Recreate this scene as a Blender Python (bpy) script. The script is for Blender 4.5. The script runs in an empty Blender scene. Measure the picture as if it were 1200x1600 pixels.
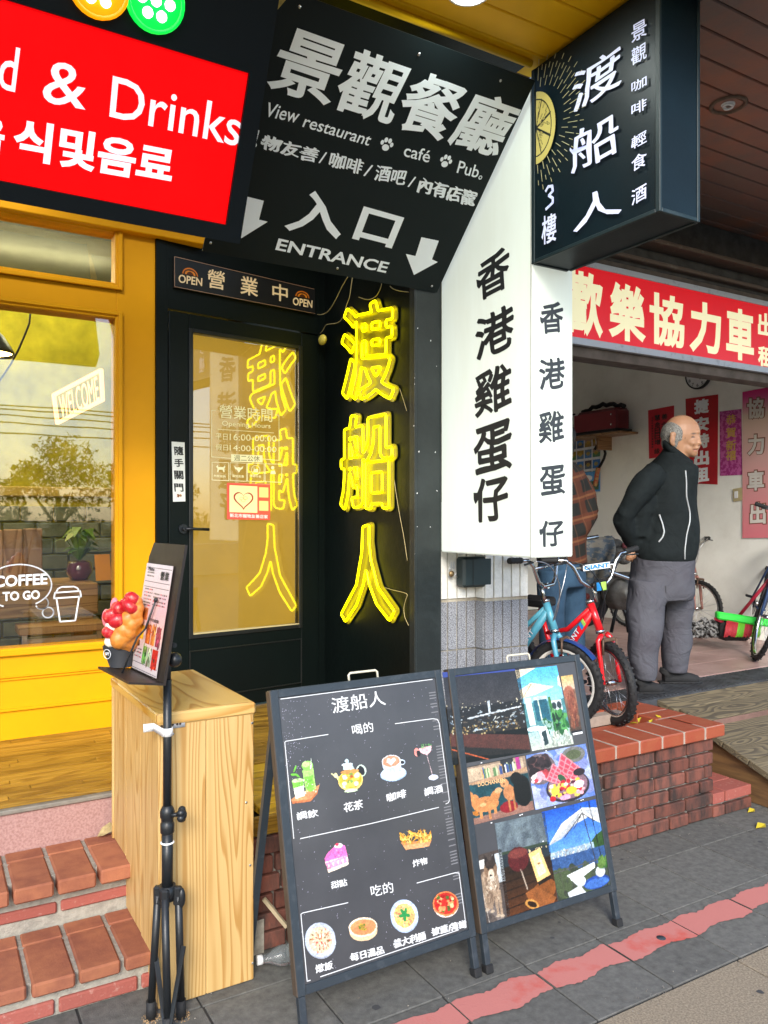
import bpy, math, random
import numpy as np
from mathutils import Vector, Matrix
R = math.radians
random.seed(7)
rng = np.random.default_rng(11)
scene = bpy.context.scene
col = scene.collection

# ------------------------------------------------------------------ camera
FPX, YAW, HOR, CZ = 1230.0, R(30.47), 809.0, 1.5      # focal length in photo pixels, yaw, horizon row, eye height
cam_d = bpy.data.cameras.new('camera')
cam = bpy.data.objects.new('camera', cam_d); col.objects.link(cam)
cam.location = (0, 0, CZ); cam.rotation_euler = (R(90), 0, -YAW)
cam_d.sensor_fit = 'VERTICAL'; cam_d.sensor_height = 36; cam_d.lens = 36 * FPX / 1600
cam_d.shift_y = (HOR - 800) / 1600.0
cam_d.clip_start = 0.05; cam_d.clip_end = 900
scene.camera = cam

# ------------------------------------------------------------------ daylight
SUN_EL, SUN_AZ = R(31), R(208)       # high, soft, behind the camera
world = bpy.data.worlds.new('World'); scene.world = world; world.use_nodes = True
wn = world.node_tree.nodes; wl = world.node_tree.links
sky = wn.new('ShaderNodeTexSky'); sky.sky_type = 'NISHITA'; sky.sun_disc = False
sky.sun_elevation = SUN_EL; sky.sun_rotation = SUN_AZ
sky.air_density = 1.0; sky.dust_density = 1.2; sky.ozone_density = 2.0
wl.new(sky.outputs[0], wn['Background'].inputs[0]); wn['Background'].inputs[1].default_value = 0.15
sd = bpy.data.lights.new('sun', 'SUN'); sd.energy = 1.5; sd.angle = R(22); sd.color = (1, .95, .87)
sun = bpy.data.objects.new('sun', sd); col.objects.link(sun)
sdir = Vector((math.sin(SUN_AZ) * math.cos(SUN_EL), math.cos(SUN_AZ) * math.cos(SUN_EL), math.sin(SUN_EL)))
sun.rotation_euler = sdir.to_track_quat('Z', 'Y').to_euler(); sun.location = (0, -5, 12)
vs = scene.view_settings
vs.view_transform = 'Standard'; vs.look = 'None'; vs.gamma = 1; vs.use_curve_mapping = False; vs.exposure = 1.5
scene.render.engine = 'CYCLES'
scene.cycles.max_bounces = 9; scene.cycles.diffuse_bounces = 5; scene.cycles.glossy_bounces = 4
scene.cycles.transparent_max_bounces = 12; scene.cycles.use_denoising = True
scene.cycles.sample_clamp_indirect = 6

# ------------------------------------------------------------------ measuring helpers (surveyed from the photograph)
FW = np.array([math.sin(YAW), math.cos(YAW), 0.]); RT = np.array([math.cos(YAW), -math.sin(YAW), 0.]); CA = np.array([0, 0, CZ])
def ray(u, v): return FW + RT * ((u - 600) / FPX) + np.array([0, 0, (HOR - v) / FPX])
def onz(u, v, z): d = ray(u, v); return CA + d * (z - CZ) / d[2]
def ony(u, v, y): d = ray(u, v); return CA + d * y / d[1]
def onx(u, v, x): d = ray(u, v); return CA + d * x / d[0]
def ld(lat, dep, z): p = RT * lat + FW * dep; return np.array([p[0], p[1], z])      # sideways / away / height
def at(u, v, dep): return CA + ray(u, v) * dep

class Frame:
    """A flat surface in the world: origin, sideways and upward unit vectors, outward normal."""
    def __init__(s, O, U, V):
        s.O = np.array(O, float); s.U = np.array(U, float); s.U /= np.linalg.norm(s.U)
        V = np.array(V, float); V = V - s.U * (V @ s.U); s.V = V / np.linalg.norm(V); s.N = np.cross(s.U, s.V)
    def st(s, u, v):
        d = ray(u, v); k = ((s.O - CA) @ s.N) / (d @ s.N); p = CA + d * k - s.O
        return np.array([p @ s.U, p @ s.V])
    def P(s, a, b, d=0.): return s.O + s.U * a + s.V * b + s.N * d
    def px(s, u, v, d=0.): a = s.st(u, v); return s.P(a[0], a[1], d)

# ------------------------------------------------------------------ materials
def lin(c):
    c = np.array(c, float); return tuple(np.where(c <= .04045, c / 12.92, ((c + .055) / 1.055) ** 2.4))
_mc = {}
def mat(name, c, rough=.5, metal=0, var=.12, vs=6, bump=0, bs=80, rnd=0, coat=0, emit=0, ecol=None, spec=.5, c2=None, thr=None, stretch=None, alpha=1, trans=0, ior=1.45):
    """Principled material; colour and roughness broken up by noise in world space."""
    if name in _mc: return _mc[name]
    m = bpy.data.materials.new(name); m.use_nodes = True; nt = m.node_tree; N = nt.nodes; L = nt.links
    b = N['Principled BSDF']; b.inputs['Roughness'].default_value = rough; b.inputs['Metallic'].default_value = metal
    b.inputs['Specular IOR Level'].default_value = spec; b.inputs['Coat Weight'].default_value = coat
    b.inputs['Coat Roughness'].default_value = .08; b.inputs['IOR'].default_value = ior
    if trans: b.inputs['Transmission Weight'].default_value = trans
    if alpha < 1: b.inputs['Alpha'].default_value = alpha
    g = N.new('ShaderNodeNewGeometry'); pos = g.outputs['Position']
    if stretch:
        mp = N.new('ShaderNodeMapping'); mp.inputs['Scale'].default_value = stretch; L.new(pos, mp.inputs[0]); pos = mp.outputs[0]
    n = N.new('ShaderNodeTexNoise'); n.inputs['Scale'].default_value = vs; n.inputs['Detail'].default_value = 6; n.inputs['Roughness'].default_value = .62
    L.new(pos, n.inputs['Vector'])
    rp = N.new('ShaderNodeValToRGB'); lo, hi = thr or (.36, .66)
    rp.color_ramp.elements[0].position = lo; rp.color_ramp.elements[1].position = hi
    L.new(n.outputs[0], rp.inputs[0])
    mx = N.new('ShaderNodeMix'); mx.data_type = 'RGBA'
    mx.inputs[6].default_value = (*c, 1); cc = c2 or tuple(x * (1 - var) for x in c)
    mx.inputs[7].default_value = (*cc, 1); L.new(rp.outputs[0], mx.inputs[0]); out = mx.outputs[2]
    if rnd:
        oi = N.new('ShaderNodeObjectInfo'); mr = N.new('ShaderNodeMapRange'); mr.inputs[3].default_value = 1 - rnd; mr.inputs[4].default_value = 1 + rnd
        L.new(oi.outputs['Random'], mr.inputs[0]); h = N.new('ShaderNodeHueSaturation'); L.new(mr.outputs[0], h.inputs['Value']); L.new(out, h.inputs['Color']); out = h.outputs[0]
    L.new(out, b.inputs['Base Color'])
    r2 = N.new('ShaderNodeMapRange'); r2.inputs[3].default_value = max(.02, rough * .8); r2.inputs[4].default_value = min(1, rough * 1.25)
    L.new(n.outputs[0], r2.inputs[0]); L.new(r2.outputs[0], b.inputs['Roughness'])
    if bump:
        n2 = N.new('ShaderNodeTexNoise'); n2.inputs['Scale'].default_value = bs; n2.inputs['Detail'].default_value = 5; L.new(pos, n2.inputs['Vector'])
        bp = N.new('ShaderNodeBump'); bp.inputs['Strength'].default_value = bump; bp.inputs['Distance'].default_value = .004
        L.new(n2.outputs[0], bp.inputs['Height']); L.new(bp.outputs[0], b.inputs['Normal'])
    if emit:
        b.inputs['Emission Color'].default_value = (*(ecol or c), 1); b.inputs['Emission Strength'].default_value = emit
    _mc[name] = m; return m

def wood(name, light, dark, axis='Z', rings=26, sc=(7, 7, .9), rough=.45, rnd=.06, fine=.25, gap=.5, obj_off=True, bump=.25):
    """Cathedral grain: contour rings of a stretched noise, offset per board."""
    if name in _mc: return _mc[name]
    m = bpy.data.materials.new(name); m.use_nodes = True; N = m.node_tree.nodes; L = m.node_tree.links; b = N['Principled BSDF']
    b.inputs['Roughness'].default_value = rough
    g = N.new('ShaderNodeNewGeometry'); oi = N.new('ShaderNodeObjectInfo')
    ad = N.new('ShaderNodeVectorMath'); ad.operation = 'ADD'; mu = N.new('ShaderNodeMath'); mu.operation = 'MULTIPLY'; mu.inputs[1].default_value = 31.7 if obj_off else 0
    L.new(oi.outputs['Random'], mu.inputs[0]); cx = N.new('ShaderNodeCombineXYZ')
    for i in range(3): L.new(mu.outputs[0], cx.inputs[i])
    L.new(g.outputs['Position'], ad.inputs[0]); L.new(cx.outputs[0], ad.inputs[1])
    mp = N.new('ShaderNodeMapping'); s = {'Z': sc, 'Y': (sc[0], sc[2], sc[1]), 'X': (sc[2], sc[0], sc[1])}[axis]
    mp.inputs['Scale'].default_value = s; L.new(ad.outputs[0], mp.inputs[0])
    n = N.new('ShaderNodeTexNoise'); n.inputs['Scale'].default_value = 1; n.inputs['Detail'].default_value = 1.6; n.inputs['Roughness'].default_value = .35
    L.new(mp.outputs[0], n.inputs['Vector'])
    k = N.new('ShaderNodeMath'); k.operation = 'MULTIPLY'; k.inputs[1].default_value = rings; L.new(n.outputs[0], k.inputs[0])
    fr = N.new('ShaderNodeMath'); fr.operation = 'FRACT'; L.new(k.outputs[0], fr.inputs[0])
    rp = N.new('ShaderNodeValToRGB'); e = rp.color_ramp.elements; e[0].position = 0; e[0].color = (0, 0, 0, 1); e[1].position = 1; e[1].color = (.0, .0, .0, 1)
    for p, v in ((gap, .12), (.80, .85), (.9, 1.), (.97, .2)):
        q = e.new(p); q.color = (v, v, v, 1)
    L.new(fr.outputs[0], rp.inputs[0])
    mp2 = N.new('ShaderNodeMapping'); mp2.inputs['Scale'].default_value = tuple(x * (22 if x > 3 else 4) for x in s); L.new(ad.outputs[0], mp2.inputs[0])
    n2 = N.new('ShaderNodeTexNoise'); n2.inputs['Scale'].default_value = 1; n2.inputs['Detail'].default_value = 4; L.new(mp2.outputs[0], n2.inputs['Vector'])
    f2 = N.new('ShaderNodeMath'); f2.operation = 'MULTIPLY_ADD'; f2.inputs[1].default_value = fine; L.new(n2.outputs[0], f2.inputs[0]); L.new(rp.outputs[0], f2.inputs[2]); f2.use_clamp = True
    sb = N.new('ShaderNodeMath'); sb.operation = 'SUBTRACT'; sb.inputs[1].default_value = fine * .35; sb.use_clamp = True; L.new(f2.outputs[0], sb.inputs[0])
    mx = N.new('ShaderNodeMix'); mx.data_type = 'RGBA'; mx.inputs[6].default_value = (*light, 1); mx.inputs[7].default_value = (*dark, 1); L.new(sb.outputs[0], mx.inputs[0])
    mr = N.new('ShaderNodeMapRange'); mr.inputs[3].default_value = 1 - rnd; mr.inputs[4].default_value = 1 + rnd; L.new(oi.outputs['Random'], mr.inputs[0])
    h = N.new('ShaderNodeHueSaturation'); L.new(mr.outputs[0], h.inputs['Value']); L.new(mx.outputs[2], h.inputs['Color']); L.new(h.outputs[0], b.inputs['Base Color'])
    if bump:
        bp = N.new('ShaderNodeBump'); bp.inputs['Strength'].default_value = bump; bp.inputs['Distance'].default_value = .002
        L.new(sb.outputs[0], bp.inputs['Height']); L.new(bp.outputs[0], b.inputs['Normal'])
    _mc[name] = m; return m

def print_mat(name='printed_colours', rough=.35, spec=.4):
    if name in _mc: return _mc[name]
    m = bpy.data.materials.new(name); m.use_nodes = True; N = m.node_tree.nodes; b = N['Principled BSDF']
    a = N.new('ShaderNodeAttribute'); a.attribute_name = 'ink'; m.node_tree.links.new(a.outputs['Color'], b.inputs['Base Color'])
    b.inputs['Roughness'].default_value = rough; b.inputs['Specular IOR Level'].default_value = spec
    _mc[name] = m; return m

# ------------------------------------------------------------------ objects
WL = {}
def tag(o, label=None, cat=None, group=None, kind=None):
    if label: o['label'] = label
    if cat: o['category'] = cat
    if group: o['group'] = group
    if kind: o['kind'] = kind
    return o
def thing(name, label, cat, loc=(0, 0, 0), group=None):
    o = bpy.data.objects.new(name, None); col.objects.link(o); o.empty_display_size = .1
    o.location = loc; WL[o.name] = np.array(loc, float); return tag(o, label, cat, group)
def link(name, me, parent=None, loc=(0, 0, 0), smooth=False):
    o = bpy.data.objects.new(name, me); col.objects.link(o)
    loc = np.array(loc, float); WL[o.name] = loc
    if parent is not None: o.parent = parent; o.location = loc - WL[parent.name]
    else: o.location = loc
    return o

class MB:
    """Collects shapes in world space and links them as ONE mesh object."""
    def __init__(s): s.v = []; s.f = []; s.sm = []; s.n = 0
    def add(s, vs, fs, smooth=False):
        vs = np.asarray(vs, float).reshape(-1, 3); s.v.append(vs)
        s.f += [tuple(i + s.n for i in f) for f in fs]; s.sm += [smooth] * len(fs); s.n += len(vs); return s
    def box(s, a, b, bev=0):
        (x0, y0, z0), (x1, y1, z1) = a, b
        x0, x1 = sorted((x0, x1)); y0, y1 = sorted((y0, y1)); z0, z1 = sorted((z0, z1))
        return s.obox(((x0 + x1) / 2, (y0 + y1) / 2, (z0 + z1) / 2), (x1 - x0, y1 - y0, z1 - z0), None, bev)
    def obox(s, c, size, M=None, bev=0):
        h = np.array(size, float) / 2; c = np.array(c, float)
        if bev:
            k = min(bev, h.min() * .45); vs = []; fs = []; idx = {}
            for ax in range(3):
                for sx in (-1, 1):
                    for sy in (-1, 1):
                        for sz in (-1, 1):
                            sg = np.array([sx, sy, sz]); p = sg * h; q = p - sg * k; q[ax] = p[ax]
                            idx[(ax, sx, sy, sz)] = len(vs); vs.append(q)
            def I(ax, a): return idx[(ax, *a)]
            for ax in range(3):
                o1, o2 = (ax + 1) % 3, (ax + 2) % 3
                for sg in (-1, 1):
                    f = []
                    for a, b in ((-1, -1), (1, -1), (1, 1), (-1, 1)):
                        t = [0, 0, 0]; t[ax] = sg; t[o1] = a; t[o2] = b; f.append(I(ax, t))
                    fs.append(tuple(f if sg > 0 else f[::-1]))
                # edges running along ax
                for a in (-1, 1):
                    for b in (-1, 1):
                        t0 = [0, 0, 0]; t1 = [0, 0, 0]; t0[ax] = -1; t1[ax] = 1; t0[o1] = t1[o1] = a; t0[o2] = t1[o2] = b
                        f = [I(o1, t0), I(o1, t1), I(o2, t1), I(o2, t0)]; fs.append(tuple(f if a * b < 0 else f[::-1]))
            for sx in (-1, 1):
                for sy in (-1, 1):
                    for sz in (-1, 1):
                        f = [I(0, (sx, sy, sz)), I(1, (sx, sy, sz)), I(2, (sx, sy, sz))]; fs.append(tuple(f if sx * sy * sz > 0 else f[::-1]))
            vs = np.array(vs)
        else:
            vs = np.array([(a, b, d) for a in (-1, 1) for b in (-1, 1) for d in (-1, 1)]) * h
            fs = [(0, 1, 3, 2), (4, 6, 7, 5), (0, 4, 5, 1), (2, 3, 7, 6), (0, 2, 6, 4), (1, 5, 7, 3)]
        if M is not None: vs = vs @ np.array(M, float).T
        return s.add(vs + c, fs)
    def beam(s, p, q, w, h, up=(0, 0, 1), bev=0):
        p = np.array(p, float); q = np.array(q, float); d = q - p; l = np.linalg.norm(d); d /= l
        up = np.array(up, float); sd_ = np.cross(d, up); sd_ /= np.linalg.norm(sd_); u2 = np.cross(sd_, d)
        return s.obox((p + q) / 2, (l, w, h), np.column_stack([d, sd_, u2]), bev)
    def tube(s, pts, r, seg=10, cap=True, closed=False, sq=1):
        pts = np.array(pts, float); n = len(pts); r = np.broadcast_to(np.array(r, float), (n,)) if np.ndim(r) < 2 else r
        if closed: T = np.roll(pts, -1, 0) - np.roll(pts, 1, 0)
        else: T = np.gradient(pts, axis=0)
        T /= np.linalg.norm(T, axis=1)[:, None] + 1e-12
        a = np.array([0, 0, 1.]) if abs(T[0][2]) < .9 else np.array([1., 0, 0]); u = np.cross(T[0], a); u /= np.linalg.norm(u); V = []
        for i in range(n):
            u = u - T[i] * (u @ T[i]); u /= np.linalg.norm(u); w = np.cross(T[i], u)
            for k in range(seg):
                t = 2 * math.pi * k / seg; V.append(pts[i] + r[i] * (u * math.cos(t) + w * math.sin(t) * sq))
        F = []; m = n if closed else n - 1
        for i in range(m):
            for k in range(seg):
                a0 = i * seg + k; a1 = i * seg + (k + 1) % seg; j = (i + 1) % n
                F.append((a0, a1, j * seg + (k + 1) % seg, j * seg + k))
        s.add(V, F, True)
        if cap and not closed:
            s.f += [tuple(s.n - len(V) + k for k in range(seg))[::-1], tuple(s.n - seg + k for k in range(seg))]; s.sm += [False, False]
        return s
    def cyl(s, p, q, r, r2=None, seg=20): return s.tube([p, q], [r, r if r2 is None else r2], seg)
    def lathe(s, prof, c, ax=(0, 0, 1), seg=28, smooth=True, arc=1.0):
        ax = np.array(ax, float); ax /= np.linalg.norm(ax); a = np.array([0, 0, 1.]) if abs(ax[2]) < .9 else np.array([1., 0, 0])
        u = np.cross(a, ax); u /= np.linalg.norm(u); w = np.cross(ax, u); c = np.array(c, float); V = []; n = len(prof)
        for r, z in prof:
            for k in range(seg):
                t = 2 * math.pi * k / seg * arc; V.append(c + ax * z + r * (u * math.cos(t) + w * math.sin(t)))
        F = [(i * seg + k, i * seg + (k + 1) % seg, (i + 1) * seg + (k + 1) % seg, (i + 1) * seg + k) for i in range(n - 1) for k in range(seg)]
        return s.add(V, F, smooth)
    def ball(s, c, r, seg=14, M=None):
        r = np.broadcast_to(np.array(r, float), (3,)); V = []; rings = seg // 2 + 1
        for i in range(rings + 1):
            ph = math.pi * i / rings
            for k in range(seg):
                t = 2 * math.pi * k / seg; V.append((math.sin(ph) * math.cos(t), math.sin(ph) * math.sin(t), math.cos(ph)))
        V = np.array(V) * r
        if M is not None: V = V @ np.array(M, float).T
        F = [(i * seg + k, (i + 1) * seg + k, (i + 1) * seg + (k + 1) % seg, i * seg + (k + 1) % seg) for i in range(rings) for k in range(seg)]
        return s.add(V + np.array(c, float), F, True)
    def torus(s, c, ax, Rr, r, seg=40, sub=10, sq=1):
        ax = np.array(ax, float); ax /= np.linalg.norm(ax); a = np.array([0, 0, 1.]) if abs(ax[2]) < .9 else np.array([1., 0, 0])
        u = np.cross(a, ax); u /= np.linalg.norm(u); w = np.cross(ax, u); c = np.array(c, float); V = []
        for i in range(seg):
            t = 2 * math.pi * i / seg; d = u * math.cos(t) + w * math.sin(t)
            for k in range(sub):
                p = 2 * math.pi * k / sub; V.append(c + d * (Rr + r * math.cos(p)) + ax * r * sq * math.sin(p))
        F = [(i * sub + k, ((i + 1) % seg) * sub + k, ((i + 1) % seg) * sub + (k + 1) % sub, i * sub + (k + 1) % sub) for i in range(seg) for k in range(sub)]
        return s.add(V, F, True)
    def prism(s, poly, Fm, d0, d1):
        """polygon (s,t) on a Frame, from depth d0 to d1 along its normal"""
        n = len(poly); V = [Fm.P(a, b, d0) for a, b in poly] + [Fm.P(a, b, d1) for a, b in poly]
        F = [tuple(range(n))[::-1], tuple(range(n, 2 * n))] + [(i, (i + 1) % n, n + (i + 1) % n, n + i) for i in range(n)]
        return s.add(V, F)
    def quadpx(s, Fm, pts, d0, d1): return s.prism([Fm.st(*p) for p in pts], Fm, d0, d1)
    def line(s, Fm, pts, w, d0, d1):
        """flat ribbon on a Frame through (s,t) points"""
        for a, b in zip(pts[:-1], pts[1:]):
            a = np.array(a); b = np.array(b); t = b - a; l = np.linalg.norm(t)
            if l < 1e-6: continue
            t = t / l; nn = np.array([-t[1], t[0]]) * w / 2; a2 = a - t * w * .25; b2 = b + t * w * .25
            s.prism([a2 - nn, b2 - nn, b2 + nn, a2 + nn], Fm, d0, d1)
        return s
    def mesh(s, name, m, org=(0, 0, 0)):
        me = bpy.data.meshes.new(name); V = np.concatenate(s.v) - np.array(org, float) if s.v else np.zeros((0, 3))
        me.from_pydata(V.tolist(), [], s.f); me.polygons.foreach_set('use_smooth', s.sm); me.materials.append(m); me.update(); return me
    def build(s, name, m, parent=None, org=None):
        if org is None:
            if parent is not None: org = WL[parent.name]
            else:
                V = np.concatenate(s.v); org = (V.min(0) + V.max(0)) / 2; org[2] = V[:, 2].min()
        return link(name, s.mesh(name, m, org), parent, org)

_bm = {}
def piece(name, size, m, parent, c, bev=.002, rot=None, label=None, jit=0):
    """a brick/tile/plank: shared box mesh, one object each"""
    key = (tuple(round(x, 3) for x in size), m.name, bev)
    if key not in _bm: _bm[key] = MB().obox((0, 0, 0), key[0], None, bev).mesh(name, m)
    o = link(name, _bm[key], parent, c)
    if jit: o.rotation_euler = [random.uniform(-1, 1) * jit for _ in range(3)]
    if rot is not None: o.rotation_euler = rot
    return o

# ------------------------------------------------------------------ lettering
_tc = {}
def _curve(body, outline=0):
    c = bpy.data.curves.new('t', 'FONT'); c.body = body; c.size = 1; c.resolution_u = 3
    if outline is not None and outline != 0: c.fill_mode = 'NONE'; c.bevel_depth = max(outline, 0); c.bevel_resolution = 0
    o = bpy.data.objects.new('t', c); col.objects.link(o); dg = bpy.context.evaluated_depsgraph_get(); dg.update()
    me = o.evaluated_get(dg).to_mesh(); V = np.array([v.co[:] for v in me.vertices]).reshape(-1, 3); F = [tuple(p.vertices) for p in me.polygons]; E = [tuple(e.vertices) for e in me.edges]
    o.evaluated_get(dg).to_mesh_clear(); bpy.data.objects.remove(o); bpy.data.curves.remove(c); return V, F, E
def glyphs(body, bold=0, res=3):
    """flat letter shapes; a bold weight adds a rounded rim round every stroke"""
    k = (body, bold)
    if k not in _tc:
        V, F, E = _curve(body)
        if bold > 0:
            W, G, _ = _curve(body, bold); W = W.copy(); W[:, 2] *= .02; G = [tuple(i + len(V) for i in f) for f in G]; V = np.concatenate([V, W]); F = F + G
        _tc[k] = (V, F)
    return _tc[k]
def contour(body, off, n=150):
    """closed loops running at a fixed distance outside the strokes of a character"""
    V, F, _ = _curve(body); _, _, E = _curve(body, -1)
    W, _, E = _curve(body, -1); lo = V[:, :2].min(0) - .12; hi = V[:, :2].max(0) + .12; st = (hi - lo).max() / n
    nx, ny = int((hi[0] - lo[0]) / st) + 2, int((hi[1] - lo[1]) / st) + 2; X, Y = np.meshgrid(lo[0] + np.arange(nx) * st, lo[1] + np.arange(ny) * st)
    D = np.full(X.shape, 9.); ins = np.zeros(X.shape, bool)
    for a, b in E:
        x1, y1 = W[a][:2]; x2, y2 = W[b][:2]; dx, dy = x2 - x1, y2 - y1; l = dx * dx + dy * dy
        if l < 1e-14: continue
        t = np.clip(((X - x1) * dx + (Y - y1) * dy) / l, 0, 1); D = np.minimum(D, np.hypot(X - x1 - t * dx, Y - y1 - t * dy))
    for f in F:
        P = V[list(f), :2]
        if len(P) < 3: continue
        a = P[0]
        for i in range(1, len(P) - 1):
            b_, c_ = P[i], P[i + 1]; ar = (b_[0] - a[0]) * (c_[1] - a[1]) - (c_[0] - a[0]) * (b_[1] - a[1])
            if abs(ar) < 1e-12: continue
            w1 = ((b_[0] - X) * (c_[1] - Y) - (c_[0] - X) * (b_[1] - Y)) / ar; w2 = ((c_[0] - X) * (a[1] - Y) - (a[0] - X) * (c_[1] - Y)) / ar; ins |= (w1 >= 0) & (w2 >= 0) & (w1 + w2 <= 1)
    S = np.where(ins, -D, D) - off
    for _ in range(2): S[1:-1, 1:-1] = (S[1:-1, 1:-1] * 4 + S[:-2, 1:-1] + S[2:, 1:-1] + S[1:-1, :-2] + S[1:-1, 2:]) / 8
    nxt = {}
    for j in range(ny - 1):
        for i in range(nx - 1):
            q = [(i, j), (i + 1, j), (i + 1, j + 1), (i, j + 1)]; v = [S[y, x] for x, y in q]; cr = []
            for k in range(4):
                a, b_ = v[k], v[(k + 1) % 4]
                if (a < 0) != (b_ < 0): cr.append((tuple(sorted((q[k], q[(k + 1) % 4]))), a < 0))
            outs = [c for c in cr if c[1]]; inn = [c for c in cr if not c[1]]
            for o_, i_ in zip(outs, inn): nxt[o_[0]] = i_[0]
    def pos(e):
        (x0, y0), (x1, y1) = e; a, b_ = S[y0, x0], S[y1, x1]; t = a / (a - b_); return (lo[0] + (x0 + (x1 - x0) * t) * st, lo[1] + (y0 + (y1 - y0) * t) * st)
    loops = []
    while nxt:
        s0 = next(iter(nxt)); L_ = []; c = s0
        while c in nxt: L_.append(pos(c)); c = nxt.pop(c)
        L_ = np.array(L_)
        if len(L_) > 12:
            for _ in range(3): L_ = (np.roll(L_, 1, 0) + 2 * L_ + np.roll(L_, -1, 0)) / 4
            loops.append(L_[::2])
    return loops
def text(mb, Fm, body, LL, LR, UL, bold=0, d=.0015, px=True, thick=0, outline=None, shear=0, wob=0, box=None, nib=0):
    """fit a line of writing into the parallelogram LL-LR-UL of a flat surface"""
    V, F = glyphs(body, bold)
    if not len(V): return mb
    a, b, c = (Fm.st(*p) if px else np.array(p, float) for p in (LL, LR, UL))
    lo, hi = (V[:, :2].min(0), V[:, :2].max(0))
    q = (V[:, :2] - lo) / (hi - lo)
    if wob: q = q + wob * np.column_stack([np.sin(q[:, 1] * 9 + 1), np.sin(q[:, 0] * 8 * (hi[0] - lo[0]))])
    if shear: q[:, 1] += shear * ((q[:, 0] * (hi[0] - lo[0])) % 1.0 - .5)
    st = a + q[:, :1] * (b - a) + q[:, 1:] * (c - a); sc = np.linalg.norm(c - a)
    W = Fm.O + st[:, :1] * Fm.U + st[:, 1:] * Fm.V + (d + V[:, 2:] * sc) * Fm.N
    if nib:                                         # broad-nib pen: strokes swell along one slanted direction
        e = (Fm.U * np.linalg.norm(b - a) * .8 + -Fm.V * sc) / (hi[1] - lo[1]) * nib
        for k in range(1, 5): mb.add(W + e * (k - 2.5) / 2.5 * (1 if k != 2 else 1) + Fm.N * .00012 * k, F)
    return mb.add(W, F)
def words(Fm, parent, name, m, items, **kw):
    for body, a, b_, c in items: text(MB_ := MB(), Fm, body, a, b_, c, **kw); MB_.build(name, m, parent)
CJK = ((.04, -.09), (.96, .85))      # one character cell

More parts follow.
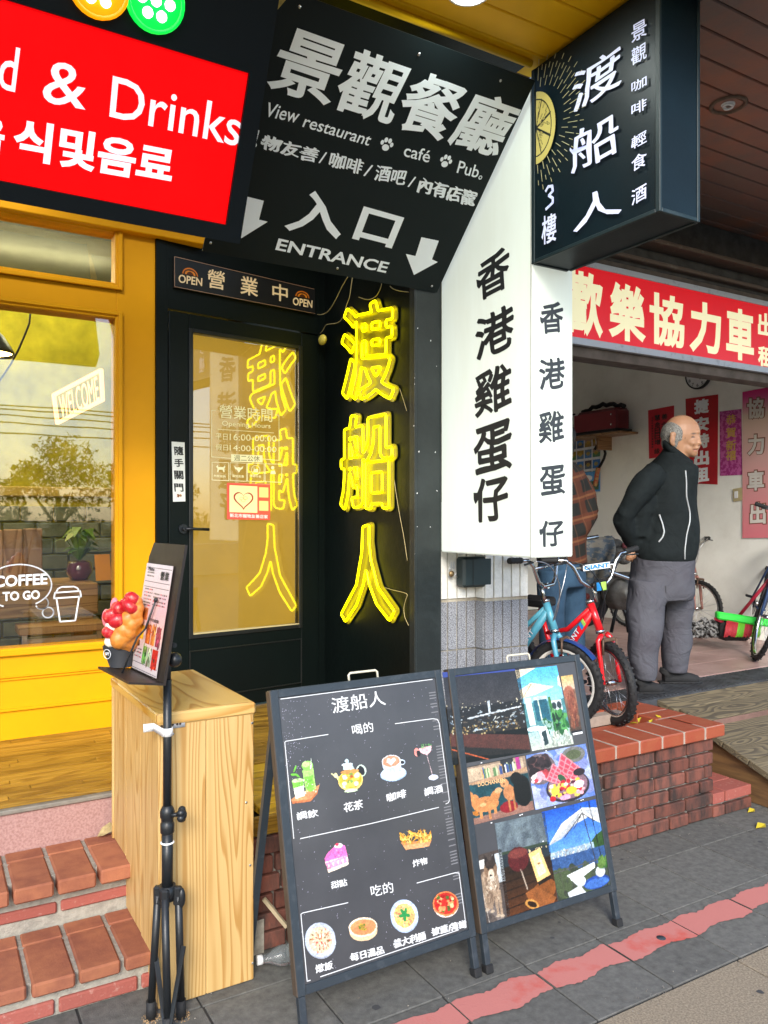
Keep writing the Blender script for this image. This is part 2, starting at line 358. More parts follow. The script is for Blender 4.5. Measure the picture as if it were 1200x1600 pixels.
# ------------------------------------------------------------------ painted prints
class Canvas:
    def __init__(s, w, h, c=(0, 0, 0)):
        s.w, s.h = w, h; s.a = np.ones((h, w, 3)) * np.array(c, float); s.m = np.ones((h, w), bool)
        s.X, s.Y = np.meshgrid((np.arange(w) + .5) / w, (np.arange(h) + .5) / h)
    def clear(s): s.m[:] = False; return s
    def put(s, k, c, al=1):
        c = np.array(c, float); s.a[k] = s.a[k] * (1 - al) + (c if c.ndim == 1 else c[k]) * al; s.m |= k; return s
    def ell(s, x, y, rx, ry, c, rot=0, al=1):
        ca, sa = math.cos(rot), math.sin(rot); dx = s.X - x; dy = s.Y - y
        return s.put(((dx * ca + dy * sa) / rx) ** 2 + ((-dx * sa + dy * ca) / ry) ** 2 < 1, c, al)
    def poly(s, P, c, al=1):
        k = np.zeros((s.h, s.w), bool); n = len(P)
        for i in range(n):
            (x1, y1), (x2, y2) = P[i], P[(i + 1) % n]
            if y1 == y2: continue
            k ^= ((s.Y < y1) != (s.Y < y2)) & (s.X < (x2 - x1) * (s.Y - y1) / (y2 - y1) + x1)
        return s.put(k, c, al)
    def rect(s, x0, y0, x1, y1, c, al=1): return s.put((s.X >= x0) & (s.X < x1) & (s.Y >= y0) & (s.Y < y1), c, al)
    def seg(s, x0, y0, x1, y1, w, c, al=1):
        dx, dy = x1 - x0, y1 - y0; t = np.clip(((s.X - x0) * dx + (s.Y - y0) * dy) / (dx * dx + dy * dy + 1e-9), 0, 1)
        return s.put((s.X - x0 - t * dx) ** 2 + (s.Y - y0 - t * dy) ** 2 < w * w, c, al)
    def grad(s, c0, c1, y0=0, y1=1):
        t = np.clip((s.Y - y0) / (y1 - y0), 0, 1)[..., None]; k = (s.Y >= y0) & (s.Y < y1)
        return s.put(k, (1 - t) * np.array(c0, float) + t * np.array(c1, float))
    def dots(s, n, box, r, cols, el=1):
        for _ in range(n):
            x = rng.uniform(box[0], box[2]); y = rng.uniform(box[1], box[3]); q = r * rng.uniform(.5, 1.4)
            s.ell(x, y, q, q * el * s.w / s.h, cols[rng.integers(len(cols))], rng.uniform(0, 3))
        return s
    def grain(s, amp, k=1):
        g = rng.normal(0, amp, (s.h // k + 1, s.w // k + 1)); g = np.kron(g, np.ones((k, k)))[:s.h, :s.w]; s.a = np.clip(s.a + g[..., None], 0, 1); return s
    def photographic(s, amp=.4, k=.9):
        """soften the drawn shapes: wavy edges, slight blur, tonal mottling, muted ink"""
        def sm(n):
            g = rng.normal(0, 1, (s.h // n + 3, s.w // n + 3)); yy = np.arange(s.h) / n; xx = np.arange(s.w) / n; y0 = yy.astype(int); x0 = xx.astype(int); fy = (yy - y0)[:, None]; fx = (xx - x0)[None, :]
            return g[np.ix_(y0, x0)] * (1 - fy) * (1 - fx) + g[np.ix_(y0 + 1, x0)] * fy * (1 - fx) + g[np.ix_(y0, x0 + 1)] * (1 - fy) * fx + g[np.ix_(y0 + 1, x0 + 1)] * fy * fx
        J, I = np.meshgrid(np.arange(s.h), np.arange(s.w), indexing='ij'); dy = sm(5) * amp; dx = sm(5) * amp
        a = s.a[np.clip((J + dy).round().astype(int), 0, s.h - 1), np.clip((I + dx).round().astype(int), 0, s.w - 1)]
        p = np.pad(a, ((1, 1), (1, 1), (0, 0)), 'edge'); a = a * .72 + (p[:-2, 1:-1] + p[2:, 1:-1] + p[1:-1, :-2] + p[1:-1, 2:]) * .07
        t = 1 + .05 * sm(12) + .04 * sm(4) + .07 * sm(2); a = a * t[..., None]; g = a.mean(2, keepdims=True); s.a = np.clip((g + (a - g) * .86) * k + .012, 0, 1); return s
    def build(s, name, Fm, LL, LR, UL, d, parent, px=True, m=None):
        a, b, c = (Fm.st(*p) if px else np.array(p, float) for p in (LL, LR, UL))
        x = np.linspace(0, 1, s.w); y = np.linspace(1, 0, s.h); XX, YY = np.meshgrid(x, y)
        st = a + XX.reshape(-1, 1) * (b - a) + YY.reshape(-1, 1) * (c - a)
        V = Fm.O + st[:, :1] * Fm.U + st[:, 1:] * Fm.V + d * Fm.N
        i = np.arange(s.h * s.w).reshape(s.h, s.w)
        ok = s.m[:-1, :-1] & s.m[1:, :-1] & s.m[:-1, 1:] & s.m[1:, 1:]
        F = np.stack([i[1:, :-1], i[1:, 1:], i[:-1, 1:], i[:-1, :-1]], -1)[ok]
        used = np.unique(F); re = np.full(s.h * s.w, -1); re[used] = np.arange(len(used))
        me = bpy.data.meshes.new(name); org = WL[parent.name] if parent is not None else V.mean(0)
        me.from_pydata((V[used] - org).tolist(), [], re[F].tolist())
        ca = me.color_attributes.new('ink', 'FLOAT_COLOR', 'POINT')
        rgb = np.clip(s.a.reshape(-1, 3)[used], 0, 1); rgb = np.where(rgb <= .04045, rgb / 12.92, ((rgb + .055) / 1.055) ** 2.4)
        ca.data.foreach_set('color', np.column_stack([rgb, np.ones(len(rgb))]).astype(np.float32).ravel())
        me.materials.append(m or print_mat()); me.update()
        return link(name, me, parent, org)

def nz(P, f, seed=0):
    """cheap smooth noise for cloth folds"""
    r_ = np.random.default_rng(seed); o = np.zeros(len(P))
    for k in range(9):
        d = r_.normal(0, 1, 3); d /= np.linalg.norm(d); o += np.sin(P @ d * f * r_.uniform(.6, 1.8) + r_.uniform(0, 6.28))
    return o / 9
def organic(name, mb, vox, smooth, m, parent, fold=0, ff=30, seed=1, colour=None, zs=.75):
    o = mb.build(name, m, parent); md = o.modifiers.new('r', 'REMESH'); md.mode = 'VOXEL'; md.voxel_size = vox; md.use_smooth_shade = True
    if smooth: s_ = o.modifiers.new('s', 'SMOOTH'); s_.factor = .5; s_.iterations = smooth
    dg = bpy.context.evaluated_depsgraph_get(); dg.update(); me = bpy.data.meshes.new_from_object(o.evaluated_get(dg)); o.modifiers.clear(); old = o.data; o.data = me; bpy.data.meshes.remove(old)
    n = len(me.vertices); V = np.zeros(n * 3); me.vertices.foreach_get('co', V); V = V.reshape(-1, 3)
    if fold:
        N = np.zeros(n * 3); me.vertices.foreach_get('normal', N); N = N.reshape(-1, 3); P = (V + WL[parent.name]) * (1, 1, zs)
        w = nz(P, ff, seed); V = V + N * (fold * np.sign(w) * np.abs(w) ** .7)[:, None]; me.vertices.foreach_set('co', V.ravel())
    if colour:
        ca = me.color_attributes.new('ink', 'FLOAT_COLOR', 'POINT'); c = colour(V + WL[parent.name]); ca.data.foreach_set('color', np.column_stack([c, np.ones(n)]).astype(np.float32).ravel())
    me.polygons.foreach_set('use_smooth', [True] * len(me.polygons)); me.update(); return o
# ================================================================== palette
YEL = (.70, .315, .001)
m_yellow = mat('yellow_paint', YEL, .5, var=.09, vs=2.5, bump=.10, bs=140, spec=.2)
m_black = mat('black_paint', (.0022, .0048, .0042), .42, var=.3, vs=3, bump=.25, bs=30, thr=(.45, .75), spec=.2)
m_blackmetal = mat('black_metal', (.012, .014, .016), .38, var=.2, bump=.1)
m_grey_slab = mat('grey_slab', (.142, .139, .128), .9, spec=.2, c2=(.080, .079, .073), vs=32, bump=.5, bs=260, rnd=.1, thr=(.3, .72))
m_joint = mat('dark_joint', (.03, .03, .03), .95, vs=30)
m_beige = mat('beige_aggregate', (.30, .245, .175), .9, spec=.2, c2=(.17, .14, .105), vs=150, bump=.6, bs=260, thr=(.38, .62))
m_brick = mat('worn_red_brick', (.165, .060, .043), .9, spec=.25, c2=(.048, .032, .028), vs=13, bump=.7, bs=90, rnd=.25, thr=(.42, .62), stretch=(1, 1, .35))
m_cap = mat('terracotta_cap', (.29, .072, .032), .5, c2=(.28, .055, .025), vs=16, bump=.2, bs=160, rnd=.10)
m_tile = mat('terracotta_step_tile', (.31, .118, .062), .8, spec=.2, c2=(.22, .078, .048), vs=12, bump=.3, bs=160, rnd=.12)
m_brickred = mat('red_step_brick', (.29, .085, .066), .9, spec=.2, c2=(.40, .22, .18), vs=60, bump=.5, bs=150, rnd=.1, thr=(.58, .75))
m_mortar = mat('grey_mortar', (.33, .31, .26), .9, c2=(.22, .2, .17), vs=40, bump=.8, bs=150)
m_darkmortar = mat('dark_mortar', (.17, .16, .14), .95, c2=(.34, .32, .28), vs=26, bump=.8, bs=150, thr=(.5, .7))
m_pink = mat('pink_terrazzo', (.37, .225, .205), .8, spec=.2, c2=(.28, .155, .14), vs=120, bump=.3, bs=300, thr=(.4, .62))
m_deck = wood('deck_wood', (.30, .165, .02), (.14, .068, .008), 'X', 10, (3, 30, 1.2), .34, .28, .6)
m_pine = wood('pine_board', (.54, .36, .145), (.37, .195, .05), 'Z', 17, (9.5, 9.5, .62), .45, .05, .3, gap=.5)
m_pine_y = wood('pine_board_flat', (.78, .50, .17), (.52, .26, .05), 'Y', 15, (5, 5, .7), .42, .05, .22, gap=.55)
m_ramp = wood('weathered_plank', (.150, .118, .066), (.040, .031, .021), 'X', 24, (6, 14, 1.3), .75, .2, .6, gap=.35, bump=.8)
m_graytile = mat('grey_granite_tile', (.30, .31, .33), .6, c2=(.10, .105, .12), vs=210, bump=.25, bs=300, rnd=.06, thr=(.44, .56))
m_whitetile = mat('white_relief_tile', (.66, .66, .62), .5, var=.15, vs=25, bump=1., bs=60, rnd=.04)
m_grout = mat('tile_grout', (.42, .38, .3), .9, c2=(.2, .17, .12), vs=10)
m_steel = mat('steel', (.55, .56, .58), .3, 1, var=.2)
m_chrome = mat('chrome', (.62, .62, .62), .16, 1, var=.25, vs=30)
m_white = mat('white_paint', (.74, .75, .75), .45, var=.06)
m_whiteink = mat('white_lettering', (.80, .82, .84), .5, var=.03)
m_blackink = mat('black_lettering', (.012, .014, .016), .5, var=.1)
m_rubber = mat('rubber', (.014, .014, .015), .7, var=.3, bump=.3, bs=120)
m_redpaint = mat('glossy_red_paint', (.62, .008, .014), .28, var=.1, coat=.5)
m_cream_wall = mat('cream_plaster', (.85, .85, .78), .85, c2=(.72, .71, .64), vs=2.2, bump=.3, bs=25, thr=(.48, .75))
m_leafy = mat('yellow_leaf', (.55, .42, .02), .6, c2=(.35, .3, .03))

# ================================================================== ground
def sheet(name, x0, x1, y0, y1, z, m, kind='structure', parent=None):
    b = MB(); b.add([(x0, y0, z), (x1, y0, z), (x1, y1, z), (x0, y1, z)], [(0, 1, 2, 3)]); o = b.build(name, m, parent); return tag(o, kind=kind) if not parent else o
m_far = mat('riverside_grass', (.06, .085, .025), .95, c2=(.03, .05, .015), vs=.8)
sheet('ground', -400, 400, -400, 400, -.14, m_far)
m_asph = mat('asphalt', (.06, .06, .062), .9, c2=(.035, .035, .037), vs=90, bump=.4, bs=220)
sheet('road', -40, 40, -12, -1.5, -.10, m_asph)
E1 = sheet('pavement', -8, 12, 1.70, 3.2, -.006, m_joint)
for i in range(-2, 16):
    for j in range(3):
        x = 1.41 + .333 * (i - 3) + (.0 if j % 2 == 0 else .004); y = 1.70 + .333 * j
        piece('paver', (.327, .3275, .05), m_grey_slab, E1, (x + .1665 + random.uniform(-.001, .001), y + .1665, -.0255 + random.uniform(-.0012, .0012)), .002)
PR = sheet('footpath', -8, 12, -1.5, 1.695, -.007, m_joint)
for i in range(-3, 5):
    for j in range(4):
        piece('footpath_slab', (.993, .793, .05), m_beige, PR, (.385 + i + .5, 1.697 - .8 * j - .4, -.0255), .002)
# worn red kerb line: paint worn at its edges, over the joints
m_redline = mat('worn_red_line_paint', (.45, .165, .145), .9, spec=.2, c2=(.47, .075, .055), vs=4, bump=.4, bs=200, thr=(.54, .68))
b = MB(); x = .2
for (xa, xb) in ((.2, .745), (.75, 1.075), (1.08, 1.405), (1.41, 1.735), (1.745, 2.065), (2.075, 2.4), (2.405, 2.73), (2.74, 3.06), (3.07, 3.4), (3.41, 3.9)):
    n = 26; xs = np.linspace(xa, xb, n); lo = []; hi = []; off = random.uniform(-.006, .006)
    for k in xs:
        lo.append((k, 1.875 + off + .010 * math.sin(k * 23) + random.uniform(-.004, .004)))
        hi.append((k, 1.985 + off + .008 * math.sin(k * 31 + 1) + random.uniform(-.005, .005)))
    # straight strips so that the outline stays ragged without slivers
    for k in range(n - 1):
        b.add([(*lo[k], .0035), (*lo[k + 1], .0035), (*hi[k + 1], .0035), (*hi[k], .0035)], [(0, 1, 2, 3)])
tag(b.build('kerb_line', m_redline), 'worn red no-parking line painted across the grey pavers', 'painted line')
b = MB(); p = onz(1033, 1467, 0); b.lathe([(0, .0045), (.016, .0045), (.017, .001)], (p[0], p[1], 0), seg=20)
tag(b.build('drain_plug', mat('dark_plug', (.03, .04, .05), .7), None), 'small round dark plug set in the red line', 'plug')

gr_ = random.Random(9); b = MB(); b2 = MB()
for _ in range(520):
    x, y = gr_.uniform(.6, 4.2), gr_.choice((gr_.uniform(.6, 2.5), 2.5 - abs(gr_.gauss(0, .06)), 1.70 + gr_.gauss(0, .02))); r_ = gr_.uniform(.0008, .0028)
    b.add([(x - r_, y - r_, .001), (x + r_, y - r_ * .6, .001), (x + r_ * .4, y + r_, .001), (x, y, .001 + r_ * 1.3)], [(0, 1, 3), (1, 2, 3), (2, 0, 3)])
tag(b.build('grit', mat('pale_grit', (.30, .27, .22), .9, c2=(.12, .10, .08), vs=40, thr=(.45, .55))), 'fine pale grit scattered over the pavers', 'grit', kind='stuff')
for _ in range(26):
    x, y, r_ = gr_.uniform(.8, 3.9), gr_.uniform(.7, 2.45), gr_.uniform(.006, .017); n = 11; b2.add([(x, y, .0016)] + [(x + r_ * gr_.uniform(.7, 1.1) * math.cos(k * 6.283 / n), y + r_ * gr_.uniform(.6, 1.1) * math.sin(k * 6.283 / n), .0012) for k in range(n)], [(0, 1 + k, 1 + (k + 1) % n) for k in range(n)])
tag(b2.build('gum_spots', mat('old_gum', (.05, .05, .052), .8)), 'dark trodden gum spots on the pavers', 'gum', kind='stuff')

# ================================================================== steps, deck and left front
ST = tag(thing('brick_steps', 'two terracotta tiled steps with pale mortar at the left edge', 'steps', (-.3, 2.9, 0)), None)
b = MB(); b.box((-2.2, 2.55, 0), (1.02, 3.2, .116)); b.box((-2.2, 2.862, .1), (1.02, 3.2, .291)); b.build('mortar_core', m_mortar, ST)
# pine box stands on the left part: the tread ends against it
XE = 1.0
def tread(z, y0, depth, xo, th=.042):
    w = .134; k = 0; x = XE - xo
    while x > -1.6:
        x1 = x; x0 = x - w + .014
        piece('step_tile', (w - .014, depth, th), m_tile, ST, ((x0 + x1) / 2, y0 + depth / 2 + random.uniform(-.003, .003), z - th / 2 + random.uniform(-.0012, .0012)), .006, jit=.008)
        piece('rear_tile', (w - .014, .08, .03), m_tile, ST, ((x0 + x1) / 2, y0 + depth + .008 + .04, z - .016), .003)
        x -= w
tread(.125, 2.52, .245, .805 - .671 + .062, .042); tread(.30, 2.788, .234, .22 - .0005, .05)
for z0, y0, h, xo in ((.003, 2.541, .05, .58), (.163, 2.853, .042, .53)):
    x = XE - xo + .42
    while x > -1.6:
        piece('riser_brick', (.232, .05, h - .006), m_brickred, ST, (x - .12, y0 + .022, z0 + h / 2), .005, jit=.01); x -= .245
DK = thing('wooden_deck', 'brown strip-wood deck in front of the yellow window wall', 'deck', (0, 3.1, .3))
b = MB(); b.box((-2.2, 3.115, .25), (1.045, 3.2, .436)); b.build('pink_riser', m_pink, DK)
b = MB(); b.box((-2.2, 3.103, .438), (1.045, 3.135, .454), .003); b.build('edge_strip', mat('weathered_aluminium', (.30, .28, .24), .5, .5, var=.3, vs=20), DK)
b = MB(); b.box((-2.2, 3.125, .30), (2.06, 4.15, .452)); b.box((.80, 2.62, .12), (2.06, 3.14, .425)); b.build('deck_base', m_blackmetal, DK)
y = 3.137
k = 0
while y < 4.1:
    x = -1.9 + random.uniform(-.5, .2)
    while x < 2.05:
        l = random.choice((.45, .6, .75, .9)); x1 = min(x + l, 2.05)
        if x1 - x > .05: piece('deck_strip', (round(x1 - x, 2) - .002, .0445, .014), m_deck, DK, ((x + x1) / 2, y + .0225, .4595 + random.uniform(-.0006, .0006)), .0012)
        x = x1
    y += .0465
# brick front of the deck, right of the pine box
BW = thing('brick_plinth', 'low dark red brick plinth below the entrance behind the menu board', 'brick wall', (1.5, 2.58, 0))
b = MB(); b.box((.9, 2.575, 0), (2.4, 3.3, .40)); b.build('mortar_core', m_darkmortar, BW)
for r_ in range(6):
    x = .9 + (.06 if r_ % 2 else -.05)
    while x < 2.4:
        w = .205 if r_ % 3 else .12
        piece('brick', (w, .03, .057), m_brick, BW, (x + w / 2, 2.567, .0345 + r_ * .066), .003); x += w + .011
b = MB(); b.box((.98, 2.555, .402), (2.43, 2.575, .466), .002); b.build('deck_fascia', m_deck, DK)
m_ydeck = wood('yellow_lit_plank', (.62, .38, .02), (.33, .19, .02), 'X', 14, (2.5, 20, 1.2), .4, .12, .35)  # yellow light falling on the deck is put into this plank colour
y = 2.578
while y < 3.1:
    piece('deck_board', (1.4, .086, .03), m_ydeck, DK, (1.74, y + .043, .452), .003); y += .09

# ================================================================== yellow window wall
Yy = 4.04
CF = thing('cafe_front', 'bright yellow panelled shop front with a large window', 'shop front', (0, Yy, .465))
FF = Frame((0, Yy, 0), (1, 0, 0), (0, 0, 1))          # s = x, t = z, normal -y (towards the street)
XR = FF.st(243, 700)[0]
def zf(u, v): return FF.st(u, v)[1]
gx1 = FF.st(181.5, 800)[0]; gz0 = zf(0, 1017) + .004; gz1 = zf(181, 497); tz0 = zf(90, 431); tz1 = zf(90, 346)
gx0 = -1.25
b = MB()
b.box((gx1, Yy, .465), (XR, Yy + .12, 2.93), .004)                       # right post
b.box((gx0 - .2, Yy, .465), (gx0, Yy + .12, 2.93), .004)
b.box((gx0, Yy + .002, .465), (gx1, Yy + .12, gz0))                        # below the window
b.box((gx0, Yy + .002, gz1), (gx1, Yy + .12, tz0))                         # transom rail
b.build('wall_panel', m_yellow, CF)
b = MB(); b.box((gx0 - .2, Yy - .05, tz1), (FF.st(318, 380)[0], Yy + .13, 3.45), .004); b.build('lintel', m_yellow, CF)
b = MB()
for z in (zf(0, 1059), zf(0, 1059) - .012): b.box((gx0, Yy - .008, z - .004), (XR - .02, Yy + .004, z + .004), .001)
b.box((gx0, Yy - .012, .60), (XR - .01, Yy + .004, .612), .002)
b.box((gx0, Yy - .02, gz0 - .03), (gx1 + .02, Yy + .004, gz0 - .0), .004)
b.build('skirting_moulding', m_yellow, CF)
def winframe(x0, x1, z0, z1, nm):
    b = MB()
    for w, d in ((.034, .012), (.02, .022)):
        b.box((x0 - .0, Yy - d, z0), (x0 + w, Yy + .03, z1), .003); b.box((x1 - w, Yy - d, z0), (x1, Yy + .03, z1), .003)
        b.box((x0 + w, Yy - d + .001, z1 - w), (x1 - w, Yy + .03, z1), .003); b.box((x0 + w, Yy - d + .001, z0), (x1 - w, Yy + .03, z0 + w), .003)
    return b
# glazing
def glass_mat(name, tint=(1, 1, 1), refl=1.0, fac=None):
    m = bpy.data.materials.new(name); m.use_nodes = True; N = m.node_tree.nodes; L = m.node_tree.links; N.remove(N['Principled BSDF'])
    t = N.new('ShaderNodeBsdfTransparent'); t.inputs[0].default_value = (*tint, 1); g = N.new('ShaderNodeBsdfGlossy'); g.inputs['Roughness'].default_value = .012
    g.inputs['Color'].default_value = (refl, refl, refl, 1); f = N.new('ShaderNodeFresnel'); f.inputs[0].default_value = 1.62
    mr = N.new('ShaderNodeMath'); mr.operation = 'MULTIPLY_ADD'; mr.inputs[1].default_value = 1.35; mr.inputs[2].default_value = fac or .03; L.new(f.outputs[0], mr.inputs[0])
    mx = N.new('ShaderNodeMixShader'); L.new(mr.outputs[0], mx.inputs[0]); L.new(t.outputs[0], mx.inputs[1]); L.new(g.outputs[0], mx.inputs[2])
    L.new(mx.outputs[0], N['Material Output'].inputs[0])
    n = N.new('ShaderNodeTexNoise'); n.inputs['Scale'].default_value = 1.6; bp = N.new('ShaderNodeBump'); bp.inputs['Strength'].default_value = .06; bp.inputs['Distance'].default_value = .01
    gg = N.new('ShaderNodeNewGeometry'); L.new(gg.outputs['Position'], n.inputs['Vector']); L.new(n.outputs[0], bp.inputs['Height']); L.new(bp.outputs[0], g.inputs['Normal'])
    return m
m_glass = glass_mat('window_glass', (.93, .95, .90), .8, .015)
for z0, z1 in ((gz0, gz1), (tz0, tz1)):
    w = winframe(gx0, gx1 + .028, z0 - .03, z1 + .03, '').build('window_frame', m_yellow, CF)
    MB().box((gx0 + .03, Yy + .012, z0), (gx1 - .002, Yy + .017, z1)).build('pane', m_glass, w)
# window lettering: COFFEE TO GO bubble and cup
FG = Frame((0, Yy + .010, 0), (1, 0, 0), (0, 0, 1))
b = MB(); g4 = lambda x, y: (x / 4, 700 + y / 4)
text(b, FG, 'COFFEE', g4(-38, 872), g4(296, 852), g4(-38, 800), .03)
text(b, FG, 'TO GO', g4(18, 958), g4(250, 944), g4(16, 900), .03)
ct = FG.st(*g4(115, 863)); e = FG.st(*g4(322, 850)) - ct; hh = FG.st(*g4(115, 728))[1] - ct[1]
pts = [(ct[0] + e[0] * math.cos(t), ct[1] + hh * math.sin(t)) for t in np.linspace(-1.02, 4.25, 70)]
b.line(FG, pts, .0065, .001, .002)
for cx_, cy_, r_, a0, a1 in ((262, 970, .028, -2.7, 1.1), (300, 1028, .0245, 0, 6.4)):
    c0 = FG.st(*g4(cx_, cy_)); b.line(FG, [(c0[0] + r_ * math.cos(t), c0[1] + r_ * math.sin(t)) for t in np.linspace(a0, a1, 26)], .0065, .001, .002)
for P_ in ([(352, 935), (375, 1085), (470, 1078), (495, 925)], [(337, 940), (343, 905), (500, 893), (507, 928), (337, 940)], [(350, 902), (362, 880), (385, 868), (462, 866), (483, 875), (494, 892)]):
    b.line(FG, [FG.st(*g4(*p)) for p in P_], .0068, .001, .002)
b.build('window_lettering', m_whiteink, CF)

# ------------------------------------------------------------------ inside the cafe
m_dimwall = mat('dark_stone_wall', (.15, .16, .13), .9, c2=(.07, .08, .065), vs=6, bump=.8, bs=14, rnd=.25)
CR = thing('cafe_room', 'dim cafe interior with a dark stone block wall seen through the window', 'room', (0, 5, .465))
b = MB(); b.box((-2.5, 6.6, .4), (1.6, 6.7, 3.4)); b.box((1.5, 4.3, .4), (1.6, 6.6, 3.4)); b.box((-2.6, 4.1, .4), (-2.5, 6.7, 3.4)); b.build('wall', mat('golden_glow_plaster', (.42, .36, .015), .9, var=.5, vs=3), CR)  # wall coloured yellow to stand for the golden glow in the upper window
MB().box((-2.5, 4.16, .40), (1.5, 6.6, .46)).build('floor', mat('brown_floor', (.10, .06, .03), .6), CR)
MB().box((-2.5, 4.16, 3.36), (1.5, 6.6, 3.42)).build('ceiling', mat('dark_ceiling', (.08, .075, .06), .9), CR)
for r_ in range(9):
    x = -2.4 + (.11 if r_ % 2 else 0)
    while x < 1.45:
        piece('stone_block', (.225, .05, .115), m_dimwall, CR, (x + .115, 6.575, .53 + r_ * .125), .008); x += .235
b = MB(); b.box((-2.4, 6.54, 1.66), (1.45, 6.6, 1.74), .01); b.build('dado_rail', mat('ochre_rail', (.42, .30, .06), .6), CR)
m_tab = wood('oiled_table_wood', (.32, .18, .08), (.15, .07, .03), 'X', 12, (3, 12, .9), .4)
def P_(u, v, d): return at(u, v, d)
tb = thing('counter_table', 'heavy brown wooden counter table inside the window behind the coffee lettering', 'table', P_(60, 1000, 4.6) * (1, 1, 0) + (0, 0, .465))
c = WL[tb.name]; zt = at(100, 905, 4.6)[2]
xa, xb = -1.4, FF.st(158, 900)[0] + .08; ya = 4.55
MB().box((xa, ya, zt - .17), (xb, ya + .5, zt), .005).build('tabletop', m_tab, tb)
b = MB(); b.box((xb - .12, ya + .03, .465), (xb - .02, ya + .13, zt - .172), .004); b.build('leg', m_tab, tb)
b = MB(); b.box((xa, ya + .03, .465), (xa + .1, ya + .13, zt - .172), .004); b.build('leg', m_tab, tb)
for k, (xs, lab) in enumerate(((.62, 'low wooden stool with grey steel legs under the counter table'), (-.12, 'low wooden stool at the left edge of the window'))):
    s_ = thing('low_stool', lab, 'stool', (xs, 4.42, .465), 'stools at the counter table'); zs = at(110, 978, 4.0)[2]
    MB().box((xs - .2, 4.30, zs - .04), (xs + .22, 4.50, zs), .004).build('seat', m_tab, s_)
    for dx in (-.17, .19): MB().box((xs + dx - .012, 4.33, .466), (xs + dx + .012, 4.355, zs - .041)).build('leg', m_steel, s_)
    MB().box((xs - .157, 4.333, zs - .09), (xs + .177, 4.352, zs - .065)).build('crossbar', m_steel, s_)
# plant pot, cutting board, card, lamp, sign
pp = at(113, 890, 4.75); t_ = thing('potted_plant', 'leafy green plant in a purple glass pot on the counter table', 'plant', (pp[0], 4.8, zt))
MB().lathe([(0, .001), (.05, .003), (.075, .05), (.065, .10), (.055, .11), (.05, .10)], (pp[0], 4.8, zt)).build('pot', mat('purple_glass', (.12, .03, .07), .1, coat=1), t_)
m_leaf = mat('glossy_leaf', (.05, .13, .02), .45, c2=(.12, .2, .03), rnd=.2)
for k in range(26):
    a = random.uniform(0, 6.28); l = random.uniform(.09, .17); up_ = random.uniform(.05, .2); o = np.array([pp[0], 4.8, zt + .11])
    d = np.array([math.cos(a), math.sin(a), 0]); s2 = np.array([-d[1], d[0], 0]) * .026; q = o + d * l * .5 + (0, 0, up_); e = o + d * l + (0, 0, up_ * .7)
    MB().add([o, q - s2, e, q + s2], [(0, 1, 2, 3)]).build('leaf', m_leaf, t_)
t_ = thing('cutting_board', 'striped wooden serving board leaning on the left of the counter', 'cutting board', (at(25, 900, 4.7)[0], 4.72, zt))
xq = at(52, 900, 4.75)[0]
for k in range(5):
    MB().box((xq - .10 * (k + 1) + .002, 4.75, zt), (xq - .10 * k, 4.775, zt + .30 - .004 * k), .006).build('board_strip', wood('board_strip_wood', (.40, .22, .13), (.2, .09, .05), 'Z', 10, (5, 5, .8), .5, .35), t_)
t_ = MB(); pc = at(146, 880, 4.75); t_.obox((pc[0], 4.7, zt + .075), (.09, .004, .15), Matrix.Rotation(.25, 3, 'Z') @ Matrix.Rotation(-.15, 3, 'X'))
tag(t_.build('table_card', mat('orange_card', (.75, .3, .03), .6)), 'orange printed card standing on the counter table', 'card')
t_ = thing('pendant_lamp', 'black dome pendant lamp with warm lit inside at the left window edge', 'lamp', at(0, 540, 4.6))
c = at(-22, 553, 4.7); MB().lathe([(.02, .17), (.05, .16), (.1, .11), (.15, .03), (.165, 0), (.16, -.002), (.145, .028), (.095, .105), (.02, .155)], c).build('shade', m_blackmetal, t_)
MB().lathe([(0, .028), (.05, .02), (.142, .012)], c).build('diffuser', mat('warm_lamp_glow', (1, .7, .3), .5, emit=22, ecol=(1, .6, .2)), t_)
MB().cyl(c + (0, 0, .17), (c[0], c[1], 3.36), .004).build('cord', m_blackmetal, t_)
b = MB(); b.tube([at(*q, 4.5) for q in ((48, 482), (46, 505), (38, 525), (28, 548), (16, 570), (6, 585), (-4, 600))], .006)
tag(b.build('hanging_cable', m_blackmetal), 'black cable looping down beside the pendant lamp behind the window', 'cable')
m_or = mat('orange_sign_tube', (.8, .3, .08), .5, emit=1.2, ecol=(1, .4, .15))
FWs = Frame(at(88, 690, 5.1), RT * .75 - FW * .5 , (0, 0, 1))
t_ = thing('welcome_sign', 'slanted orange open frame sign reading WELCOME hanging inside the window', 'sign', at(125, 630, 5.1))
w4 = lambda x, y: (x / 4, 300 + y / 4)
b = MB(); b.line(FWs, [FWs.st(*w4(*q)) for q in ((345, 1270), (640, 1115), (650, 1300), (368, 1445), (345, 1270))], .016, 0, .02); b.build('frame', m_or, t_)
b = MB(); text(b, FWs, 'WELCOME', w4(385, 1425), w4(625, 1302), w4(368, 1278), .0, thick=1); b.build('lettering', m_or, t_)
t_ = thing('room_lamp', 'white tube lamp high in the cafe at the top left, with two tubes added to brighten the room', 'lamp', at(0, 340, 5.4))
b = MB(); b.tube([at(-260, 440, 5.4), at(8, 333, 5.4)], .022); b.tube([(-1.8, 6.0, 3.2), (1.2, 6.0, 3.2)], .022); b.tube([(-1.8, 4.7, 3.3), (1.2, 4.7, 3.3)], .02); b.build('tube', mat('white_tube_glow', (1, 1, 1), .5, emit=26, ecol=(1, .93, .6)), t_)  # first tube is the lamp; the other two are added to brighten the room
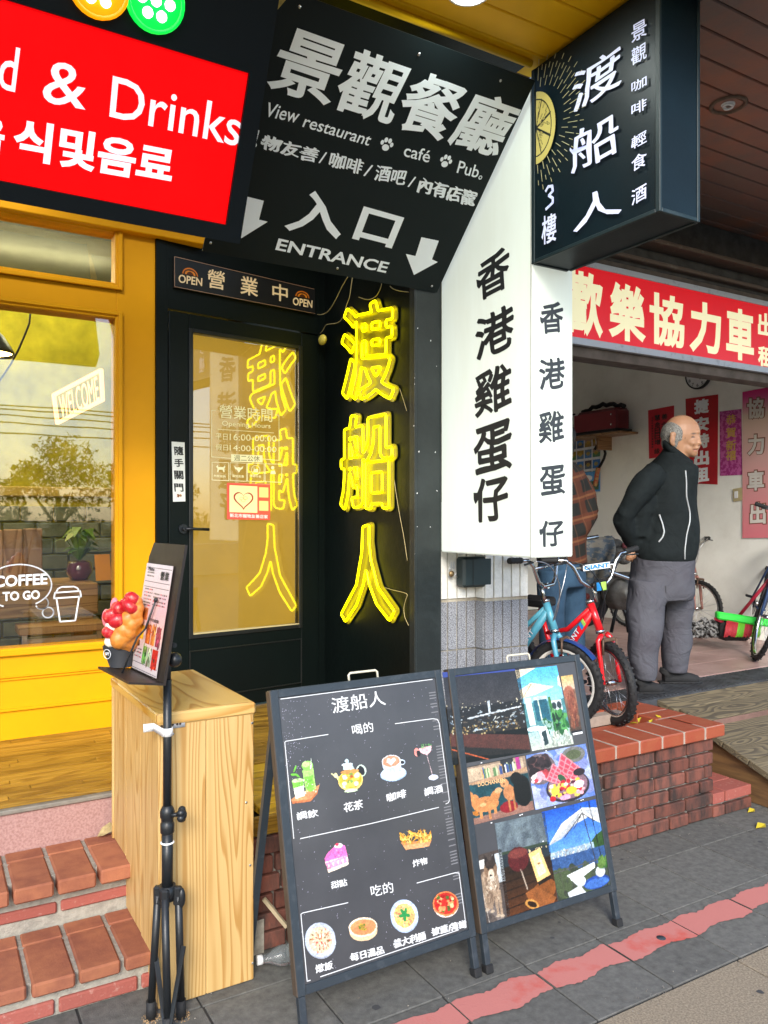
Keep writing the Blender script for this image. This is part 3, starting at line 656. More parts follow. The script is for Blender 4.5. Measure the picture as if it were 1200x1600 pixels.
# ================================================================== entrance: black door wall, neon wall
PH = R(8.0); DU = np.array([math.cos(PH), math.sin(PH), 0])
FD = Frame((XR, Yy, 0), DU, (0, 0, 1))                     # door wall
XN = 2.05; YP = 3.21
EN = thing('entrance_recess', 'black painted entrance recess between the yellow window and the white sign', 'entrance', (1.5, 4.1, .465))
sN = (XN - XR) / math.cos(PH)
gl = FD.st(299, 700)[0]; gr = FD.st(464, 700)[0]; gt = FD.st(299, 521)[1]; gb = FD.st(299, 991)[1]
dl = FD.st(262, 700)[0]; dr = FD.st(495, 700)[0]; dtop = FD.st(299, 492)[1]
def fbox(mb, F, s0, s1, t0, t1, d0, d1, bev=0):
    c = F.P((s0 + s1) / 2, (t0 + t1) / 2, (d0 + d1) / 2); M = np.column_stack([F.U, F.V, F.N]); return mb.obox(c, (abs(s1 - s0), abs(t1 - t0), abs(d1 - d0)), M, bev)
b = MB(); fbox(b, FD, .0, dl - .004, .465, 3.40, -.1, .01); fbox(b, FD, dr + .004, sN, .465, 3.40, -.1, .01); fbox(b, FD, dl - .003, dr + .003, dtop + .01, 3.4, -.1, .009)
b.build('door_surround', m_black, EN)
b = MB(); b.box((XN, YP, .3), (XN + .02, 4.25, 3.40)); b.build('side_wall', m_black, EN)
b = MB(); b.box((XN - .002, YP - .02, .0), (XN + .155, YP + .03, 3.40), .004); b.box((XN - .004, YP - .024, .0), (XN + .008, YP + .0, 3.40), .002); b.build('corner_post', mat('worn_black_paint', (.010, .014, .014), .4, c2=(.02, .026, .026), vs=4, bump=.5, bs=30), EN)
b = MB(); b.box((.2, 3.2, 3.42), (2.3, 4.3, 3.5)); b.build('soffit', m_black, EN)
# flaked paint specks on the post
b = MB(); FPo = Frame((0, YP - .0215, 0), (1, 0, 0), (0, 0, 1))
for _ in range(16):
    s, t = FPo.st(random.choice((648, 652, 672, 681)) + random.uniform(-2, 2), random.uniform(470, 870)); q = random.uniform(.0015, .005)
    b.prism([(s, t), (s + q, t + q * .3), (s + q * .8, t + q * 2), (s - q * .3, t + q)], FPo, .001, .0016)
tag(b.build('paint_chips', m_white, EN), kind='stuff')
# door
b = MB(); fbox(b, FD, dl, gl - .02, .475, dtop, -.03, .018, .003); fbox(b, FD, gr + .02, dr, .475, dtop, -.03, .018, .003)
fbox(b, FD, gl - .019, gr + .019, gt + .02, dtop - .001, -.03, .0175, .002); fbox(b, FD, gl - .019, gr + .019, .476, gb - .02, -.03, .0175, .002)
DOOR = b.build('door', m_black, EN)
b = MB()
for (s0, s1, t0, t1) in ((gl - .022, gl, gb - .022, gt + .022), (gr, gr + .022, gb - .022, gt + .022), (gl, gr, gt, gt + .022), (gl, gr, gb - .022, gb)): fbox(b, FD, s0, s1, t0, t1, -.02, .026, .003)
p0, p1 = FD.st(*(230 + 220 / 3.479, 600 + 1455 / 3.479)), FD.st(*(230 + 835 / 3.479, 600 + 1390 / 3.479))
for (s0, s1, t0, t1) in ((gl - .02, gr + .02, .80, .806), (gl - .02, gr + .02, .55, .556), (gl - .02, gl - .014, .556, .80), (gr + .014, gr + .02, .556, .80)): fbox(b, FD, s0, s1, t0, t1, .012, .024, .002)
b.build('moulding', mat('black_gloss_trim', (.012, .013, .012), .3, var=.2), DOOR)
m_dglass = glass_mat('door_glass', (.97, .95, .9), .7, .05)
sc_ = (gl + gr) / 2; FPn = Frame(FD.P(sc_, 0, 0), (math.cos(R(5.6)), math.sin(R(5.6)), 0), (0, 0, 1)); b = MB(); fbox(b, FPn, gl + .001 - sc_, gr - .001 - sc_, gb + .001, gt - .001, .002, .006); b.build('pane', m_dglass, DOOR)
b = MB(); fbox(b, FD, gl - .0, gr + .0, gb - .0, gt + .0, -.029, -.020); b.build('frosted_film', mat('mustard_film', (.50, .33, .05), .7, c2=(.36, .25, .06), emit=.16, ecol=(1, .62, .07), vs=2.4), DOOR)  # film glows by itself, standing for light from the room behind
b = MB()
for v_, w_ in ((0, .0012),): fbox(b, FD, gl + .001, gr - .001, gb + .0005, gb + .006, .0, .0265)
b.build('glazing_bead', mat('pale_bead', (.45, .38, .2), .5), DOOR)
z7 = lambda x, y: (230 + x / 3.479, 600 + y / 3.479)
hs = FD.st(*z7(185, 787)); he = FD.st(*z7(310, 790))
b = MB(); b.cyl(FD.P(*hs, .018), FD.P(*hs, .030), .024); b.cyl(FD.P(*hs, .03), FD.P(*hs, .055), .011); b.tube([FD.P(*hs, .055), FD.P(hs[0] + .03, hs[1], .06), FD.P(he[0], he[1], .056)], .008)
b.build('handle', m_blackmetal, DOOR)
# lettering on the door pane
FDg = Frame(FPn.P(0, 0, .0065), FPn.U, (0, 0, 1)); m_cr = mat('cream_lettering', (.85, .82, .55), .55, var=.05)
z6 = lambda x, y: (230 + x / 4.138, 360 + y / 4.138)
b = MB()
text(b, FDg, '營業時間', z6(467, 1212), z6(808, 1240), z6(467, 1125), .004)
text(b, FDg, 'Opening Hours', z6(483, 1272), z6(797, 1290), z6(483, 1230), -.004)
text(b, FDg, '平日', z7(371, 302), z7(436, 305), z7(371, 268)); text(b, FDg, '16:00-00:00', z7(448, 305), z7(702, 315), z7(448, 270))
text(b, FDg, '假日', z7(371, 360), z7(438, 363), z7(371, 326)); text(b, FDg, '14:00-00:00', z7(448, 362), z7(702, 372), z7(448, 330))
for P_l in ([(372, 143), (350, 143), (350, 396), (456, 404)], [(697, 168), (716, 170), (716, 415), (627, 408)], [(383, 246), (688, 266)]):
    b.line(FDg, [FDg.st(*z7(*q)) for q in P_l], .003, .0005, .0012)
b.quadpx(FDg, [z7(456, 422), z7(627, 427), z7(627, 388), z7(456, 382)], .0002, .0006)
for x0 in (352, 450, 545, 641):
    q = (x0 - 352) * .03
    b.line(FDg, [FDg.st(*z7(x0 + dx, y + q)) for dx, y in ((0, 425), (90, 428), (90, 526), (0, 522), (0, 425))], .0028, .0005, .0012)
# pictograms: dog, horned badge, barred bag, person
def pp_(pts, x0): b.prism([FDg.st(*z7(x0 + a, c)) for a, c in pts], FDg, .0005, .0012)
pp_([(22, 450), (30, 440), (34, 452), (62, 452), (70, 442), (72, 452), (66, 460), (68, 478), (62, 480), (58, 466), (38, 466), (34, 480), (28, 478), (30, 460)], 352)
pp_([(20, 445), (34, 455), (45, 452), (56, 455), (70, 446), (66, 462), (56, 466), (46, 482), (36, 466), (26, 462)], 452)
cc = FDg.st(*z7(590, 468)); b.line(FDg, [(cc[0] + .026 * math.cos(t), cc[1] + .026 * math.sin(t)) for t in np.linspace(0, 6.3, 22)], .003, .0005, .0012)
b.line(FDg, [FDg.st(*z7(578, 456)), FDg.st(*z7(602, 482))], .003, .0005, .0012); pp_([(34, 462), (56, 462), (58, 480), (32, 480)], 545)
cc = FDg.st(*z7(682, 455)); b.prism([(cc[0] + .010 * math.cos(t), cc[1] + .010 * math.sin(t)) for t in np.linspace(0, 6, 12)], FDg, .0005, .0012)
pp_([(28, 490), (32, 472), (52, 470), (58, 490)], 641)
for x0, s_ in ((362, '內有店狗'), (462, '寵物友善'), (556, '禁帶外食')): text(b, FDg, s_, z7(x0, 506), z7(x0 + 64, 510), z7(x0, 492), .01)
b.build('opening_hours_lettering', m_cr, DOOR)
b = MB(); text(b, FDg, '週二公休', z7(472, 418), z7(612, 422), z7(472, 386), .0, d=.001); b.build('closed_day_lettering', mat('olive_ink', (.16, .13, .03), .6), DOOR)
# pet friendly sticker (codes left out)
b = MB(); b.quadpx(FDg, [z7(433, 735), z7(668, 740), z7(668, 543), z7(433, 537)], .0008, .0014); SK = b.build('pet_sticker', mat('coral_sticker', (.78, .22, .17), .45), DOOR)
SK['label'] = 'coral pink pet friendly sticker with a heart'
cv = Canvas(120, 110, (.86, .33, .28))
cv.rect(.06, .06, .69, .80, (.93, .90, .66))
t = np.linspace(0, 2 * math.pi, 50); hx = 16 * np.sin(t) ** 3; hy = 13 * np.cos(t) - 5 * np.cos(2 * t) - 2 * np.cos(3 * t) - np.cos(4 * t)
cv.poly([(.375 + x_ / 70, .45 - y_ / 58) for x_, y_ in zip(hx, hy)], (.62, .12, .14)); cv.poly([(.375 + x_ / 84, .445 - y_ / 70) for x_, y_ in zip(hx, hy)], (.93, .90, .66))
for q in ((.33, .42), (.42, .40), (.37, .47)): cv.ell(q[0], q[1], .05, .045, (.80, .68, .45)); cv.ell(q[0], q[1], .035, .03, (.93, .90, .66))
cv.rect(.73, .08, .95, .36, (.90, .84, .55)); cv.rect(.73, .46, .95, .74, (.90, .84, .55))
cv.build('sticker_print', FDg, z7(433, 735), z7(668, 740), z7(433, 537), .002, DOOR)
b = MB(); text(b, FDg, '新北市寵物友善店家', z7(448, 724), z7(655, 732), z7(448, 703), .015, d=.0025); b.build('sticker_lettering', m_whiteink, DOOR)
# hand written door note
FDn = Frame(FD.P(0, 0, .0185), DU, (0, 0, 1))
nt_ = thing('door_note', 'narrow white paper note taped beside the door handle', 'note', FDn.px(*z7(170, 640)))
b = MB(); b.quadpx(FDn, [z7(140, 640), z7(207, 638), z7(203, 318), z7(132, 313)], .0005, .0015); b.build('paper', mat('white_paper', (.72, .74, .72), .7, var=.1, vs=30), nt_)
b = MB()
for s_, y0, y1 in (('隨', 338, 388), ('手', 405, 450), ('關', 470, 518), ('門', 540, 585)): text(b, FDn, s_, z7(148, y1), z7(198, y1 + 1), z7(144, y0), .03, d=.002)
b.build('lettering', m_blackink, nt_)
cv = Canvas(24, 18).clear(); cv.ell(.35, .5, .22, .3, (.5, .3, .15)); cv.ell(.7, .45, .18, .25, (.8, .6, .4)); cv.dots(8, (.1, .1, .9, .9), .06, [(.1, .1, .1), (.9, .9, .9)]); cv.build('doodle', FDn, z7(154, 625), z7(192, 625), z7(154, 590), .002, nt_)

# header sign 營業中 / OPEN
FHd = Frame(FD.P(0, 0, .028), DU, (0, 0, 1))
hd = thing('open_sign', 'long black header sign reading OPEN in cream characters above the door', 'sign', FHd.px(*z6(620, 450)))
b = MB(); b.quadpx(FHd, [z6(175, 366), z6(1085, 540), z6(1085, 378), z6(175, 168)], -.018, 0); b.build('panel', mat('black_sign_board', (.008, .008, .008), .3, var=.2), hd)
b = MB(); b.line(FHd, [FHd.st(*z6(*q)) for q in ((1078, 380), (176, 170), (176, 364), (1084, 538))], .0022, .0005, .003); b.build('trim', mat('copper_edge', (.5, .3, .2), .4, .5), hd)
words(FHd, hd, 'word', mat('cream_ink', (.80, .62, .38), .5), [('OPEN', z6(201, 337), z6(354, 362), z6(203, 283)), ('OPEN', z6(940, 482), z6(1066, 503), z6(942, 431))], bold=.02)
words(FHd, hd, 'character', mat('cream_ink', 0), [('營', z6(387, 368), z6(500, 388), z6(390, 247)), ('業', z6(600, 410), z6(716, 432), z6(602, 290)), ('中', z6(808, 448), z6(908, 466), z6(808, 338))], bold=.012)
cv = Canvas(60, 30).clear(); cv.ell(.5, 1, .5, 1, (.75, .42, .08)); cv.ell(.5, 1, .42, .82, (.30, .15, .05))
for a in np.linspace(.2, 2.94, 8): cv.ell(.5 + .27 * math.cos(a), 1 - .52 * math.sin(a), .055, .16, (.8, .48, .1), -a)
for LL_, LR_, UL_ in ((z6(226, 278), z6(328, 300), z6(226, 232)), (z6(957, 425), z6(1048, 440), z6(957, 384))): cv.build('half_lemon', FHd, LL_, LR_, UL_, .0015, hd)

# ================================================================== neon characters on the side wall
FNw = Frame((XN, 0, 0), (0, -1, 0), (0, 0, 1))             # s = -y, normal -x
m_neon = mat('yellow_neon_tube', (.9, .8, .0), .4, var=0, emit=1.9, ecol=(1.0, .86, .0))
m_acr = bpy.data.materials.new('clear_acrylic_plate'); m_acr.use_nodes = True
pb = m_acr.node_tree.nodes['Principled BSDF']; pb.inputs['Base Color'].default_value = (.20, .17, .008, 1); pb.inputs['Alpha'].default_value = 1; pb.inputs['Roughness'].default_value = .25
NS = []
n5 = lambda y0: (lambda x, y: (500 + x / 7.5, y0 + y / 7.5))
for ch, y0, LLp, LRp, ULp, lab in (('渡', 460, (315, 1235), (920, 1225), (315, 175), 'topmost glowing yellow neon character on the black side wall'),
                                    ('船', 640, (300, 1165), (905, 1160), (300, 105), 'middle glowing yellow neon character on the black side wall'),
                                    ('人', 810, (310, 1200), (925, 1190), (310, 150), 'bottom glowing yellow neon character shaped like an upturned V')):
    f = n5(y0); t_ = thing('neon_character', lab, 'neon sign', FNw.px(*f(600, 1200), .03), 'yellow neon characters on the side wall'); NS.append(t_)
    lps = contour(ch, .019); al = np.concatenate(lps); lo, hi = al.min(0), al.max(0); qa, qb, qc = (FNw.st(*f(*q)) for q in (LLp, LRp, ULp))
    def place(L_, d): return np.array([FNw.P(*(qa + (x - lo[0]) / (hi[0] - lo[0]) * (qb - qa) + (y - lo[1]) / (hi[1] - lo[1]) * (qc - qa)), d) for x, y in L_])
    b = MB()
    for L_ in lps: b.tube(place(L_, .030), .0060, 8, closed=True)
    b.build('glowing_tube', m_neon, t_); b = MB(); big = contour(ch, .05)
    for L_ in big:
        if any(O_ is not L_ and O_[:, 0].min() < L_[:, 0].min() and O_[:, 0].max() > L_[:, 0].max() and O_[:, 1].min() < L_[:, 1].min() and O_[:, 1].max() > L_[:, 1].max() for O_ in big): continue
        x, y = L_[:, 0], L_[:, 1]
        if (x * np.roll(y, -1) - y * np.roll(x, -1)).sum() > 0 or True:
            ar = abs((x * np.roll(y, -1) - y * np.roll(x, -1)).sum()) / 2
            if ar > .02: P_ = place(L_, .012); n_ = len(P_); b.add(np.concatenate([P_, P_ - FNw.N * .005]), [tuple(range(n_)), tuple(range(2 * n_ - 1, n_ - 1, -1))] + [(i, (i + 1) % n_, n_ + (i + 1) % n_, n_ + i) for i in range(n_)])
    b.build('acrylic_backing', m_acr, t_)
# loose wires
def wire(name, pts, F, lab, r=.0022, d=.006, m=None):
    P3 = [F.px(*p, d) for p in pts]; Q = []
    for i in range(len(P3) - 1):
        for t in np.linspace(0, 1, 5)[:-1]: Q.append(P3[i] * (1 - t) + P3[i + 1] * t)
    Q.append(P3[-1]); Q = np.array(Q)
    for _ in range(3): Q[1:-1] = (Q[:-2] + Q[1:-1] * 2 + Q[2:]) / 4
    return tag(MB().tube(Q, r, 6).build(name, m or m_wire), lab, 'cable')
m_wire = mat('tan_wire', (.42, .34, .16), .5)
s8 = lambda x, y: (470 + x / 5.217, 430 + y / 5.217)
wire('loose_wire', [s8(*q) for q in ((455, 15), (400, 105), (355, 200), (300, 295), (250, 330), (200, 332), (115, 305))], FNw, 'thin tan wire curving from the entrance board to the open sign', d=.05)
wire('loose_wire', [s8(*q) for q in ((462, 20), (450, 90), (438, 190), (410, 250), (400, 320), (350, 400), (240, 402), (220, 455), (195, 480))], FNw, 'thin tan wire dropping to the bulb holder above the door', d=.03)
wire('loose_wire', [s8(*q) for q in ((668, 70), (655, 120), (625, 175), (560, 207), (480, 180))], FNw, 'short hooked tan wire above the topmost neon character')
wire('loose_wire', [s8(*q) for q in ((735, 90), (760, 115), (820, 132), (885, 138))], FNw, 'short brown wire under the entrance board by the black post')
wire('loose_wire', [(626, 607), (632, 625), (637, 642)], FNw, 'thin wire trailing from the topmost neon character', .0015)
wire('loose_wire', [(617, 745), (621, 775), (627, 810), (633, 840), (638, 876)], FNw, 'thin wire trailing from the middle neon character', .0015)
wire('loose_wire', [(600, 917), (615, 922), (640, 927), (636, 935), (632, 950), (634, 965), (640, 977)], FNw, 'thin wire beside the bottom neon character', .0015)
# small dome bulb holder with a coil of wire
c = FNw.px(*s8(150, 455), .09); t_ = thing('bulb_holder', 'small round lamp with coiled yellow wire above the door', 'lamp', c)
MB().ball(c, .034, 16).build('globe', mat('smoky_globe', (.45, .38, .03), .25, coat=1), t_)
b = MB()
for k in range(5): b.torus(FNw.px(*s8(148, 512 + k * 12), .085), (.1, .2, 1), .033, .0055, 20, 6)
b.build('wire_coil', mat('yellow_wire', (.6, .5, .08), .5), t_)
b = MB(); b.ball(FNw.px(*s8(240, 535), .05), (.02, .042, .03), 12); b.build('junction_lump', mat('yellow_wire', 0), t_)
# ================================================================== arcade ceilings
ZC = 3.39
CE = thing('yellow_ceiling', 'yellow painted plank ceiling over the entrance', 'ceiling', (1, 2, ZC)); CE['kind'] = 'structure'
m_ycl = mat('yellow_ceiling_paint', (.88, .50, .005), .5, spec=.2, var=.12, vs=2)
XB = 2.28
b = MB(); b.box((-3, 1.4, ZC + .02), (XB, 2.66, ZC + .05)); b.build('ceiling_backing', mat('brown_gap', (.10, .045, .01), .9), CE)
y = 2.60; k = 0
while y > 1.5:
    piece('ceiling_plank', (5.25, .142, .02), m_ycl, CE, (XB - 2.625, y - .071, ZC + .012), .004); y -= .147
b = MB(); b.tube([(-3, 2.50, ZC - .012), (2.175, 2.50, ZC - .012)], .016, 10); b.build('edge_bead', m_ycl, CE)
b = MB(); b.box((-3, 2.52, ZC - .0), (2.18, 2.60, ZC + .2)); b.box((-3, 1.36, ZC - .04), (8, 1.4, ZC + .25)); b.build('edge_board', m_black, CE)
m_bcl = mat('brown_paint_red_sheen', (.11, .078, .068), .4, c2=(.30, .09, .035), vs=1.3, bump=.15, bs=60, thr=(.42, .66))  # second colour paints reddish reflections into the brown planks
CB = thing('brown_ceiling', 'dull brown plank ceiling over the bicycle shop front', 'ceiling', (4, 2, ZC)); CB['kind'] = 'structure'
b = MB(); b.box((XB + .13, 1.4, ZC + .02), (8, 3.44, ZC + .05)); b.build('ceiling_backing', m_blackmetal, CB)
y = 3.40
while y > 1.45:
    piece('ceiling_plank', (5.58, .123, .02), m_bcl, CB, (XB + .13 + 2.79, y - .0615, ZC + .012), .005); y -= .128
b = MB(); b.box((XB - .0, 1.4, ZC - .03), (XB + .13, 2.6, ZC + .02), .003); b.box((XB + .13, 1.4, ZC - .018), (XB + .16, 3.2, ZC + .001), .003); b.build('divider_trim', m_blackmetal, CB)
# recessed lamps
def lampring(lab, c, lit):
    t_ = thing('ceiling_lamp', lab, 'lamp', (c[0], c[1], ZC - .01), None)
    c = np.array([c[0], c[1], ZC])
    MB().lathe([(.062, .03), (.064, -.004), (.075, -.008), (.083, -.003), (.083, .003)], c).build('ring', mat('rusty_ring', (.14, .09, .06), .6, var=.4, vs=40) if not lit else m_white, t_)
    if lit: MB().lathe([(0, -.006), (.06, -.004), (.064, .0)], c).build('diffuser', mat('cool_lamp_glow', (1, 1, 1), .5, emit=70, ecol=(.9, 1, .95)), t_)
    else:
        MB().lathe([(0, .028), (.06, .022)], c).build('reflector', m_blackmetal, t_)
        th = np.linspace(0, 6.28 * 3.4, 70); b = MB(); b.tube([c + (math.cos(a) * (.034 - .0055 * a / 6.28), math.sin(a) * (.034 - .0055 * a / 6.28), .018 - .009 * a / 6.28) for a in th], .0065, 8); b.build('spiral_tube', m_white, t_)
p = onz(733, -14, ZC); lampring('lit round downlight in the yellow ceiling', p, True)
p = onz(1138, 164, ZC); lampring('unlit ceiling lamp with a white spiral bulb in the brown ceiling', p, False)

# ================================================================== leaning entrance board
m_bd = mat('charcoal_sign_sheet', (.006, .011, .012), .5, var=.15, vs=2, bump=.05, spec=.2)
XT = 2.17; p1 = onx(836.6, 126, XT); p2 = onx(682.7, 457, XT)
FE = Frame(p2, (1, 0, 0), p1 - p2)
z2 = lambda x, y: (300 + x / 2.143, y / 2.143)
EB = thing('entrance_board', 'large dark leaning board with white characters and the word ENTRANCE', 'sign', FE.px(500, 420))
Lb = FE.st(318, 383)[0]; Hb = FE.st(836.6, 126)[1]
b = MB(); b.prism([(Lb, 0), (0, 0), (0, Hb), (Lb, Hb)], FE, -.006, 0); b.build('panel', m_bd, EB)
m_sv = mat('silver_lettering', (.84, .91, .95), .5, var=.06)
b = MB(); text(b, FE, '景觀餐廳', z2(238, 297), z2(1012, 532), z2(322, 70), .020, wob=.004); b.build('title_characters', m_sv, EB)
words(FE, EB, 'word', m_sv, [('View', z2(240, 388), z2(350, 412), z2(256, 342)), ('restaurant', z2(368, 424), z2(590, 488), z2(381, 392)), ('café', z2(706, 522), z2(792, 545), z2(716, 480)), ('Pub', z2(885, 578), z2(955, 596), z2(896, 537))], bold=.008); b = MB()
cc = FE.st(*z2(965, 594)); b.line(FE, [(cc[0] + .007 * math.cos(t), cc[1] + .007 * math.sin(t)) for t in np.linspace(0, 6.3, 14)], .004, .001, .002); b.build('full_stop', m_sv, EB)
for u_, v_ in (z2(650, 487), z2(848, 543)):
    cc = FE.st(u_, v_); b = MB()
    for dx, dy, r_ in ((0, -.008, .016), (-.022, .008, .0075), (-.009, .021, .008), (.009, .021, .008), (.022, .008, .0075)):
        b.prism([(cc[0] + dx + r_ * math.cos(t), cc[1] + dy + r_ * (.8 if r_ > .01 else 1.25) * math.sin(t)) for t in np.linspace(0, 5.9, 14)], FE, .001, .002)
    b.build('paw_print', m_sv, EB)
for s_, a, c_, u_ in (('寵', (180, 488), (214, 494), (192, 428)), ('物友善', (228, 495), (412, 545), (243, 448)), ('/', (424, 542), (440, 546), (436, 506)), ('咖啡', (456, 555), (563, 585), (468, 506)), ('/', (574, 585), (592, 590), (588, 548)), ('酒吧', (608, 600), (708, 622), (620, 550)), ('/', (722, 622), (738, 626), (734, 588)), ('內有店寵', (752, 640), (940, 690), (766, 590))):
    b = MB(); text(b, FE, s_, z2(*a), z2(*c_), z2(*u_), .0, wob=.012, shear=.12, nib=.026); b.build('small_characters', m_sv, EB)
b = MB(); text(b, FE, '入', z2(305, 770), z2(492, 802), z2(345, 625), .024); b.build('title_characters', m_sv, EB); b = MB(); text(b, FE, '口', z2(535, 798), z2(668, 832), z2(575, 690), .03); b.build('title_characters', m_sv, EB)
b = MB(); text(b, FE, 'ENTRANCE', z2(278, 836), z2(648, 914), z2(290, 797), .024); b.build('entrance_word', m_sv, EB)
for pts in (((172, 655), (240, 672), (224, 735), (253, 742), (165, 797), (143, 725), (150, 700)), ((768, 794), (826, 806), (803, 868), (822, 877), (743, 920), (716, 850), (748, 857))):
    b = MB(); b.quadpx(FE, [z2(*q) for q in pts], .0008, .0016); b.build('down_arrow', m_sv, EB)
b = MB(); b.quadpx(FE, [(421, 30), (425, 12), (432, 0), (446, -12), (446, 0)], .0008, .0016); b.build('gold_corner_print', mat('gold_print', (.5, .38, .08), .5, c2=(.25, .2, .05), vs=60), EB)
scr = MB()
for q in ((360, 22), (760, 182), (1033, 270), (487, 898), (803, 958), (62, 813), (225, 138)):
    p = FE.px(*z2(*q)); scr.lathe([(0, .004), (.004, .0035), (.0058, .001)], p, FE.N, 12)
tag(scr.build('screw_head', m_steel, EB), kind='stuff')

# ================================================================== red LED sign in its black housing
XS = .93; q1 = onx(388, 114, XS); q2 = onx(352, 351, XS)
FR = Frame(q2, (1, 0, 0), q1 - q2)
z1 = lambda x, y: (x / 2.857, y / 2.857)
LS = thing('led_sign', 'bright red illuminated sign reading Food & Drinks in English and Korean', 'sign', FR.px(100, 300))
ht = FR.st(388, 114)[1]
b = MB(); b.prism([(-2.6, -.055), (.06, -.055), (.06, ht + .42), (-2.6, ht + .42)], FR, -.12, -.004); b.prism([(-2.6, -.055), (.06, -.055), (.06, 0), (-2.6, 0)], FR, -.004, .012); b.prism([(-2.6, ht), (.06, ht), (.06, ht + .42), (-2.6, ht + .42)], FR, -.004, .012); b.prism([(0, 0), (.06, 0), (.06, ht), (0, ht)], FR, -.004, .012)
b.build('housing', mat('sign_housing', (.003, .006, .008), .4, var=.2, spec=.25), LS)
mred = mat('red_led_face', (.30, .0, .0), .4, var=0, emit=.30, ecol=(1, 0, .002), spec=.2)
b = MB(); b.prism([(-2.6, .001), (-.001, .001), (-.001, ht - .001), (-2.6, ht - .001)], FR, -.003, .002); b.build('lit_panel', mred, LS)
mled = mat('white_led_lettering', (.7, .72, .8), .4, emit=.22, ecol=(.85, .88, 1))
words(FR, LS, 'word', mled, [('Drinks', z1(487, 522), z1(1062, 655), z1(503, 338)), ('&', z1(186, 455), z1(380, 492), z1(203, 262)), ('Food', z1(-318, 322), z1(66, 414), z1(-300, 112))], bold=.006, d=.003)
b = MB(); text(b, FR, '음', z1(-118, 665), z1(12, 690), z1(-104, 505), .035, d=.003); text(b, FR, '식및음료', z1(52, 705), z1(760, 828), z1(68, 520), .035, d=.003)
b.build('korean_words', mled, LS)
def rlamp(u, v, r, colr, lab):
    c = FR.px(u, v, .03); t_ = thing('round_signal_lamp', lab, 'lamp', c, 'round signal lamps above the red sign')
    MB().lathe([(r * 1.04, -.03), (r * 1.04, .006), (r * .98, .012), (r * .9, .004)], c, FR.N).build('rim', mat('rim_' + lab.split()[0], tuple(x * .5 for x in colr), .3, emit=.5, ecol=colr), t_)
    MB().lathe([(0, .002), (r * .9, .0)], c, FR.N).build('lens', mat('lens_' + lab.split()[0], tuple(x * .5 for x in colr), .3, emit=.42, ecol=colr), t_)
    b = MB()
    for a in range(6): d = FR.U * math.cos(a * 1.047) + FR.V * math.sin(a * 1.047); b.ball(c + d * r * .5 + FR.N * .006, r * .19, 10)
    b.ball(c + FR.N * .006, r * .19, 10); o = b.build('bright_dots', mat('dots_' + lab.split()[0], (1, 1, 1), .3, emit=3.5, ecol=tuple(.45 + .55 * x for x in colr)), t_); o['kind'] = 'stuff'
rlamp(240, 2, .083, (.0, .80, .06), 'green glowing round lamp above the right end of the red sign')
rlamp(152, -22, .083, (1, .30, .0), 'orange glowing round lamp above the red sign left of the green one')

# ================================================================== projecting box sign 渡船人
XX = 2.20; YB = 2.526; YF = 1.86
BS = thing('projecting_sign_box', 'dark blue-black box sign hanging from the ceiling with a lemon and floor 3 lettering', 'sign', (2.3, 2.2, 2.56))
m_bs = mat('blue_black_sheet', (.003, .011, .016), .42, var=.3, vs=3, bump=.08, spec=.25)
m_bsm = mat('blue_black_metal', (.006, .018, .022), .5, c2=(.03, .045, .05), vs=5, thr=(.62, .8), bump=.1)
b = MB(); b.box((XX + .004, YF + .004, 2.564), (XX + .206, YB - .002, 3.37)); b.build('body', m_bs, BS)
b = MB()
for y0, y1 in ((YF, YF + .02), (YB - .02, YB)): b.box((XX, y0, 2.56), (XX + .012, y1, 3.37), .002)
b.box((XX, YF + .02, 2.56), (XX + .012, YB - .02, 2.575), .002); b.box((XX + .198, YF, 2.56), (XX + .212, YF + .016, 3.37), .002); b.box((XX + .012, YF, 2.56), (XX + .198, YF + .012, 2.575), .002)
b.box((XX + .012, YB - .016, 2.559), (XX + .198, YB, 2.568), .002); b.box((XX + .198, YF + .016, 2.559), (XX + .212, YB - .016, 2.57), .002)
b.build('edge_frame', m_bsm, BS)
FB = Frame((XX, 0, 0), (0, -1, 0), (0, 0, 1)); z3 = lambda x, y: (680 + x / 2.308, y / 2.308)
m_lav = mat('lavender_lettering', (.56, .60, .84), .5, var=.03, emit=.12, ecol=(.7, .75, 1))
for ch, a, c_, u_ in (('渡', (498, 405), (672, 318), (498, 262)), ('船', (492, 622), (665, 560), (492, 478)), ('人', (500, 835), (672, 778), (500, 722))):
    b = MB(); text(b, FB, ch, z3(*a), z3(*c_), z3(*u_), 0, shear=.16, wob=.02, d=.006, nib=.016); b.build('character', m_lav, BS)
for ch, y0, y1 in (('景', 82, 150), ('觀', 166, 232), ('咖', 286, 330), ('啡', 366, 413), ('輕', 484, 535), ('食', 556, 616), ('酒', 676, 736)):
    b = MB(); text(b, FB, ch, z3(712, y1 + 6), z3(766, y1 - 18), z3(712, y0 + 12), .0, shear=.12, wob=.016, d=.006, nib=.022); b.build('small_character', m_lav, BS)
b = MB(); text(b, FB, '樓', z3(388, 888), z3(441, 868), z3(388, 785), .012, wob=.01, d=.006); b.build('small_character', m_lav, BS); b = MB()
b.line(FB, [FB.st(*z3(*q)) for q in ((403, 690), (412, 674), (426, 672), (428, 690), (414, 706), (428, 716), (428, 732), (416, 744), (404, 755))], .011, .0055, .007); b.build('floor_number', m_lav, BS)
cv = Canvas(90, 160).clear(); LG = (.80, .74, .42)
cv.ell(0, .5, 1., .5, LG); cv.ell(0, .5, .80, .40, (.06, .10, .10)); cv.ell(0, .5, .76, .38, LG)
for a in (-1.2, -.4, .42, 1.22): cv.seg(0, .5, .95 * math.cos(a) * .85, .5 + .39 * math.sin(a), .018, (.05, .09, .1))
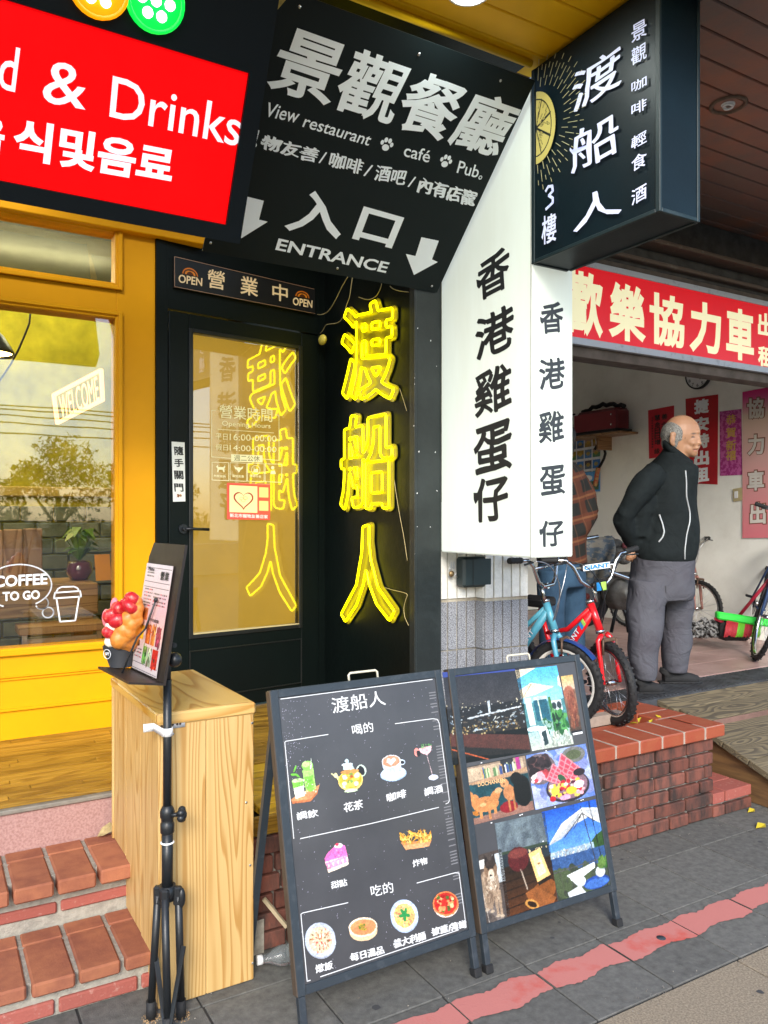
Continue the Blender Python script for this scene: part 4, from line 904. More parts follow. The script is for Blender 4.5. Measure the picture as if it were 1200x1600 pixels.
for _ in range(26):
    a = rng.uniform(-1.4, 1.4); r_ = rng.uniform(.25, .7); x_, y_ = r_ * math.cos(a), .5 + r_ * .5 * math.sin(a); cv.ell(x_, y_, .07, .014, (.08, .10, .08), a * .6); cv.ell(x_, y_, .045, .007, LG, a * .6)
cv.build('lemon_print', FB, z3(368, 594), z3(438, 574), z3(368, 334), .0062, BS)
b = MB()
c0 = FB.st(*z3(366, 462))
for k in range(34):
    a = -1.5 + 3.0 * k / 33; r0 = .16 + .03 * (k % 2)
    for q0, q1 in ((r0, r0 + (.05 if k % 2 else .035)), (r0 + .065, r0 + .085)):
        e = np.array([math.cos(a) * 1.05, math.sin(a)]); b.line(FB, [c0 + e * q0, c0 + e * q1], .0022, .0055, .0065)
b.build('ray_print', mat('pale_gold_ink', (.52, .48, .26), .5), BS)

# ================================================================== white lit box sign 香港雞蛋仔
WS = thing('white_sign_box', 'tall white light box sign with black brush characters beside the entrance', 'sign', (2.3, 2.9, 1.34))
m_ws = mat('white_acrylic', (.50, .55, .50), .5, c2=(.47, .51, .45), vs=3, stretch=(3, 3, .5), emit=.15, ecol=(.93, 1, .90))
z0w = 1.335
b = MB(); b.box((XX, YB + .0, z0w), (XX + .235, YP - .026, 3.34), .003); b.build('light_box', m_ws, WS)
b = MB(); b.box((XX - .0015, YB - .0015, z0w), (XX + .004, YB + .004, 3.34)); b.box((XX + .002, YB + .004, z0w - .003), (XX + .233, YP - .03, z0w)); b.build('corner_seam', mat('pale_seam', (.5, .52, .48), .5), WS)
FW1 = Frame((XX, 0, 0), (0, -1, 0), (0, 0, 1)); FW2 = Frame((0, YB, 0), (1, 0, 0), (0, 0, 1))
for ch, x0, x1, y0, y1 in (('香', 746, 796, 396, 470), ('港', 743, 803, 486, 561), ('雞', 742, 798, 574, 649), ('蛋', 741, 799, 663, 741), ('仔', 741, 794, 746, 813)):
    b = MB(); k = (809 - y1) / 850 * (x1 - x0); k0 = (809 - y0) / 850 * (x1 - x0)
    text(b, FW1, ch, (x0, y1), (x1, y1 - k), (x0, y0 + k0 * .5), .006, shear=.16, wob=.018, d=.001, nib=.030); b.build('character', m_blackink, WS)
for ch, x0, x1, y0, y1 in (('香', 844.5, 879.5, 473, 520), ('港', 842, 882, 560, 607), ('雞', 841.5, 880, 642, 690), ('蛋', 843.5, 882, 728, 774), ('仔', 843, 880, 813, 853)):
    b = MB(); text(b, FW2, ch, (x0, y1), (x1, y1), (x0, y0), .004, shear=.14, wob=.018, d=.001, nib=.028); b.build('small_character', mat('charcoal_ink', (.03, .035, .04), .5), WS)

# ================================================================== tiled pillar
PL = thing('tiled_pillar', 'pillar clad in white and grey vertical tiles below the white sign', 'pillar', (2.45, 3.2, 0))
XP0, XP1, XP2 = 2.207, 2.44, 2.725; YP1 = 3.15; YP2 = 3.225
b = MB(); b.box((XP0, YP2 + .008, 0), (XP1 + .01, 3.6, 3.38)); b.box((XP1 + .008, YP1 + .008, 0), (XP2, 3.6, 3.38)); b.build('core', m_grout, PL)
for face in range(3):
    if face == 0: x0, n, w = XP0, 4, (XP1 - XP0) / 4
    elif face == 1: x0, n, w = XP1, 5, (XP2 - XP1) / 5
    else: n, w = 1, .06
    for k in range(n):
        for r_ in range(10):
            z = 1.085 - .245 * (r_ + 1) if r_ < 5 else 1.095 + .245 * (r_ - 5)
            if z < -.14: continue
            m_ = m_graytile if r_ < 5 else m_whitetile
            if r_ >= 5 and z > 1.5: continue
            hh = .238
            if z < 0: z, hh = .003, .1
            if face < 2: piece('pillar_tile', (round(w - .008, 4), .012, hh), m_, PL, (x0 + w * (k + .5), (YP2 if face == 0 else YP1) + .004, z + hh / 2), .0015)
            else: piece('pillar_tile', (.012, .062, hh), m_, PL, (XP1 + .004, YP1 + .044, z + hh / 2), .0015)
# side of the pillar facing the shop
b = MB(); b.box((XP2 - .004, YP1 + .012, 0), (XP2 + .004, 3.59, 3.37)); b.build('side_tiles', m_graytile, PL)
FPl = Frame((0, YP2 - .004, 0), (1, 0, 0), (0, 0, 1)); zz = lambda x, y: (680 + x / 4.615, 780 + y / 4.615)
t_ = thing('meter_box', 'small black metal box mounted on the pillar under the white sign', 'box', FPl.px(*zz(245, 630)))
a = FPl.st(*zz(143, 632)); c = FPl.st(*zz(350, 408)); b = MB(); fbox(b, FPl, a[0], c[0], a[1], c[1], .0, .075, .012); b.build('casing', mat('dark_green_metal', (.016, .030, .032), .4, var=.2), t_)
b = MB(); fbox(b, FPl, a[0] + .055, a[0] + .058, a[1] + .01, c[1] - .01, .074, .077); b.build('lid_seam', m_blackmetal, t_)
t_ = thing('hanging_keys', 'bunch of keys on a brass padlock hanging beside the black box', 'keys', FPl.px(*zz(95, 540)))
c = FPl.px(*zz(92, 535), .03); b = MB(); b.ball(c, (.016, .01, .016), 12); b.build('padlock', mat('dull_brass', (.28, .2, .1), .45, .8), t_)
b = MB(); b.torus(c + (0, 0, .022), (0, 1, 0), .011, .002, 16, 6); b.tube([c + (.02, 0, 0), c + (.032, 0, -.015), c + (.042, .01, -.02)], .003); b.build('shackle', m_steel, t_)
for dx in (-.004, .012): MB().obox(c + (dx, -.004, .042), (.006, .002, .035)).build('key', m_steel, t_)
# ================================================================== bicycle shop: front, room, floor
ZF = .452; YS = 3.30; XW = 6.2
FS = Frame((0, YS, 0), (1, 0, 0), (0, 0, 1)); s3 = lambda x, y: (820 + x / 3.158, 400 + y / 3.158)
SH = thing('bicycle_shop', 'open fronted bicycle rental shop with cream plaster walls', 'shop', (4.5, 3.4, ZF))
rt = FS.st(1060, 450)[1]; rb = FS.st(1060, 553)[1]; bt = FS.st(1060, 578)[1]
b = MB(); b.box((XW, 3.42, ZF), (XW + .1, 7.0, 3.4)); b.box((2.73, 6.9, ZF), (XW, 7.0, 3.4)); b.box((2.731, 3.61, ZF), (2.78, 6.9, 3.4)); b.build('wall', m_cream_wall, SH)
b = MB(); b.box((2.73, 3.42, 3.30), (7.4, 7.0, 3.36)); b.build('room_ceiling', mat('white_room_ceiling', (.7, .7, .66), .8), SH)
b = MB(); b.box((XW + .1, 3.42, ZF), (7.4, 3.5, 3.39)); b.build('front_pier', m_cream_wall, SH)
b = MB(); b.box((2.73, 3.60, ZF), (2.74, 3.61, 3.3)); b.build('door_rail', m_steel, SH)
m_beam = mat('dusty_brown_beam', (.11, .085, .07), .7, c2=(.06, .045, .035), vs=9)
b = MB(); b.box((2.6, YS + .02, bt), (8, YS + .14, rt + .08), .003); b.build('beam', m_beam, SH)
b = MB(); b.box((2.6, YS + .02, rt + .08), (8, YS + .09, 3.39), .003); b.build('fascia', mat('grimy_fascia', (.055, .052, .05), .8, c2=(.03, .028, .026), vs=12, bump=.4), SH)
b = MB(); b.box((2.6, YS - .10, rt + .20), (8, YS + .02, rt + .225), .004); b.box((2.6, YS - .03, rt + .10), (8, YS + .02, rt + .125), .004); b.build('shutter_rail', mat('rusty_rail', (.10, .07, .055), .6, .3, c2=(.2, .17, .14), vs=14, thr=(.55, .8)), SH)
rs = thing('shop_sign', 'long red shop sign with fat cream characters over the bicycle shop', 'sign', (4, YS, rb))
b = MB(); b.box((2.6, YS - .012, rb), (8, YS + .016, rt)); b.build('panel', mat('red_vinyl', (.66, .006, .012), .35, var=.06, emit=.12, ecol=(.9, 0, .01)), rs)  # panel given a faint glow of its own to brighten it under the ceiling
b = MB(); b.box((2.6, YS - .018, rt), (8, YS + .016, rt + .035), .002); b.box((2.6, YS - .018, rb - .04), (8, YS + .016, rb), .002); b.build('frame', mat('light_grey_frame', (.42, .43, .47), .45, .3, c2=(.25, .25, .27), vs=20, thr=(.55, .75)), rs)
FSs = Frame((0, YS - .0125, 0), (1, 0, 0), (0, 0, 1)); m_fat = mat('cream_vinyl', (.80, .74, .46), .5, var=.03, emit=.16, ecol=(1, .93, .6))  # characters glow too, added against the shade of the ceiling
for ch, a, c_, u_ in (('歡', (196, 378), (385, 410), (196, 55)), ('樂', (413, 405), (597, 437), (413, 118)), ('協', (615, 435), (787, 465), (615, 172)), ('力', (812, 470), (968, 497), (812, 212)), ('車', (993, 503), (1130, 527), (993, 246)), ('出', (1150, 392), (1225, 405), (1150, 276)), ('租', (1150, 540), (1225, 553), (1150, 440))):
    b = MB(); text(b, FSs, ch, s3(*a), s3(*c_), s3(*u_), .034, d=.001); b.build('character', m_fat, rs)

# floor, threshold plate and wooden ramp
fl = MB(); fl.box((2.74, 3.42, .30), (7.5, 6.9, ZF - .006)); fo = fl.build('shop_floor', mat('dark_tile_joint', (.14, .09, .08), .9)); tag(fo, kind='structure')
m_ft = mat('pinkish_floor_tile', (.36, .235, .21), .38, c2=(.24, .15, .13), vs=3, rnd=.05)
for i in range(15):
    for j in range(11): piece('floor_tile', (.307, .307, .012), m_ft, fo, (2.9 + .31 * i, 3.575 + .31 * j, ZF - .005), .002)
th_ = thing('threshold_plate', 'ribbed dark metal threshold plate along the shop front', 'threshold', (4.5, 3.3, ZF - .02))
b = MB(); b.box((2.75, 3.14, .30), (7.5, 3.42, ZF - .004)); b.build('plate', mat('ribbed_metal', (.12, .13, .145), .45, .6, c2=(.06, .06, .065), vs=9), th_)
b = MB(); x = 2.8
while x < 7: b.box((x, 3.16, ZF - .004), (x + .012, 3.40, ZF + .001)); x += .034
o = b.build('rib', mat('ribbed_metal', 0), th_); o['kind'] = 'stuff'
RP = thing('wooden_ramp', 'weathered plank ramp leading up to the bicycle shop floor', 'ramp', (5, 2.8, 0))
xl = 3.74
def rplank(x0, x1, ya, za, yb, zb, th=.035):
    L_ = math.hypot(yb - ya, zb - za); an = math.atan2(zb - za, yb - ya)
    return piece('ramp_plank', (round(x1 - x0, 3), round(L_ - .006, 3), th), m_ramp, RP, ((x0 + x1) / 2, (ya + yb) / 2, (za + zb) / 2 - th / 2), .003, rot=(an, 0, 0))
yy = [3.145, 3.02, 2.87]; zz_ = [.445, .412, .372]
for k in range(2):
    rplank(3.69 + .04 * k, 7.0, yy[k + 1], zz_[k + 1], yy[k], zz_[k])
lo0 = (2.90, .345); n = 6; dy = .155
for k in range(n):
    ya = lo0[0] - dy * (k + 1); za = lo0[1] - dy * (k + 1) / 2.75
    rplank(xl, 7.0, ya, za, ya + dy, za + dy / 2.75)
FRp = Frame((xl + .03, 0, 0), (0, -1, 0), (0, 0, 1))
b = MB(); b.prism([(-3.1, .003), (-2.02, .003), (-2.90, .30), (-3.1, .36)], FRp, -.03, 0); b.build('side_board', mat('ramp_side_wood', (.17, .09, .035), .6, c2=(.09, .045, .02), vs=4, stretch=(1, 1, 9)), RP)
b = MB(); b.box((xl + .01, 2.865, .30), (7, 2.905, .362), .003); b.build('pink_batten', mat('faded_red_batten', (.17, .095, .075), .8, var=.3), RP)

# ================================================================== brick planter with the bikes
PT = thing('brick_planter', 'brick planter with terracotta cap bricks holding the small bicycles', 'planter', (3, 2.8, 0))
x0p, x1p = 2.30, 3.405
b = MB(); b.box((x0p, 2.572, 0), (x1p - .012, 3.12, .395)); b.box((3.38, 2.572, 0), (3.715, 3.05, .100)); b.build('mortar_core', m_darkmortar, PT)
for r_ in range(6):
    z = .0335 + r_ * .0675; k = 0; x = x0p - (.10 if r_ % 2 else .0)
    while x < x1p - .01:
        w = (.208 if (k + r_) % 4 else .13); x1 = min(x + w, x1p)
        if x1 - x > .03: piece('brick', (round(x1 - x, 3) - .002, .03, .056), m_brick, PT, ((x + x1) / 2, 2.5645 + random.uniform(-.0035, .0035), z), .005, jit=.012)
        x = x1 + .0095; k += 1
    for q in range(3): piece('brick', (.03, .17, .058), m_brick, PT, (x1p - .012, 2.665 + q * .185 + (.02 if r_ % 2 else 0), z), .003)
x = x1p + .003
for w in (.085, .205):
    piece('brick', (w, .03, .050), m_brick, PT, (x + w / 2, 2.5635, .029), .003); piece('step_brick', (w, .12, .052), m_brickred, PT, (x + w / 2, 2.61, .094), .003); piece('step_brick', (w, .21, .052), m_brickred, PT, (x + w / 2, 2.78, .094), .003); x += w + .01
m_pm = mat('pale_mortar', (.34, .27, .22), .9, var=.2, vs=40)
b = MB(); b.box((x0p, 2.523, .414), (3.452, 2.745, .4715)); b.box((3.244, 2.6, .414), (3.452, 3.0, .4715)); b.box((x0p, 2.965, .414), (3.452, 3.10, .466)); b.build('cap_mortar', m_pm, PT)
x = 3.458; zc = .442
while x > x0p + .1:
    piece('cap_brick', (.1455, .228, .063), m_cap, PT, (x - .073, 2.632 + random.uniform(-.002, .002), zc), .007, jit=.006); x -= .1535
piece('cap_brick', (.228, .118, .063), m_cap, PT, (3.345, 2.812, zc), .005); piece('cap_brick', (.228, .145, .063), m_cap, PT, (3.345, 2.95, zc), .005)
x = 3.458
while x > x0p + .1: piece('cap_brick', (.205, .10, .06), m_cap, PT, (x - .103, 3.075, zc), .005); x -= .213
b = MB(); b.box((x0p, 2.745, .38), (3.244, 2.965, .402)); b.build('bed_base', m_joint, PT)
for i in range(6): piece('bed_tile', (.15, .212, .014), m_cap if i % 3 else m_grey_slab, PT, (x0p + .09 + i * .155, 2.855, .4055), .003)
b = MB(); rr = np.random.default_rng(3)
for q in ((1000, 1125), (1030, 1121), (990, 1130), (985, 1122), (1018, 1128)):
    c = onz(q[0], q[1], .472); a = rr.uniform(0, 6); u_ = np.array([math.cos(a), math.sin(a), .25]); w_ = np.array([-math.sin(a), math.cos(a), .35])
    b.add([c - u_ * .03, c + w_ * .014, c + u_ * .03, c - w_ * .006 + (0, 0, .01)], [(0, 1, 2), (0, 2, 3)])
tag(b.build('fallen_leaves', m_leafy), 'small yellow fallen leaves lying on the planter cap behind the front bricks', 'leaves', kind='stuff')
for nm, q, s_, lab in (('fallen_leaf', (1175, 1268), .035, 'yellow fallen leaf on the pavers close to the ramp'), ('fallen_leaf', (1190, 1292), .045, 'larger yellow leaf on the pavers at the right edge')):
    c = onz(*q, .004); b = MB(); b.add([c + (-s_, 0, .002), c + (0, -s_ * .5, .006), c + (s_, .01, .003), c + (.01, s_ * .6, .012), c + (0, 0, .001)], [(0, 1, 4), (1, 2, 4), (2, 3, 4), (3, 0, 4)]); tag(b.build(nm, m_leafy), lab, 'leaf')
c = onz(160, 1297, .305); c[1] = 3.085; b = MB()
b.add([c + np.array(q) * .6 for q in ((-.05, 0, .002), (-.02, -.03, .012), (.03, -.035, .03), (.05, 0, .05), (.03, .012, .075), (-.02, .008, .05), (0, -.02, .025))], [(0, 1, 6), (1, 2, 6), (2, 3, 6), (3, 4, 6), (4, 5, 6), (5, 0, 6)])
tag(b.build('dry_leaf', mat('dry_leaf', (.36, .28, .13), .8, c2=(.2, .15, .07), vs=60)), 'curled dry brown leaf on the step against the pine box', 'leaf')

# ================================================================== things on the cream wall
FX = Frame((XW, 0, 0), (0, -1, 0), (0, 0, 1))
def poster(lab, quad, m, d=.006):
    t_ = thing('wall_poster', lab, 'poster', FX.px(*quad[0])); b = MB(); b.quadpx(FX, quad, d * .2, d); b.build('sheet', m, t_); return t_
m_pr = mat('red_poster_paper', (.56, .02, .035), .6, var=.12, vs=5)
t_ = poster('red couplet poster with black brush columns behind the man\'s head', [s3(615, 1000), s3(737, 985), s3(737, 738), s3(610, 762)], m_pr)
for ch, x, y in (('善', 692, 795), ('念', 690, 835), ('慧', 657, 800), ('命', 657, 835), ('日', 657, 863), ('日', 657, 890), ('增', 657, 920), ('福', 692, 895), ('緣', 655, 965)): words(FX, t_, 'brush_character', m_blackink, [(ch, s3(x - 14, y + 14), s3(x + 14, y + 10), s3(x - 14, y - 14))], bold=.02, d=.008)
b = MB()
for y in range(800, 950, 13): text(b, FX, '壬寅年新春吉祥如意福壽康'[(y - 800) // 13], s3(628, y + 5), s3(637, y + 4), s3(628, y - 5), .02, d=.008)
b.build('small_characters', m_blackink, t_)
t_ = poster('red poster reading rental in bold white characters beside the man\'s face', [s3(805, 1120), s3(952, 1128), s3(955, 683), s3(795, 705)], mat('deep_red_poster', (.50, .012, .02), .5, c2=(.36, .01, .015), vs=4))
for ch, y in (('捷', 708), ('安', 795), ('特', 878), ('出', 962), ('租', 1045)):
    b = MB(); text(b, FX, ch, s3(838, y + 76), s3(912, y + 66), s3(838, y + 4), .05, d=.008); b.build('character', m_whiteink, t_)
t_ = poster('magenta patterned banner with gold new year characters left of the pink banner', [s3(965, 1085), s3(1073, 1080), s3(1070, 755), s3(963, 768)], mat('magenta_brocade', (.36, .03, .20), .5, c2=(.55, .12, .36), vs=30, thr=(.47, .53)))
for ch, y in (('恭', 785), ('賀', 850), ('新', 912), ('禧', 962)):
    b = MB(); text(b, FX, ch, s3(995, y + 50), s3(1046, y + 44), s3(995, y), .02, d=.008, wob=.01); b.build('character', mat('gold_ink', (.60, .38, .08), .4), t_)
cv = Canvas(60, 160, (.84, .74, .68)); cv.grad((.80, .10, .45), (.90, .78, .74), 0, .16); cv.grad((.88, .80, .74), (.86, .48, .52), .16, 1)
t_ = thing('hanging_banner', 'tall pink and cream banner with outlined brown characters at the right edge', 'banner', FX.px(*s3(1110, 1390)))
qa = FX.st(*s3(1078, 1392)); qc = FX.st(*s3(1078, 672)); cv.build('cloth', FX, (qa[0], qa[1]), (qa[0] + .62, qa[1] + .02), (qc[0], qc[1]), .012, t_, px=False)
MB().prism([(qa[0], qa[1]), (qa[0] + .62, qa[1] + .02), (qc[0] + .62, qc[1] + .02), (qc[0], qc[1])], FX, .002, .010).build('backing', m_white, t_)
for ch, (x0, x1, y0, y1) in (('協', (1098, 1192, 700, 812)), ('力', (1100, 1192, 880, 990)), ('車', (1100, 1192, 1058, 1165)), ('出', (1112, 1200, 1215, 1330))):
    b = MB(); text(b, FX, ch, s3(x0, y1), s3(x1, y1 - 6), s3(x0, y0), .075, d=.014); o = b.build('character_outline', mat('brown_outline_ink', (.26, .09, .05) if ch == '協' else (.42, .18, .10), .6), t_)
    b = MB(); text(b, FX, ch, s3(x0 + 5, y1 - 5), s3(x1 - 5, y1 - 10), s3(x0 + 5, y0 + 5), .035, d=.017); b.build('character', mat('warm_white_ink', (.72, .68, .62), .6), t_)
# second banner column at the frame edge
sw = thing('wall_switch', 'yellowed light switch plate by the pink banner with chipped paint around it', 'switch', FX.px(*s3(1050, 1180)))
b = MB(); b.quadpx(FX, [s3(1032, 1212), s3(1078, 1206), s3(1076, 1142), s3(1030, 1150)], .001, .012); b.build('plate', mat('aged_ivory', (.50, .42, .22), .5, var=.2, vs=20), sw)
b = MB(); b.quadpx(FX, [s3(1040, 1196), s3(1056, 1194), s3(1056, 1160), s3(1040, 1162)], .012, .018); b.build('rocker', m_white, sw)
# clock
cf = FX.px(*s3(863, 585)); rc = .135
t_ = thing('wall_clock', 'round black rimmed wall clock half hidden by the beam', 'clock', cf + (-.01, 0, -rc))
MB().lathe([(rc * .90, 0), (rc, .0), (rc * 1.02, .02), (rc, .035), (rc * .93, .038), (rc * .9, .02)], cf, FX.N, 40).build('rim', m_blackmetal, t_)
MB().lathe([(0, .030), (rc * .95, .030)], cf, FX.N, 40).build('dial', m_white, t_)
FC = Frame(cf, FX.U, (0, 0, 1)); b = MB()
for h_ in range(1, 13):
    a = math.pi / 2 - h_ * math.pi / 6; x, y = .74 * rc * math.cos(a), .74 * rc * math.sin(a); w_ = .011 if h_ < 10 else .017
    text(b, FC, str(h_), (x - w_, y - .014), (x + w_, y - .014), (x - w_, y + .014), .01, d=.031, px=False)
for k in range(60):
    a = k * math.pi / 30; b.line(FC, [(.86 * rc * math.cos(a), .86 * rc * math.sin(a)), ((.9) * rc * math.cos(a), .9 * rc * math.sin(a))], .002, .0305, .0315)
b.build('numerals', m_blackink, t_)
b = MB(); b.line(FC, [(0, 0), (.030, -.05)], .007, .033, .035); b.line(FC, [(0, 0), (.02, .07)], .005, .036, .038); b.lathe([(0, .041), (.008, .039)], cf, FX.N, 12); b.build('hand', m_blackink, t_)
# shelf, bag, calendar, hooked strap
pA = FX.px(*s3(560, 858)); sz = pA[2] - .02
yA = pA[1]
t_ = thing('wall_shelf', 'narrow wooden wall shelf carrying the red bag', 'shelf', (XW - .1, yA + .5, sz)); MB().box((XW - .26, yA, sz - .022), (XW, yA + 2.0, sz), .003).build('board', m_tab, t_)
for yq in (yA + .35, yA + 1.3): MB().box((XW - .2, yq, sz - .16), (XW - .0, yq + .02, sz - .0225)).build('bracket', m_tab, t_)
t_ = thing('red_bag', 'dark red bag with black straps lying on the shelf', 'bag', (XW - .14, yA + .3, sz))
b = MB(); b.obox((XW - .155, yA + .33, sz + .125), (.21, .56, .235), None, .03); b.build('body', mat('maroon_leatherette', (.16, .015, .02), .45, c2=(.09, .01, .012), vs=5, bump=.4, bs=30), t_)
b = MB(); b.box((XW - .272, yA + .05, sz + .03), (XW - .262, yA + .62, sz + .21), .004); b.build('flap', mat('maroon_flap', (.22, .02, .028), .4, bump=.3, bs=20), t_)
b = MB(); b.tube([(XW - .15, yA + .04 + .58 * k / 12, sz + .25 + .05 * math.sin(k / 12 * 3.14) + .012 * math.sin(k * 2.3)) for k in range(13)], .022); b.box((XW - .27, yA + .03, sz + .001), (XW - .05, yA + .66, sz + .03), .01); b.build('strap', m_rubber, t_)
b = MB()
for zq in (.07, .17): b.ball((XW - .275, yA + .10, sz + zq), .011, 8)
b.build('stud', m_chrome, t_)
t_ = thing('folded_rack', 'folded black wire rack lying on the shelf left of the red bag', 'rack', (XW - .14, yA + 1.1, sz))
b = MB()
for zq, dy in ((.04, 0), (.19, .1)): b.tube([(XW - .2, yA + .68, sz + zq + .05), (XW - .2, yA + 1.7, sz + zq - .03 + .02)], .009)
for k in range(5): b.tube([(XW - .2, yA + .75 + k * .2, sz + .02), (XW - .2, yA + .8 + k * .2, sz + .22)], .006)
b.ball((XW - .16, yA + .95, sz + .05), .05, 10); b.ball((XW - .16, yA + 1.2, sz + .045), .045, 10); b.build('frame', m_blackmetal, t_)
cv = Canvas(72, 100, (.80, .82, .84)); cols_ = [(.35, .45, .55), (.55, .45, .15), (.25, .25, .3), (.2, .45, .75), (.15, .45, .3), (.6, .5, .45)]
for r_ in range(5):
    for c_ in range(4):
        x, y = .05 + c_ * .24, .10 + r_ * .18; k = cols_[rng.integers(6)]; cv.rect(x, y, x + .21, y + .14, k); cv.rect(x, y + .07, x + .21, y + .14, cols_[rng.integers(6)], .7); cv.ell(x + .1, y + .07, .06, .03, (.75, .6, .2), al=.7)
cv.rect(.3, .65, .98, .98, (.3, .6, .85)); cv.rect(.33, .80, .95, .95, (.25, .4, .3)); cv.ell(.6, .75, .15, .05, (.9, .9, .9)); cv.grain(.03)
t_ = thing('picture_calendar', 'white calendar sheet of small holiday pictures under the shelf', 'calendar', FX.px(*s3(300, 1170))); cv.build('sheet', FX, s3(215, 1180), s3(375, 1165), s3(215, 890), .006, t_)
t_ = thing('hanging_strap', 'black curved strap tied with red cord hanging from a wire hook', 'strap', FX.px(*s3(360, 1130)))
hk = lambda pts, d: [FX.px(*s3(*q), d) for q in pts]
b = MB(); b.tube(hk(((362, 955), (372, 938), (390, 936), (408, 950), (415, 975), (408, 1000), (395, 1025), (380, 1050), (372, 1090), (364, 1130)), .05), .014, 8); b.build('strap', m_rubber, t_)
b = MB(); b.tube(hk(((380, 1045), (374, 1075), (368, 1110), (362, 1135)), .05), .024, 8); b.build('red_binding', mat('red_cord', (.4, .03, .03), .6, c2=(.4, .3, .1), vs=50), t_)
b = MB(); b.tube(hk(((375, 940), (366, 925), (362, 905), (368, 893), (378, 896)), .04), .006, 6); b.tube(hk(((398, 940), (388, 925), (380, 910), (386, 899), (395, 903)), .04), .006, 6); b.build('hook', m_steel, t_)

# broom, dustpan, mop
FL = lambda u, v, z=ZF: onz(u, v, z)
t_ = thing('broom', 'red handled broom with green and red bristles leaning on the wall', 'broom', (5.9, 4.2, ZF))
pb_ = at(1150, 975, 6.3); b = MB(); b.tube([at(1146, 973, 6.3), at(1212, 893, 6.1)], .013); b.build('handle', mat('crimson_plastic', (.45, .02, .05), .35), t_)
b = MB(); w5 = lambda x, y, d: at(1060 + x / 3.479, 780 + y / 3.479, d)
b.obox(w5(370, 655, 6.15), (.46, .07, .06), np.column_stack([RT * .97 + FW * -.15 + np.array([0, 0, -.14]), FW, np.array([0, 0, 1.])]), .012); b.build('head', mat('lime_plastic', (.03, .62, .06), .4), t_)
for x0, x1, c_, nm in ((250, 310, (.35, .02, .03), 'red'), (310, 350, (.12, .4, .02), 'green'), (350, 395, (.35, .02, .03), 'red'), (395, 440, (.12, .4, .02), 'green')):
    b = MB()
    for k in range(14):
        x = x0 + (x1 - x0) * k / 13; b.tube([w5(x + 15, 662, 6.15), w5(x, 745 + rng.uniform(-6, 6), 6.1)], .007, 4)
    b.build('bristles', mat('bristle_' + nm, c_, .6), t_)['kind'] = 'stuff'
t_ = thing('dustpan', 'black and red dustpan standing behind the broom bristles', 'dustpan', w5(270, 760, 6.2))
b = MB(); b.obox(w5(285, 705, 6.25), (.22, .2, .17), np.column_stack([RT, FW, np.array([0, 0, 1.])]), .05); b.build('pan', m_rubber, t_)
b = MB(); b.tube([w5(200, 645, 6.2), w5(260, 672, 6.2)], .018); b.build('grip', mat('crimson_plastic', 0), t_)
t_ = thing('mop_head', 'tangled grey mop lying on the floor by the wall', 'mop', w5(170, 745, 6.3)); b = MB()
for k in range(60):
    x, y = rng.uniform(85, 225), rng.uniform(670, 740); P3 = []
    for q in range(6): P3.append(w5(x, min(y, 748), 6.3 + rng.uniform(-.08, .08))); x += rng.uniform(-22, 26); y += rng.uniform(-16, 20)
    b.tube(P3, .010, 5)
b.build('strands', mat('grey_mop_cotton', (.20, .20, .20), .9, var=.4, vs=30), t_)['kind'] = 'stuff'

